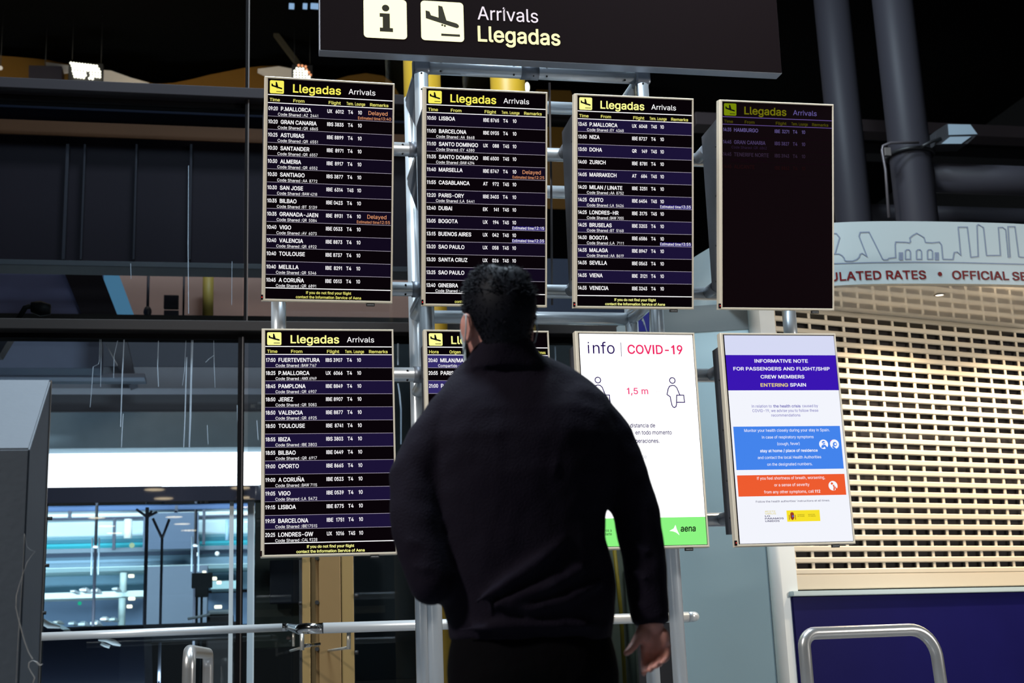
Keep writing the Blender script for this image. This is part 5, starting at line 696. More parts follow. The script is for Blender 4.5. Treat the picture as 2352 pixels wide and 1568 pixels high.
# ------------------------------------------------------------------ glazed wall behind the stand
YG = 10.0
def glazing():
    w = thing('window_1', 'tall glazed wall with dark mullions behind the arrivals screens', 'window', (0, YG, 0)); w['kind'] = 'structure'
    GL = glassmat('clear_glazing', (.86, .90, .92)); GL2 = glassmat('door_glazing', (.80, .86, .88), 1.5)
    xL, xR = -9.0, P(1480, 800, YG).x
    z1a, z1b, z1c = zb(300, 189, YG-.14), zb(300, 213, YG-.14), zb(300, 238, YG-.02)
    z2a, z2b, z2c = zb(300, 733, YG-.14), zb(300, 757, YG-.14), zb(300, 777, YG-.02)
    z3a, z3b = zb(300, 1117, YG-.06), zb(300, 1153, YG-.06)
    for a, c, e in ((z1a, z1b, z1c), (z2a, z2b, z2c)):
        part('transom', w, lambda b: b.bbox((xL, YG-.14, c), (xR, YG+.1, a), TRANSOM_UP if a == z1a else TRANSOM, .006))
        part('transom_recess', w, lambda b: b.box((xL, YG-.02, e), (xR, YG+.1, c), FRAME_DK))
    part('door_header', w, lambda b: b.bbox((xL, YG-.06, z3b), (P(606, 1130, YG).x, YG+.1, z3a), mat('dark_header', (.022, .024, .036), .02), .004))
    xm = P(567, 350, YG).x; xm2 = P(552, 1100, YG).x
    part('mullion', w, lambda b: b.bbox((xm-.016, YG-.1, z2a), (xm+.016, YG+.1, 8.5), FRAME_DK, .004))
    part('mullion_cover', w, lambda b: b.box((xm+.006, YG-.106, z2a), (xm+.014, YG-.1, 8.5), mat('mullion_edge', (.07, .055, .05), .5, .2)))
    part('mullion', w, lambda b: b.bbox((xm2-.024, YG-.1, 0), (xm2+.024, YG+.1, z2c), FRAME_DK, .004))
    part('mullion_cover', w, lambda b: b.box((xm2+.006, YG-.106, 0), (xm2+.014, YG-.1, z2c), mat('mullion_edge', (.07, .055, .05), .5, .2)))
    xj = P(103, 1250, YG).x
    part('jamb', w, lambda b: b.bbox((xj-.05, YG-.12, 0), (xj, YG+.1, z3b), BLACK, .003))
    for py in (1190, 1298, 1407):
        part('glass_clamp', w, lambda b: b.tube([P(106-(py-1190)*.065, py, YG-.08), P(120-(py-1190)*.065, py, YG-.08)], .012, BLACK, 12))
    part('edge_strip', w, lambda b: b.box((xm2-.075, YG+.01, 0), (xm2-.045, YG+.02, z3b), mat('pale_edge_strip', (.55, .62, .66), .4)))
    part('edge_strip', w, lambda b: b.box((xm2+.055, YG+.01, 0), (xm2+.105, YG+.02, z3b), mat('pale_edge_strip', (.55, .62, .66), .4)))
    zs = [0.02, z3b, z2c, z1c, 8.5]
    zt_ = [z3b, z2c, z1c, 8.5]
    panes = []
    for x0, x1 in ((xL, xm-.022), (xm+.022, xR)):
        for za, zc in ((z3a, z2c), (z2a, z1c), (z1a, 8.5)):
            panes.append(part('pane', w, lambda b: b.box((x0, YG+.02, za), (x1, YG+.028, zc), GL)))
    for x0, x1 in ((xj, xm2-.024), (xm2+.024, P(690, 1300, YG).x), (P(812, 1350, YG).x, xR)):
        panes.append(part('pane', w, lambda b: b.box((x0, YG+.02, .02), (x1, YG+.028, z3b if x1 < P(700, 1300, YG).x else z2c), GL2)))
    # dried water runs on the glass below the transom
    st = mat('dried_water_run', (.30, .37, .45), .8)
    runs = [([(229,778),(228,830),(226,836),(214,842),(212,870),(210,900),(207,935)],1.6),([(232,778),(232,830),(231,888)],1.4),([(270,782),(262,818),(261,868)],1.6),
        ([(285,780),(281,860),(277,980)],2.6),([(283,950),(280,1000),(279,1027)],2.0),([(364,782),(362,840),(364,888)],2.0),([(427,782),(424,850),(419,885)],1.2),([(429,820),(427,880),(425,960),(422,1027)],2.6),
        ([(440,780),(438,860),(436,960),(434,1027)],1.6),([(443,780),(440,860),(438,960),(435,1027)],2.8),([(491,782),(492,840),(494,890)],1.3),([(476,976),(478,1020)],1.6),([(545,930),(547,1000)],2.4),
        ([(472,832),(480,824),(491,816)],2.2),([(914,788),(914,838)],4.5),([(914,880),(918,905),(921,940),(921,1020)],4),([(1275,795),(1276,820),(1274,870)],3.2),
        ([(172,1121),(184,1131),(180,1121)],3),([(192,1122),(215,1128),(255,1135)],2.2),([(300,605),(301,640)],1),([(433,380),(432,560),(433,720)],1.4),([(533,600),(532,700)],1.0),([(590,965),(593,1010)],2)]
    for pts, wd in runs:
        par = panes[0] if pts[0][0] < 545 and pts[0][1] > 770 else panes[1]
        if pts[0][0] > 560: par = panes[3]
        def mk(b):
            q = [P(x, y, YG+.018) for x, y in pts]; ww = wd*YG/F/2
            vs = []; n = len(q)
            for i, p in enumerate(q):
                k = ww*(.55+.45*math.sin(PI*(i+.6)/n)); vs += [p+Vector((-k, 0, 0)), p+Vector((k, 0, 0)), p+Vector((0, -.001, 0))]
            fs = []
            for i in range(n-1):
                for a, c in ((0, 2), (2, 1), (1, 0)): fs.append((3*i+a, 3*i+c, 3*i+3+c, 3*i+3+a))
            b.add(vs, fs, st)
        o = part('water_run', None, mk); o.parent = par; o.location = (0, 0, 0); o['label'] = 'pale dried water run on the glass'
glazing()
def door():
    d = thing('door_1', 'bronze door frame between the glazing and the handrail', 'door', (P(750, 1400, 9.2).x, 9.2, 0)); d['kind'] = 'structure'
    br = mat('bronze_anodised', (.26, .165, .07), .42, .35, var=.08); br2 = mat('bronze_anodised_light', (.32, .215, .085), .42, .35); Y = 9.2
    z = zb(750, 800, Y)
    for x0, x1, y, M in ((694,713,Y,br2),(714,732,Y+.05,br),(733,783,Y-.04,br),(784.5,813,Y-.02,br2)):
        part('frame_stile', d, lambda b: b.bbox((P(x0, 1400, y).x, y, 0), (P(x1, 1400, y).x, Y+.16, z), M, .004))
    part('gasket', d, lambda b: b.box((P(689, 1400, Y).x, Y, 0), (P(694, 1400, Y).x, Y+.12, z), BLACK))
    for px, py in ((728,1281),(728,1383),(728,1490)):
        part('hinge_knob', d, lambda b: b.tube([P(px, py, Y-.05), P(px, py, Y+.05)], .014, BLACK, 14))
    for px, py in ((689,1281),(690,1385)): part('hinge_knob', d, lambda b: b.tube([P(px-4, py, Y-.03), P(px+4, py, Y-.03)], .012, BLACK, 12))
    for px, py in ((814,1368),(814,1498)): part('glass_clamp', d, lambda b: b.tube([P(px, py, Y-.03), P(px+9, py, Y-.03)], .014, BLACK, 12))
door()
# ------------------------------------------------------------------ behind the glazing: lobby, canopy and forecourt
def lobby():
    dk = slatmat('dark_louvre', srgb(20, 15, 20), srgb(33, 25, 32), 26); mv = slatmat('mauve_louvre', srgb(142, 108, 98), srgb(182, 146, 132), 30); warm = slatmat('brown_louvre', srgb(60, 38, 24), srgb(84, 52, 30), 26)
    o = hbox('trim_1', -60, 960, 318, 604, 13, .2, dk); structure(o, 'dark louvred panel wall seen through the upper glazing', 'wall panel')
    o = hbox('trim_2', -60, 960, 240, 258, 12.6, .3, mat('blue_black_beam', (.004, .005, .011), .7, spec=.05)); structure(o, 'blue black beam under the upper transom', 'beam')
    o = hbox('trim_3', -60, 940, 258, 318, 13.1, .2, warm); structure(o, 'brown slatted frieze over the dark louvred panels', 'wall panel')
    o = hbox('trim_4', -60, 960, 600, 613, 12.4, .3, mat('beam_grey_dark', (.03, .028, .034), .5)); structure(o, 'dark beam over the mauve louvred wall', 'beam')
    o = hbox('trim_5', 225, 955, 590, 745, 15.4, .2, mv); structure(o, 'mauve louvred wall below the dark beam', 'wall panel')
    o = hbox('trim_6', -60, 235, 600, 745, 14.6, .2, mat('slate_blue_wall', (.20, .22, .42), .6, var=.1)); structure(o, 'slate blue wall left of the raking strut', 'wall panel')
    o = hbox('trim_27', 955, 1560, 590, 745, 15.4, .2, mat('blue_dark_wall', (.030, .034, .062), .6), None, 1100); structure(o, 'dark blue wall behind the middle screens', 'wall panel')
    for px, w_, lb in ((150, 8, 'faint upright rail at the left of the dark louvred wall'), (190, 5, 'thin faint upright rail beside the wider one on the dark louvred wall'), (310, 5, 'faint upright rail in the middle of the dark louvred wall'), (437, 6, 'faint upright rail at the right of the dark louvred wall')):
        tag(hbox('upright_rail', px-w_/2, px+w_/2, 330, 596, 12.9, .06, mat('rail_faint', (.030, .028, .034), .7, spec=.05), None, px), lb, 'rail', 'upright rails on the louvred wall')
    def rake(name, pts, Y, d, M):
        def f(b):
            q = [P(x, y, Y) for x, y in pts]; n = len(q)
            b.add([tuple(p) for p in q]+[(p.x, p.y+d, p.z) for p in q], [tuple(range(n)), tuple(range(2*n-1, n-1, -1))]+[(i, n+i, n+(i+1) % n, (i+1) % n) for i in range(n)], M)
        return part(name, None, f)
    tag(rake('raking_strut', [(137,600),(222,600),(280,750),(199,750)], 14.56, .03, mat('strut_black', (.016, .013, .022), .5)), 'dark raking strut leaning across the mauve wall', 'strut')
    tag(rake('glazed_slot', [(219,600),(262,600),(314,740),(277,740)], 14.7, .05, glow('daylit_blue_slot', srgb(86, 138, 172), .75)), 'daylit blue slanted glazing strip beside the dark strut', 'window strip')
    tag(rake('canopy_strut', [(236,776),(290,776),(313,878),(296,884)], 17.25, .35, mat('strut_black', (.016, .013, .022), .5)), 'dark strut foot hanging under the canopy', 'strut')
    tag(rake('raking_brace', [(0,772),(24,772),(-2,815),(-24,815)], 12.0, .2, mat('strut_black', (.016, .013, .022), .5)), 'black arm at the left edge above the grey cabinet', 'brace')
    pk = mat('post_blue_black', (.018, .020, .038), .5)
    for px, w_, lb in ((340, 6.5, 'dark slim post with bulged foot before the mauve wall'), (422, 5, 'plain dark slim post left of the yellow column')):
        Y = 14.8; x = P(px, 670, Y).x; b = MB(); b.tube([(x, Y, zb(px, 747, Y)), (x, Y, zb(px, 606, Y))], w_*Y/F/2, pk, 12)
        if px == 340: b.ball((x, Y, zb(px, 716, Y)), .045, pk, sz=1.5)
        tag(b.build('slim_post'), lb, 'post')
    for py0, py1, lb in ((677, 707, 'upper dark board of the pair by the mauve wall'), (712, 746, 'lower dark board of the pair by the mauve wall')):
        tag(hbox('notice_board', 376, 410, py0, py1, 14.7, .08, pk, None, 392), lb, 'board', 'dark boards before the mauve wall')
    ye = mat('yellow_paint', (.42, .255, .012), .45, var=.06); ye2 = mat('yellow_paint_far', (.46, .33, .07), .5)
    Y = 15.0; x = P(478, 670, Y).x
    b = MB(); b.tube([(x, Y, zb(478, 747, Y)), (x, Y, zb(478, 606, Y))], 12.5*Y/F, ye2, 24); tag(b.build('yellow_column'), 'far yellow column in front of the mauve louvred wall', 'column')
    for px, py, r_, Y, lb in ((983, 730, 46, 9.4, 'near yellow column behind the left truss posts'), (1166, 190, 44, 9.4, 'near yellow column behind the top truss tube')):
        x = P(px, py, Y).x; b = MB(); b.tube([(x, Y, 0), (x, Y, 9.0)], r_*Y/F, ye, 40); tag(b.build('yellow_column'), lb, 'column')
    Y = 11.6; b = MB(); b.tube([P(1411, 1262, Y), P(1426, 1402, Y), P(1426, 1402, Y)*1.0-Vector((0, 0, P(1426, 1402, Y).z))], .018, mat('yellow_paint_bright', (.62, .48, .06), .45), 12); tag(b.build('yellow_pole'), 'thin yellow pole glimpsed between the sleeve and the waist', 'pole')
    b = MB(); b.tube([P(1440, 1262, Y+.2), P(1446, 1402, Y+.2)*1.0-Vector((0, 0, P(1446, 1402, Y+.2).z))], .03, mat('pale_green_post', (.25, .33, .30), .45), 12); tag(b.build('green_post'), 'pale green post beside the thin yellow pole', 'post')
    zf = zb(478, 747, 15.0); b = MB(); b.box((-9, 14.55, zf-.06), (2.6, 15.6, zf), BLACK); structure(b.build('trim_22'), 'dark ledge at the foot of the mauve wall', 'ledge')
    # hooded lamp on an arm
    Y = 10.085; t = thing('hooded_lamp', 'black hooded lamp on a bent arm above the grey transom', 'lamp', P(85, 708, Y))
    part('arm', t, lambda b: b.tube([P(40, 737, Y), P(58, 706, Y), P(70, 703, Y)], .02, BLACK, 10))
    part('hood', t, lambda b: b.loft([[P(70, 703, Y)+Vector((0, .035*math.cos(a)+.03, .04*math.sin(a))) for a in [2*PI*k/10 for k in range(10)]], [P(92, 706, Y)+Vector((0, .045*math.cos(a)+.03, .06*math.sin(a))) for a in [2*PI*k/10 for k in range(10)]], [P(115, 708, Y)+Vector((0, .035*math.cos(a)+.03, .04*math.sin(a))) for a in [2*PI*k/10 for k in range(10)]]], BLACK))
    o = hbox('trim_7', 585, 694, 1150, 1500, 11.2, .2, mat('dim_green_wall', (.035, .042, .034), .6, var=.3, vscale=2)); structure(o, 'dim greenish wall right of the forecourt window', 'wall panel')
    o = hbox('trim_8', 812, 1560, 776, 1560, 12.4, .2, mat('dim_blue_wall', (.022, .030, .040), .6, var=.3, vscale=2), None, 900); structure(o, 'dim blue wall behind the doors', 'wall panel')
    o = hbox('trim_9', 620, 700, 1285, 1385, 11.0, .1, mat('navy_panel', (.010, .012, .026), .5), None, 660); structure(o, 'navy panel on the dim greenish wall', 'wall panel')
    o = hbox('trim_26', 1380, 1570, 1262, 1570, 12.0, .1, mat('grey_green_wall', (.34, .40, .36), .6, var=.15), None, 1430); structure(o, 'grey green wall glimpsed beside the yellow pole', 'wall panel')
    point('gap_wall_fill', P(1450, 1010, 11.0), 14, (1, .95, .85))  # fill point added behind a screen, brightens the grey green wall
    # canopy over the forecourt
    for i, (x0, x1, y0, y1, Y, c, lb) in enumerate(((-80, 1320, 770, 842, 19, (.03, .033, .055), 'dark inner soffit of the forecourt canopy'), (-80, 1320, 842, 892, 17.6, (.11, .11, .13), 'upper grey canopy beam'),
        (-80, 1320, 892, 946, 18.6, (.009, .008, .012), 'dark recess between the canopy beams'), (-80, 1320, 946, 1029, 16.8, (.66, .80, .88), 'lower pale canopy beam above the white sky strip'), (-80, 230, 776, 846, 16.0, (.12, .14, .21), 'blue grey canopy end panel'), (-80, 332, 857, 867, 16.5, (.28, .31, .40), 'slim pale rail under the canopy end panel'))):
        o = hbox('trim_%d' % (10+i), x0, x1, y0, y1, Y, .4, mat('canopy_%d' % i, c, .55, var=.1)); structure(o, lb, 'canopy')
    o = hbox('trim_16', -400, 1500, 980, 1165, 34, .1, glow('overcast_sky', (.95, .98, 1.0), 3.2)); structure(o, 'white overcast sky strip', 'sky')
    # wavy timber roof far behind, lamp clusters
    wood = slatmat('bamboo_roof', (.14, .062, .010), (.18, .082, .015), 22, axis=2); Y = 26
    top = [(-40,124),(0,128),(40,131),(75,134),(110,138),(150,146),(200,156),(245,163),(290,175),(330,186),(355,192),(375,192),(400,190),(440,182),(480,172),(520,164),(560,156),(600,152),(640,150),(675,156),(700,170),(730,185),(760,186),(800,174),(840,168),(880,174),(900,188),(915,215),(960,242),(1218,244),(1232,206),(1310,208),(1326,244),(1500,250)]
    def f(b):
        q = [P(x, y, Y) for x, y in top]; zl = zb(300, 300, Y); n = len(q)
        vs = []; 
        for p in q: vs += [(p.x, Y, p.z), (p.x, Y, zl), (p.x, Y+4, p.z+.5), (p.x, Y+4, zl)]
        fs = []
        for i in range(n-1):
            a = 4*i; c = a+4; fs += [(a, c, c+1, a+1), (a+2, a+3, c+3, c+2), (a, a+2, c+2, c), (a+1, c+1, c+3, a+3)]
        b.add(vs, fs, wood, False)
    structure(part('trim_17', None, f), 'wavy bamboo roof edge glowing warm in the distance', 'roof')
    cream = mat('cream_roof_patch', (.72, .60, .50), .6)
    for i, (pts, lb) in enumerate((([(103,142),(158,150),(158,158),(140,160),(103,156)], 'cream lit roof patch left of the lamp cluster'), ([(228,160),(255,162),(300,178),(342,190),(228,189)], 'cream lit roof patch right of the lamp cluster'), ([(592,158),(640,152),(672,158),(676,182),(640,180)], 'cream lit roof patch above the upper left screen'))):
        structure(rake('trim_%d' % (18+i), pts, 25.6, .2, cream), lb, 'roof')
    tag(rake('hanging_unit', [(66,150),(142,152),(142,184),(66,182)], 25, .4, mat('strut_black', (.016, .013, .022), .5)), 'black hanging unit left of the big lamp cluster', 'unit')
    b = MB(); q = P(104, 152, 25.1); b.tube([q, (q.x, q.y, 13.2)], .008, BLACK, 8); b.build('suspension_rod', bpy.data.objects['hanging_unit'])
    bulb = glow('bulb_white', (1, .90, .70), 3.5); amber = glow('bulb_amber', (1, .36, .16), 1.6)
    def cluster(label, spots, base, r=.025, Y=24.5):
        t = thing('lamp_cluster', label, 'lamp', P(*base, Y), 'lamp clusters under the far roof')
        c = [P(x, y, Y) for x, y, _ in spots]; xs = [p.x for p in c]; zs = [p.z for p in c]
        part('back_tray', t, lambda b: b.bbox((min(xs)-.05, Y+.06, min(zs)-.05), (max(xs)+.05, Y+.2, max(zs)+.05), BLACK, .01))
        for xx in (min(xs), max(xs)): part('suspension_rod', t, lambda b: b.tube([(xx, Y+.15, max(zs)), (xx, Y+.15, 13.2)], .007, BLACK, 6))
        for x, y, a in spots: part('bulb', t, lambda b: b.ball(P(x, y, Y), r, amber if a else bulb, n=8))
    sp = []
    for r_, (x0, x1, y) in enumerate(((163,222,145),(166,226,151),(168,229,157),(168,229,163),(170,229,169),(172,226,175))):
        n = int((x1-x0)/6.4)
        for k in range(n+1):
            x = x0+(x1-x0)*k/n
            if r_ >= 3 and 198 < x < 205: continue
            if r_ == 5 and x > 215: continue
            sp.append((x, y+(x-165)*.12, 0))
    cluster('big cluster of white lamp bulbs near the top left corner', sp, (195, 165))
    sp = [(x, y+(x-676)*.05, 0) for y, xs in ((157,(682,689,696)),(163,(677,684,691,698,704)),(169,(677,684,691,698,704)),(175,(677,684,691,698,705,710)),(181,(677,684,691,698,705,710))) for x in xs]+[(686,150,1),(694,151,1),(702,153,1),(704,160,1),(709,166,1),(713,172,1)]
    cluster('small lamp cluster just above the upper left screen', sp, (692, 165))
    b = MB(); b.ball(P(1211, 200, 18), .035, bulb, sz=2.2); q = P(1211, 200, 18); b.tube([q, (q.x, q.y, 13.2)], .008, BLACK, 6); tag(b.build('far_lamp'), 'single white lamp over the second upper screen', 'lamp')
    tag(rake('roof_strut', [(585,18),(597,18),(712,172),(700,172)], 25.0, .15, mat('strut_ochre', (.030, .022, .009), .8)), 'ochre roof strut slanting behind the left end of the sign', 'strut')
    for x0, x1, lb in ((664, 676, 'short blue lamp strip left of the overhead sign'), (696, 706, 'small blue lamp between two strips left of the sign'), (714, 734, 'longer blue lamp strip touching the sign edge')):
        q = P((x0+x1)/2, 11, 20); o = MB(); o.box((P(x0, 11, 20).x, 20, q.z-.028), (P(x1, 11, 20).x, 20.1, q.z+.028), glow('blue_strip', (.45, .68, 1), .8)); o.box((q.x-.006, 20.02, q.z), (q.x+.006, 20.04, 13.2), BLACK); tag(o.build('lamp_strip'), lb, 'lamp', 'blue lamp strips by the sign')
    b = MB(); b.ball(P(1, 156, 24.5), .04, glow('bulb_dull', (.9, .75, .6), .8)); q = P(1, 156, 24.5); b.tube([q, (q.x, q.y, 13.2)], .008, BLACK, 6); tag(b.build('far_lamp'), 'single dull lamp at the left photo edge', 'lamp')
lobby()
def forecourt():
    Yc = 25.0
    t = thing('car_park', 'pale blue multi-storey car park across the forecourt', 'building', (P(320, 1300, Yc).x, Yc, 0))
    def band(name, y0, y1, Y, d, c, x0=40, x1=620, rough=.6, label=None):
        o = hbox(name, x0, x1, y0, y1, Y, d, mat('park_%d_%d_%d' % tuple(int(v*255) for v in c), c, rough), t, 200)
        if label: o['label'] = label
        return o
    k = lambda r, g, b_: tuple(v*1.0 for v in srgb(r, g, b_))
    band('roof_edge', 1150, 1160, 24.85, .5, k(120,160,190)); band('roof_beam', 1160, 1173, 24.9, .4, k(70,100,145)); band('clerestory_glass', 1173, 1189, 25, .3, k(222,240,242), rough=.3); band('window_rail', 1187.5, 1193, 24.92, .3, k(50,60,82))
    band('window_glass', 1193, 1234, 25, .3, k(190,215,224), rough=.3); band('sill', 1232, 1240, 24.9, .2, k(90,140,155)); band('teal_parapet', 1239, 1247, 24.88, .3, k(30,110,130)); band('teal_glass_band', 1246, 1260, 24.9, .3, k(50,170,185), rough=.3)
    band('deck_edge', 1259, 1269, 24.7, .4, k(105,125,140)); band('deck_shadow_strip', 1269, 1278, 24.8, .3, k(70,88,112)); band('spandrel_wall', 1278, 1304, 24.9, .4, k(125,160,182)); band('handrail_board', 1302, 1304.5, 24.5, .1, k(185,215,220)); band('lower_spandrel', 1304, 1318, 24.7, .5, k(120,152,160))  # shade under the deck edge is put in as a darker strip
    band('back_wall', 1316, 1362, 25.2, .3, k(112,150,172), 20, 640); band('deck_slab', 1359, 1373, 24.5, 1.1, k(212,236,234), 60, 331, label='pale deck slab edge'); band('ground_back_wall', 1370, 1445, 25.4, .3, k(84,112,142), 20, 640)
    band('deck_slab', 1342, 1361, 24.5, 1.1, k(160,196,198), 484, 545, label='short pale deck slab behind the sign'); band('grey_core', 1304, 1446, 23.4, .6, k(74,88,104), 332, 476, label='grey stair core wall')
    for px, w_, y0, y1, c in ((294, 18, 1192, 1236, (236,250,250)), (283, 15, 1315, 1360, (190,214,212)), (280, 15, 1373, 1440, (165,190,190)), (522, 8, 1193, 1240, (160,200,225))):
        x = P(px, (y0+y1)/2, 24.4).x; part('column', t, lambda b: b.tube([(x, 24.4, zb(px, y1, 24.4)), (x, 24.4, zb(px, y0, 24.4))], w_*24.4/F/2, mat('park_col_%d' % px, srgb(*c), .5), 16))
    for px, y0, y1 in ((262, 1190, 1262), (158, 1172, 1190), (404, 1160, 1196), (468, 1170, 1250), (402, 1172, 1192)):
        x = P(px, 1220, 24.5).x; part('window_mullion', t, lambda b: b.box((x-.025, 24.5, zb(px, y1, 24.5)), (x+.025, 24.6, zb(px, y0, 24.5)), mat('mullion_blue', (.04, .055, .09), .5)))
    part('dark_bay', t, lambda b: b.box((P(329, 1200, 24.3).x, 24.3, zb(329, 1262, 24.3)), (P(456, 1200, 24.3).x, 24.4, zb(329, 1178, 24.3)), mat('bay_blue', srgb(64, 84, 108), .5)), 'darker bay of the upper floor')
    warm = glow('carpark_lamp', (1, .93, .70), 3.0)
    t2 = None
    for px, py, w_, lb in ((301,1322,6,'car park lamp on the upper deck by the pale column'),(302,1374,7,'car park lamp under the pale slab'),(297,1392,5.5,'lowest car park lamp by the pale column'),(469,1314,4,'round car park lamp over the dark road sign'),(492,1328,5.5,'upper car park lamp right of the dark road sign'),(503,1337,5,'lower car park lamp right of the dark road sign'),(501,1393,8,'wide car park lamp above the white van')):
        Y = 23.2; c = P(px, py, Y); part('bulkhead_lamp', t, lambda b: b.bbox((c.x-w_*Y/F, Y, c.z-.026), (c.x+w_*Y/F, Y+.08, c.z+.026), warm, .01), lb)
    part('signal_light', t, lambda b: b.ball(P(183, 1385, 23.4), .032, glow('signal_green', (.02, .62, .34), 1.0)), 'small green signal light')
    part('signal_light', t, lambda b: b.ball(P(303, 1252, 23.8), .045, glow('lime_lamp', (.72, .95, .6), .9)), 'pale lime lamp')
    # street posts
    dk = mat('street_post', (.035, .04, .06), .5); Y = 17
    for px0, px1, w_, y0, lb, br in ((335, 335, 8, 1165, 'thick dark street post before the car park', 0), (371, 372, 6, 1236, 'forked dark street post before the car park', 1)):
        x = P(px0, 1300, Y).x; q = thing('street_post', lb, 'post', (x, Y, 0))
        part('shaft', q, lambda b: b.tube([(x, Y, 0), (x, Y, zb(px0, y0, Y))], w_*Y/F/2, dk, 12))
        ends = ((-20, -46), (18, -44)) if br else ((-22, -10), (14, -6), (26, -4))
        for ex, ey in ends: part('branch', q, lambda b: b.tube([(x, Y, zb(px0, y0+(22 if not br else 0), Y)), P(px0+ex, y0+ey+(14 if not br else 0), Y)], .016, dk, 8))
    for px, y0, y1, cap, lb in ((220, 1158, 1320, 1255, 'left slender lamp standard with white collar'), (449, 1170, 1312, 1252, 'right slender lamp standard with white collar')):
        Y = 19; x = P(px, 1240, Y).x; q = thing('lamp_standard', lb, 'lamp post', (x, Y, 0))
        part('shaft', q, lambda b: b.tube([(x, Y, 0), (x, Y, zb(px, y0, Y))], .021, dk, 12))
        part('collar', q, lambda b: b.ball((x, Y, zb(px, cap, Y)), .036, mat('white_enamel', (.9, .95, .95), .4), sz=.7))
        for s in (-1, 1): part('side_rod', q, lambda b: b.tube([(x+s*.045, Y, zb(px, y1, Y)), (x+s*.045, Y, zb(px, cap-20, Y))], .011, mat('rod_blue_grey', (.32, .42, .50), .5), 8))
    for px, py in ((451, 1273), (499, 1271)): part('globe_lamp', t, lambda b: b.ball(P(px, py, 23.6), .04, mat('white_enamel', (.9, .95, .95), .4)), 'white globe')
    Y = 16; q = thing('road_sign', 'dark stepped road sign seen from behind on two legs', 'sign', (P(464, 1340, Y).x, Y, 0)); sg = mat('sign_back', (.038, .042, .045), .5)
    part('board', q, lambda b: b.bbox((P(440, 1330, Y).x, Y, zb(464, 1350, Y)), (P(488, 1330, Y).x, Y+.05, zb(464, 1315, Y)), sg, .01)); part('lower_board', q, lambda b: b.bbox((P(448, 1360, Y).x, Y, zb(464, 1371, Y)), (P(479, 1360, Y).x, Y+.05, zb(464, 1349, Y)), sg, .01))
    for px in (452, 463): part('leg', q, lambda b: b.tube([(P(px, 1390, Y+.03).x, Y+.03, 0), (P(px, 1390, Y+.03).x, Y+.03, zb(px, 1365, Y))], .014, sg, 8))
    # kerb wall and vehicles
    Y = 15.2; o = hbox('trim_21', 60, 545, 1434, 1475, Y, .3, mat('kerb_wall_dark', (.018, .018, .024), .6), None, 320); structure(o, 'dark kerb wall along the forecourt', 'wall')
    def car(label, px, py, Y, w_, col, group='parked cars in the car park'):
        c = P(px, py, Y); q = thing('parked_car', label, 'car', (c.x, Y, c.z), group); M = mat('car_%s' % '_'.join(str(int(v*99)) for v in col), col, .3); k = w_
        part('body', q, lambda b: b.bbox((c.x-k/2, Y, c.z), (c.x+k/2, Y+.9, c.z+k*.36), M, k*.06))
        part('cabin', q, lambda b: b.loft([[(c.x-k*.42, Y+.05, c.z+k*.34), (c.x+k*.42, Y+.05, c.z+k*.34), (c.x+k*.42, Y+.8, c.z+k*.34), (c.x-k*.42, Y+.8, c.z+k*.34)], [(c.x-k*.32, Y+.2, c.z+k*.66), (c.x+k*.32, Y+.2, c.z+k*.66), (c.x+k*.32, Y+.7, c.z+k*.66), (c.x-k*.32, Y+.7, c.z+k*.66)]], M, True, False))
        part('windscreen', q, lambda b: b.loft([[(c.x-k*.36, Y+.03, c.z+k*.37), (c.x+k*.36, Y+.03, c.z+k*.37), (c.x+k*.36, Y+.06, c.z+k*.37), (c.x-k*.36, Y+.06, c.z+k*.37)], [(c.x-k*.28, Y+.17, c.z+k*.62), (c.x+k*.28, Y+.17, c.z+k*.62), (c.x+k*.28, Y+.2, c.z+k*.62), (c.x-k*.28, Y+.2, c.z+k*.62)]], mat('car_glass', (.04, .06, .07), .15), True, False))
        for s in (-1, 1): part('headlamp', q, lambda b: b.ball((c.x+s*k*.38, Y-.005, c.z+k*.24), k*.05, mat('lamp_lens', (.8, .82, .8), .2), n=8))
        for s in (-1, 1): part('wheel', q, lambda b: b.tube([(c.x+s*k*.46, Y+.12, c.z+k*.02), (c.x+s*k*.36, Y+.12, c.z+k*.02)], k*.11, BLACK, 12))
    for i, (px, py, w_, col, lb) in enumerate(((215,1434,15,(.72,.80,.86),'pale silver car on the ground floor under the gold ring lamp'),(237,1424,13,(.9,.93,.95),'white car on the ground floor, middle of the row'),(257,1424,11,(.5,.68,.72),'aqua car on the ground floor, right end of the row'),(187,1436,14,(.42,.52,.58),'grey car on the ground floor left of the silver car'),(163,1434,12,(.36,.46,.52),'grey blue car second from the left on the ground floor'),(127,1430,9,(.45,.5,.45),'dull green car at the left end of the ground floor'),
        (190,1357,14,(.85,.9,.92),'white car on the upper deck, middle of the row'),(216,1358,13,(.8,.88,.92),'white car on the upper deck right of centre'),(166,1359,9,(.7,.8,.84),'pale car on the upper deck left of centre'),(263,1354,11,(.55,.68,.72),'aqua car on the upper deck by the pale column'))):
        car(lb, px, py, 23.0, w_*23/F, col)
    Y = 15.8; q = thing('white_van', 'white van roof beyond the kerb wall right of the sign', 'van', (P(500, 1415, Y).x, Y, 0)); wv = mat('van_white', (.92, .95, .95), .35)
    part('roof', q, lambda b: b.bbox((P(478, 1405, Y).x, Y, zb(500, 1411, Y)), (P(535, 1405, Y).x, Y+1.2, zb(500, 1400, Y)), wv, .02)); part('body', q, lambda b: b.bbox((P(474, 1440, Y).x, Y+.03, .25), (P(536, 1440, Y).x, Y+1.2, zb(500, 1411, Y)), mat('van_lower', (.12, .10, .10), .4), .02))
    for px in (484, 526): part('wheel', q, lambda b: b.tube([(P(px, 1500, Y).x, Y+.02, .28), (P(px, 1500, Y).x, Y+.2, .28)], .28, BLACK, 18))
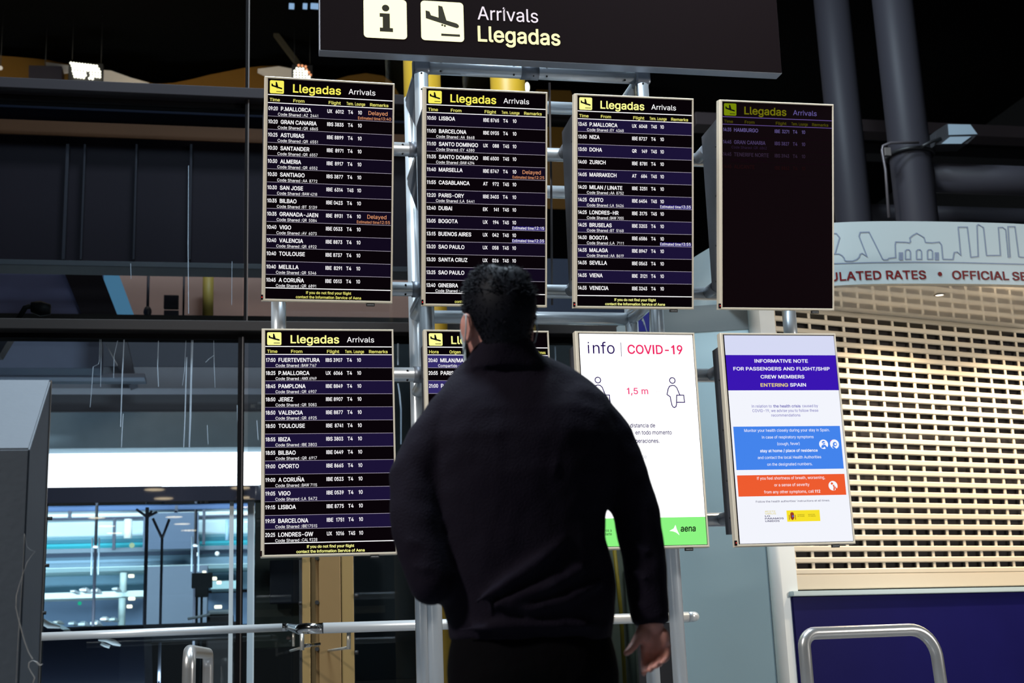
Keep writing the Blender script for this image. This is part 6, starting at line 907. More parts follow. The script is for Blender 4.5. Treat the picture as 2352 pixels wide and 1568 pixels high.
    b = MB(); Y = 15.78; b.tube([P(431, 1421, Y), P(482, 1411, Y)], .015, mat('van_white', (.92, .95, .95), .35), 10); tag(b.build('white_boom'), 'short white barrier arm left of the van', 'barrier')
    Y = 13.6; q = thing('dark_car', 'dark car roof with white edge at the lower left pane', 'car', (P(150, 1450, Y).x, Y, 0)); cm = mat('black_car_paint', (.010, .012, .022), .2)
    part('body', q, lambda b: b.loft([[(P(x, y, Y).x, Y+dy, P(x, y, Y).z if y < 1469 else .3) for x, y in ((70,1470),(70,1415),(98,1424),(145,1446),(200,1442),(330,1436),(340,1470))] for dy in (0, 1.2)], cm, True, False))
    part('roof_trim', q, lambda b: b.tube([P(88, 1420, Y-.03), P(112, 1436, Y-.03), P(138, 1440, Y-.03)], [.03, .028, .012], mat('white_trim', (.95, .96, .97), .3), 10), 'white roof trim')
    part('mirror', q, lambda b: b.ball(P(154, 1450, Y-.05), .035, mat('white_trim', (.95, .96, .97), .3), sz=.4), 'white mirror cap')
    wt = mat('white_trim', (.95, .96, .97), .3); Y = 13.56
    part('white_mark', q, lambda b: b.tube([P(226, 1469, Y), P(245, 1469, Y), P(262, 1475, Y), P(277, 1482, Y)], [.009, .023, .028, .009], wt, 10), 'white curved mark'); part('white_mark', q, lambda b: b.tube([P(232, 1477, Y), P(242, 1482, Y), P(252, 1485, Y)], .016, wt, 10), 'short white mark')  # two white curved marks laid on the dark car
    for px in (110, 290): part('wheel', q, lambda b: b.tube([(P(px, 1500, Y).x, Y+.02, .3), (P(px, 1500, Y).x, Y+.2, .3)], .3, BLACK, 18))
forecourt()

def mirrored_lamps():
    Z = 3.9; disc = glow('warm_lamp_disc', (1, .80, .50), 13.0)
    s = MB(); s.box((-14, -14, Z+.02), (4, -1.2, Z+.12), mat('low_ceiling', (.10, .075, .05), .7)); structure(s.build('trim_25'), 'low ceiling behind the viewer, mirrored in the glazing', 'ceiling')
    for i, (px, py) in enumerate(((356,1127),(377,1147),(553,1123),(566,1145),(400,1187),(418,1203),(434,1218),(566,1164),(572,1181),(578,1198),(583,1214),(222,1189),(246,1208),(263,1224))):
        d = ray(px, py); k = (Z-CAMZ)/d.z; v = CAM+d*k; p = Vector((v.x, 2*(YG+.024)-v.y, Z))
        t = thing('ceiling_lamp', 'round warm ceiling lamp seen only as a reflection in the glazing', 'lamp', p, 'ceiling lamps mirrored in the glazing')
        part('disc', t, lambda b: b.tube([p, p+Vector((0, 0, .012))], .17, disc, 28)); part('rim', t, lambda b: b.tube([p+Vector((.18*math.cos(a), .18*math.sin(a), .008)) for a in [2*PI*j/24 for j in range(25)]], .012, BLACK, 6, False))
mirrored_lamps()
# ------------------------------------------------------------------ handrails, hoops, cabinet
def rails():
    tube_m = mat('handrail_satin', (.74, .77, .80), .33, .45)
    Y1, Y2 = 7.4, 8.4
    A = P(742, 1442, Y1); B = P(1580, 1416, Y1); za = A.z; zc = B.z
    t = thing('handrail', 'satin steel handrail crossing behind the truss posts', 'handrail', (A.x, Y1, 0))
    part('rail', t, lambda b: b.tube([A, B], .0285, tube_m, 24))
    L0 = P(60, 1463, Y2); L1 = P(648, 1440.5, Y2)
    E0 = P(700, 1443, Y1+.02)
    part('elbow', t, lambda b: b.tube([A, E0+Vector((.02, 0, 0)), E0+Vector((-.01, .03, 0)), E0+Vector((-.02, .12, 0)), P(668, 1440, Y2-.12), P(664, 1440, Y2-.03), P(658, 1440.3, Y2), L1], [.0295]*4+[.0245]*4, CHROME, 20), 'polished steel double elbow of the handrail')
    part('rail', t, lambda b: b.tube([L0, L1], .024, tube_m, 24))
    part('end_bend', t, lambda b: b.tube([B, B+Vector((.025, .0, 0)), B+Vector((.045, .02, 0)), B+Vector((.052, .06, 0)), B+Vector((.052, .2, 0))], .0285, tube_m, 20))
    bm_ = mat('bracket_steel', (.55, .52, .46), .35, .6)
    for px, y0, y1 in ((694, 1455, 1493), (801, 1450, 1491)):
        part('bracket', t, lambda b: b.tube([P(px, y0, Y1+.02), P(px, y1, Y1+.02)], .0115, bm_, 12))
    part('bracket', t, lambda b: b.tube([P(674, 1448, 8.2), P(674, 1484, 8.2)], .008, bm_, 12))
    part('latch_pin', t, lambda b: b.tube([P(698, 1483, Y1+.02), P(733, 1478, Y1+.3)], .010, CHROME, 12))
    for px in (120, 420, 860, 1240, 1560):
        Yq = Y2 if px < 600 else Y1
        p = P(px, 1440, Yq); part('stanchion', t, lambda b: b.tube([(p.x, Yq+.02, 0), (p.x, Yq+.02, (za if px > 600 else L1.z)-.3)], .014, FRAME_DK, 10)) if False else None
    for px, Yq in ((801, Y1+.02), (694, Y1+.02)):
        p = P(px, 1491, Yq); part('bracket_arm', t, lambda b: b.tube([p+Vector((0, 0, .01)), p+Vector((0, 1.75, .01))], .008, bm_, 8))
rails()
def hoops():
    st = mat('brushed_steel_hoop', (.56, .56, .56), .28, .75)
    def arc(c, a, b_, r, n=8): return [c+a*r*math.sin(PI/2*k/n)+b_*r*(1-math.cos(PI/2*k/n)) for k in range(n+1)]
    # right hoop in front of the booth
    Y = 5.35; L = P(1849, 1500, Y); R_ = P(2152, 1500, Y+.10); zt = P(2000, 1449, Y).z
    b = MB(); pts = [Vector((L.x, L.y, .0)), Vector((L.x, L.y, zt-.09))]
    d = (R_-L); d.z = 0; w = d.length; d.normalize(); r1, r2 = .055, .13
    for k in range(9):
        a = PI/2*k/8; pts.append(Vector((L.x, L.y, zt-r1))+d*r1*(1-math.cos(a))+Vector((0, 0, r1*math.sin(a))))
    for k in range(11):
        a = PI/2*k/10; pts.append(Vector((L.x, L.y, zt-r2))+d*(w-r2+r2*math.sin(a))+Vector((0, 0, r2*math.cos(a))))
    pts.append(Vector((L.x, L.y, 0))+d*(w+.04))
    b.tube(pts, .0265, st, 24)
    t = thing('barrier_hoop', 'wide steel barrier hoop in front of the blue booth panel', 'barrier', (L.x, L.y, 0), 'steel barrier hoops'); b2 = part('hoop', t, lambda q: q.__dict__.update(b.__dict__))
    for q in (Vector((L.x, L.y, 0)), Vector((L.x, L.y, 0))+d*(w+.04)): part('base_flange', t, lambda b: b.tube([(q.x, q.y, 0), (q.x, q.y, .012)], .07, st, 20))
    # left hoop seen end on
    N = P(434, 1530, 5.0); Fp = P(478, 1520, 6.15); zt = P(437, 1505, 5.0).z+.015
    pts = [Vector((N.x, N.y, 0)), Vector((N.x, N.y, zt-.06))]; d = Fp-N; d.z = 0; w = d.length; d.normalize()
    for k in range(9):
        a = PI/2*k/8; pts.append(Vector((N.x, N.y, zt-.06))+d*.06*(1-math.cos(a))+Vector((0, 0, .06*math.sin(a))))
    for k in range(9):
        a = PI/2*k/8; pts.append(Vector((N.x, N.y, zt-.06))+d*(w-.06+.06*math.sin(a))+Vector((0, 0, .06*math.cos(a))))
    pts.append(Vector((N.x, N.y, 0))+d*w)
    t = thing('barrier_hoop', 'steel barrier hoop seen end-on below the left handrail', 'barrier', (N.x, N.y, 0), 'steel barrier hoops'); part('hoop', t, lambda b: b.tube(pts, .0235, st, 24))
    for q in (Vector((N.x, N.y, 0)), Vector((N.x, N.y, 0))+d*w): part('base_flange', t, lambda b: b.tube([(q.x, q.y, 0), (q.x, q.y, .012)], .07, st, 20))
hoops()
def cabinet():
    Y0 = 3.6; c = P(68, 1030, Y0)
    lo, hi = 3.6, 6.0
    for _ in range(40):
        m_ = (lo+hi)/2
        if P(117, 871, m_).x < c.x: lo = m_
        else: hi = m_
        # x at pixel decreases/increases monotonically with distance; solve for the same x
    best = min((abs(P(117, 871, y/1000).x-c.x), y/1000) for y in range(3600, 6000, 5))[1]
    Y1 = best; zt = P(117, 871, Y1).z; zf = c.z
    t = thing('grey_cabinet', 'tall grey cabinet with sloping top at the left edge', 'cabinet', (c.x-.4, Y0, 0))
    gm = mat('grey_cabinet_paint', (.070, .088, .115), .6, bump=.06, var=.08)
    def f(b):
        prof = [(Y0, 0), (Y0, zf), (Y1, zt), (Y1, 0)]; x1, x0 = c.x, c.x-.8
        vs = [(x1, y, z) for y, z in prof]+[(x0, y, z) for y, z in prof]
        bm = bmesh.new(); V = [bm.verts.new(v) for v in vs]
        for fc in ((0,1,2,3),(7,6,5,4),(0,4,5,1),(1,5,6,2),(2,6,7,3),(3,7,4,0)): bm.faces.new([V[i] for i in fc])
        bmesh.ops.recalc_face_normals(bm, faces=bm.faces[:]); bmesh.ops.bevel(bm, geom=bm.edges[:], offset=.004, segments=2, affect='EDGES'); b.bm(bm, gm)
    part('body', t, f)
    part('side_edge', t, lambda b: b.box((c.x, Y1-.01, 0), (c.x+.003, Y1, zt-.005), mat('edge_bare_metal', (.35, .33, .32), .4, .5)))
    # torn tape dangling from the front edge
    tm = mat('torn_clear_tape', (.36, .35, .34), .45)
    def ribbon(b, pts, wd, Y):
        wd = [w_*.6 for w_ in wd]
        q = [P(x, y, Y) for x, y in pts]
        for i in range(len(q)-1):
            for s in (0, 1): pass
        n = len(q); vs = []
        for i, p in enumerate(q):
            k = wd[i]*Y/F/2; vs += [p+Vector((-k, 0, 0)), p+Vector((k, 0, .0)), p+Vector((0, -.0012, 0))]
        fs = []
        for i in range(n-1):
            for a, e in ((0, 2), (2, 1), (1, 0)): fs.append((3*i+a, 3*i+e, 3*i+3+e, 3*i+3+a))
        b.add(vs, fs, tm)
    o = part('dangling_tape', None, lambda b: ribbon(b, [(56,1225),(62,1255),(70,1262),(81,1266),(73,1275),(62,1292),(52,1320),(44,1345),(38,1368),(37,1395),(41,1415),(48,1440),(56,1470),(66,1498),(75,1513)], [1,1,1.5,1.5,1.5,2,2,2,3,3,3,4,4,4,5], Y0-.012))
    tag(o, 'thin torn tape strand dangling down the grey cabinet', 'tape')
    b = MB(); ribbon(b, [(56,1225),(55,1260),(52,1320),(47,1390),(43,1450),(40,1500),(37,1568)], [1.5,1.5,1.5,1.5,2,1.5,1.5], Y0-.004)
    part('tape_edge', t, lambda q: q.__dict__.update(b.__dict__), 'pale torn tape edge')
    o2 = part('tape_curl', None, lambda b: ribbon(b, [(98,1524),(92,1528),(84,1520),(75,1516),(67,1521),(66,1532),(73,1545),(80,1556),(76,1568)], [4,8,9,5,3,3,4,4,3], Y0-.03))
    tag(o2, 'curled loose tape end at the foot of the cabinet edge', 'tape')
cabinet()
# ------------------------------------------------------------------ booth with shutter
def booth():
    ang = math.radians(14.5); kd = Vector((math.cos(ang), math.sin(ang), 0)); kb = Vector((-math.sin(ang), math.cos(ang), 0))
    K0 = PD(1811, 1365, 8.0); K0.z = 0
    def KP(px, py, off=0.0):
        d = ray(px, py); k = ((K0+kb*off)-CAM).dot(kb)/d.dot(kb); return CAM+d*k
    def U(p): return (p-K0).dot(kd)
    def W3(u, off, z): return K0+kd*u+kb*off+Vector((0, 0, z))
    t = thing('booth', 'closed white booth with roller shutter, curved fascia and blue front', 'booth', (K0.x, K0.y, 0))
    def kpart(name, f, label=None): return part(name, t, f, label)
    def kbox(b, u0, u1, o0, o1, z0, z1, M, bev=.004):
        bm = bmesh.new(); bmesh.ops.create_cube(bm, size=1)
        for v in bm.verts: v.co = W3(u0 if v.co.x < 0 else u1, o0 if v.co.y < 0 else o1, z0 if v.co.z < 0 else z1)
        if bev: bmesh.ops.bevel(bm, geom=bm.edges[:], offset=bev, segments=2, affect='EDGES')
        bmesh.ops.recalc_face_normals(bm, faces=bm.faces[:]); b.bm(bm, M)
    zs = KP(1917, 714).z                       # soffit level
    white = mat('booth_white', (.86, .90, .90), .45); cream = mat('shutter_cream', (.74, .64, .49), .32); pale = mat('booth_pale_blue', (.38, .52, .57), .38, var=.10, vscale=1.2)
    zc1 = KP(1950, 1357).z; zc0 = KP(1950, 1367).z; zsb = KP(1950, 1318).z; zb2 = KP(1950, 1352).z
    uL = U(KP(1823, 1300)); uR = uL+2.9
    # shutter
    pitch = .0688; dark = mat('booth_interior', (.012, .009, .010), .8)
    def shut(b):
        z = zsb; hole = .034; k = 0; hw = .138; br = .021
        while z < zs:
            prof = [(-.004, z), (-.010, z+.006), (-.010, z+pitch-hole-.006), (-.004, z+pitch-hole), (.008, z+pitch-hole), (.008, z)]
            n = len(prof); vs = [W3(uL, o, zz) for o, zz in prof]+[W3(uR, o, zz) for o, zz in prof]
            b.add(vs, [tuple(range(n)), tuple(range(2*n-1, n-1, -1))]+[(i, (i+1) % n, n+(i+1) % n, n+i) for i in range(n)], cream)
            u = uL
            while u < uR:
                z0, z1 = z+pitch-hole, z+pitch
                vs = [W3(*q) for q in ((u, -.003, z0), (u+br, -.003, z0), (u+br, .006, z0), (u, .006, z0), (u, -.003, z1), (u+br, -.003, z1), (u+br, .006, z1), (u, .006, z1))]
                b.add(vs, [(0,3,2,1),(4,5,6,7),(0,1,5,4),(1,2,6,5),(2,3,7,6),(3,0,4,7)], cream)
                u += hw
            z += pitch; k += 1
    kpart('shutter', shut, 'cream perforated roller shutter')
    kpart('shutter_foot_rail', lambda b: kbox(b, uL, uR, -.012, .02, zb2, zsb, cream))
    kpart('interior', lambda b: kbox(b, uL-.05, uR+.05, .25, 1.8, .1, zs-.02, dark, 0), 'dark booth interior')
    up = U(KP(1770, 1300)); 
    kpart('corner_post', lambda b: (b.tube([W3(up+.06, .05, 0), W3(up+.06, .05, zs)], .065, white, 24), kbox(b, up+.06, uL+.005, -.015, .1, 0, zs, white, 0)), 'white rounded corner post')
    kpart('counter_ledge', lambda b: kbox(b, U(KP(1809, 1365)), uR, -.055, .3, zc0, zc1+.004, mat('ledge_pale', (.55, .66, .68), .3)), 'pale counter ledge')
    kpart('front_panel', lambda b: kbox(b, U(KP(1815, 1400)), uR, -.03, .2, .02, zc0, mat('booth_blue', (.008, .007, .082), .4, spec=.08, var=.18, vscale=2.5)), 'deep blue front panel')
    # pale side wall running back to the left
    S0 = KP(1764, 1300); S0.z = 0; q = PD(1596, 778, 8.34); S1 = Vector((q.x, q.y, 0)); sd = (S1-S0).normalized()
    def side(b):
        n = Vector((sd.y, -sd.x, 0)); e = S0+sd*.56
        if n.y > 0: n = -n
        for a, c in ((S0, e),):
            vs = [a, c, c-n*.06, a-n*.06]; vs = vs+[v+Vector((0, 0, zs)) for v in vs]
            b.add(vs, [(0,1,2,3)[::-1],(4,5,6,7),(0,1,5,4),(1,2,6,5),(2,3,7,6),(3,0,4,7)], pale)
    kpart('side_wall', side, 'pale blue side wall')
    def shade_strip(b):  # soffit shade on the side wall, painted as a grey strip
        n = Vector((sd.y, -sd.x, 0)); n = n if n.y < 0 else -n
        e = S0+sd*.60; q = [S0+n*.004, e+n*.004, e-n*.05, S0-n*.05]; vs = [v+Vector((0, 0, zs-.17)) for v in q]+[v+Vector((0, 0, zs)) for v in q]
        b.add(vs, [(0,1,2,3)[::-1],(4,5,6,7),(0,1,5,4),(1,2,6,5),(2,3,7,6),(3,0,4,7)], mat('soffit_shade_grey', (.13, .15, .155), .6, spec=.2))
    kpart('painted_soffit_shade', shade_strip, 'grey strip of painted soffit shade on the side wall')
    kpart('wall_seam', lambda b: b.box(S0+Vector((-.003, -.004, .02)), S0+Vector((.001, .002, zs)), mat('seam_grey', (.10, .14, .16), .6)))
    # curved fascia
    ctl = [(1380,900),(1440,850),(1480,812),(1545,762),(1610,715),(1700,683),(1800,666),(1917,655),(2010,651.5),(2100,651),(2220,651.5),(2352,654),(2500,661),(2650,672)]
    cx = np.array([c[0] for c in ctl], float); cyv = np.array([c[1] for c in ctl], float)
    pxs = np.linspace(1380, 2650, 90); 
    # smooth the depth curve
    dep = np.array([(zs-CAMZ)/ray(x, y).z for x, y in ctl])
    dd = np.interp(pxs, cx, dep)
    ker = np.ones(9)/9; dp_ = np.concatenate([dd[:4][::-1]*0+dd[0], dd, dd[-4:]*0+dd[-1]]); dd = np.convolve(dp_, ker, 'valid')
    bot = []
    for x, d in zip(pxs, dd):
        y = 700.0
        for _ in range(12):
            r = ray(x, y); y = y - ((zs-CAMZ)/d - r.z)*F   # find the row whose ray meets the soffit level at depth d
        p = CAM+ray(x, y)*d; bot.append(Vector((p.x, p.y, 0)))
    q_ = bot[int(np.argmin(abs(pxs-2100)))]; r_ = ray(2100, 505); ztop = CAMZ + r_.z*math.hypot(q_.x, q_.y)/math.hypot(r_.x, r_.y)
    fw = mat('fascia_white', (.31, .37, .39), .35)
    nrm = []
    for i in range(len(bot)):
        tg = (bot[min(i+1, len(bot)-1)]-bot[max(i-1, 0)]).normalized(); nrm.append(Vector((tg.y, -tg.x, 0)))
    def fas(b):
        vs = []
        for p, n in zip(bot, nrm):
            vs += [p+Vector((0, 0, zs)), p+Vector((0, 0, ztop)), p-n*.05+Vector((0, 0, ztop)), p-n*.05+Vector((0, 0, zs))]
        fs = []
        for i in range(len(bot)-1):
            for a in range(4): fs.append((4*i+a, 4*i+(a+1) % 4, 4*i+4+(a+1) % 4, 4*i+4+a))
        fs += [(0,1,2,3), tuple(4*(len(bot)-1)+k for k in (3,2,1,0))]
        b.add(vs, fs, fw, False)
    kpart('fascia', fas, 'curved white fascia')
    arc = [0.0]
    for i in range(1, len(bot)): arc.append(arc[-1]+(bot[i]-bot[i-1]).length)
    arc = np.array(arc); bx = np.array([p.x for p in bot]); by = np.array([p.y for p in bot])
    def on(s, z, off=.003):
        x = float(np.interp(s, arc, bx)); y = float(np.interp(s, arc, by)); e = .02
        tg = Vector((float(np.interp(s+e, arc, bx))-float(np.interp(s-e, arc, bx)), float(np.interp(s+e, arc, by))-float(np.interp(s-e, arc, by)), 0)).normalized()
        return Vector((x, y, z))+Vector((tg.y, -tg.x, 0))*off
    def inv(px, py):
        lo, hi = 0.0, float(arc[-1]); z = zs+.15
        for _ in range(4):
            a, c = lo, hi
            for _ in range(30):
                m_ = (a+c)/2
                if PX(on(m_, z))[0] < px: a = m_
                else: c = m_
            s = (a+c)/2; q = on(s, z); y0 = PX(q)[1]; y1 = PX(q+Vector((0, 0, .1)))[1]; z += (py-y0)/(y1-y0)*.1
        return s, z
    red = mat('fascia_red_letters', (.105, .004, .006), .5, spec=.2); blu = mat('fascia_line_blue', (.12, .155, .23), .5); navy = mat('fascia_navy', (.018, .022, .20), .4)
    def letters(b):
        s0, z0 = inv(2130, 640.5); 
        a0 = inv(1917, 643)[0]; a1 = inv(2128, 640)[0]; h = inv(2050, 621)[1]-inv(2050, 640.5)[1]
        zb_ = inv(2050, 640.5)[1]
        wJ = tmesh('REG', .02)[2]; tot = tmesh('REGULATED RATES', .02)[2]; wU = tmesh('REGU', .02)[2]
        # visible part starts inside the U
        sc_ = (a1-a0)/(tot-wU+.35*(wU-wJ)); st = a1-tot*sc_
        fn = lambda u, v: on(u, zb_-v, .004)
        put_text(b, 'REGULATED', st, 0, h, red, st+sc_*tmesh('REGULATED', .02)[2], .02, fn)
    def letters2(b):
        h = inv(2050, 621)[1]-inv(2050, 640.5)[1]; zb_ = inv(2050, 640.5)[1]; fn = lambda u, v: on(u, zb_-v, .004)
        b0 = inv(2188, 640)[0]; b1 = inv(2318, 640.5)[0]
        put_text(b, 'OFFICIAL', b0, 0, h, red, b1, .02, fn)
    def letters3(b):
        h = inv(2050, 621)[1]-inv(2050, 640.5)[1]; zb_ = inv(2050, 640.5)[1]; fn = lambda u, v: on(u, zb_-v, .004)
        b0 = inv(2188, 640)[0]; b1 = inv(2318, 640.5)[0]; e0 = inv(2326, 640)[0]
        put_text(b, 'SERVICE', e0, 0, h, red, e0+(b1-b0)*tmesh('SERVICE', .02)[2]/tmesh('OFFICIAL', .02)[2], .02, fn)
    def letters4(b):
        a1 = inv(2128, 640)[0]; a0 = inv(1917, 643)[0]; h = inv(2050, 621)[1]-inv(2050, 640.5)[1]; zb_ = inv(2050, 640.5)[1]
        wJ = tmesh('REG', .02)[2]; tot = tmesh('REGULATED RATES', .02)[2]; wU = tmesh('REGU', .02)[2]; sc_ = (a1-a0)/(tot-wU+.35*(wU-wJ))
        put_text(b, 'RATES', a1-sc_*tmesh('RATES', .02)[2], 0, h, red, a1, .02, lambda u, v: on(u, zb_-v, .004))
    def dot(b):
        c0 = inv(2159, 629); poly_fill(b, circ(0, 0, .0135, 14), red, lambda u, v: on(c0[0]+u, c0[1]-v, .004))
    kpart('red_lettering', letters, 'dark red word half hidden by the dim screen'); kpart('red_lettering', letters4, 'dark red word RATES'); kpart('red_lettering', letters2, 'dark red word OFFICIAL'); kpart('red_lettering', letters3, 'dark red word cut by the photo edge'); kpart('red_dot', dot)
    def sky(b):
        Z = lambda x, y: (1880+x*472/2352, 480+y*300/1495)
        def ln(pts, w_=.0062, closed=False):
            q = [inv(*Z(*p)) for p in pts]; d = []
            for i in range(len(q)):       # subdivide to follow the curve
                d.append(q[i])
                if i < len(q)-1 and abs(q[i+1][0]-q[i][0]) > .04:
                    for k in (1, 2, 3): d.append((q[i][0]+(q[i+1][0]-q[i][0])*k/4, q[i][1]+(q[i+1][1]-q[i][1])*k/4))
            stroke(b, [(s, -z) for s, z in d], w_, blu, lambda u, v: on(u, -v, .003), closed)
        ln([(60,290),(130,278),(205,278),(243,325),(190,512)]); ln([(120,512),(190,512),(235,512),(270,530),(295,560),(300,585),(320,594),(390,594),(440,575),(465,550),(478,515),(500,505),(555,540),(465,310),(478,265),(580,262),(735,570),(750,580),(790,578),(805,562),(885,552),(878,410),(885,375),(1000,378),(1040,385),(1055,370),(1045,330),(1080,300),(1125,275),(1170,300),(1210,325),(1225,380),(1300,385),(1385,375),(1410,410),(1425,572),(1540,575),(1555,495),(1590,490),(1630,525),(1600,205),(1705,205),(1745,550),(1830,540),(1815,190),(1830,175),(1890,210),(1925,530),(2085,528),(2060,210),(2110,208),(2145,235),(2175,550),(2195,545),(2170,200),(2250,200),(2295,545),(2352,552),(2420,555)])
        for cx_ in (1025, 1152, 1278): ln([(cx_-28,572),(cx_-30,480),(cx_-15,464),(cx_+12,464),(cx_+28,482),(cx_+30,572)], .0062, True)
        for cx_ in (945, 1355): ln([(cx_-12,572),(cx_-12,505),(cx_+12,505),(cx_+12,572)], .012, True)
        q = [inv(x, float(np.interp(x, [1700,1800,1917,2000,2100,2200,2352,2500], [616,609,605,602.5,601.5,602.5,606.5,611]))) for x in range(1700, 2501, 16)]
        stroke(b, [(s, -z) for s, z in q], .006, blu, lambda u, v: on(u, -v, .003))
    kpart('skyline_drawing', sky, 'thin blue city skyline drawn on the fascia')
    Z = lambda x, y: (1380+x/4.9, 680+y/4.9)
    for pts in ([(415,395),(372,395),(392,262),(445,195),(498,175),(452,268),(480,290),(470,395)], [(512,150),(545,150),(545,395),(522,395),(494,285),(476,240),(500,180)], [(462,395),(488,310),(512,395)],
                    [(725,175),(752,165),(778,180),(782,310),(765,360),(725,388),(725,345),(752,320),(758,290),(752,195),(725,210)], [(845,165),(862,165),(872,225),(890,235),(915,205),(925,165),(955,150),(942,215),(912,262),(882,275),(858,255)]):
        q = [inv(*Z(*p)) for p in pts]; kpart('navy_letter', lambda b: poly_fill(b, [(s, -z) for s, z in q], navy, lambda u, v: on(u, -v, .004)))
    # glossy soffit and roof
    gl = mat('glossy_soffit', (.78, .76, .70), .12); gl.node_tree.nodes['Principled BSDF'].inputs['Coat Weight'].default_value = 1; gl.node_tree.nodes['Principled BSDF'].inputs['Coat Roughness'].default_value = .03; gl.node_tree.nodes['Principled BSDF'].inputs['Coat IOR'].default_value = 2.2
    def cap(z0, z1, M):
        def f(b):
            back = [bot[-1]+kb*3.0, bot[0]+kb*2.2+kd*.9]; pl = [p-n*.045 for p, n in zip(bot, nrm)]+back; n = len(pl)
            vs = [(p.x, p.y, z0) for p in pl]+[(p.x, p.y, z1) for p in pl]
            bm = bmesh.new(); V = [bm.verts.new(v) for v in vs]; bm.faces.new(V[:n][::-1]); bm.faces.new(V[n:])
            for i in range(n): bm.faces.new((V[i], V[(i+1) % n], V[n+(i+1) % n], V[n+i]))
            bmesh.ops.recalc_face_normals(bm, faces=bm.faces[:]); bmesh.ops.triangulate(bm, faces=[f_ for f_ in bm.faces if len(f_.verts) > 4]); b.bm(bm, M)
        return f
    kpart('soffit', cap(zs, zs+.04, gl), 'glossy cream soffit'); kpart('roof', cap(ztop-.05, ztop-.01, HOUSING))
    # downlights in the soffit, each a lamp of its own
    warm = glow('downlight_lens', (1, .90, .72), 7)
    for px, py, lb in ((2158, 677, 'recessed downlight glowing in the booth soffit'),):
        d = ray(px, py); k = (zs-.002-CAMZ)/d.z; p = CAM+d*k
        q = thing('downlight', lb, 'lamp', p); part('lens', q, lambda b: b.tube([p, p+Vector((0, 0, .001))], .032, warm, 24)); part('trim_ring', q, lambda b: b.tube([p+Vector((.03*math.cos(a), .03*math.sin(a), -.001)) for a in [2*PI*i/24 for i in range(25)]], .005, mat('downlight_ring', (.35, .32, .28), .4, .5), 8, False))
        l = bpy.data.lights.new('downlight_beam', 'SPOT'); l.energy = 115; l.color = (1, .80, .56); l.spot_size = 2.6; l.spot_blend = .6; l.shadow_soft_size = .03
        o = bpy.data.objects.new('downlight_beam', l); COL.objects.link(o); o.location = p+Vector((0, -.02, -.03))
    for du in (1.05, 2.1):
        l = bpy.data.lights.new('downlight_beam', 'SPOT'); l.energy = 90; l.color = (1, .82, .60); l.spot_size = 2.6; l.spot_blend = .6; l.shadow_soft_size = .03
        o = bpy.data.objects.new('downlight_beam', l); COL.objects.link(o); o.location = p+kd*du+Vector((0, -.02, -.03))
        q = thing('downlight', 'recessed downlight beyond the right photo edge in the booth soffit', 'lamp', p+kd*du); q['group'] = 'booth downlights past the frame'
        pp = p+kd*du; part('lens', q, lambda b: b.tube([pp, pp+Vector((0, 0, .001))], .032, warm, 24))
booth()
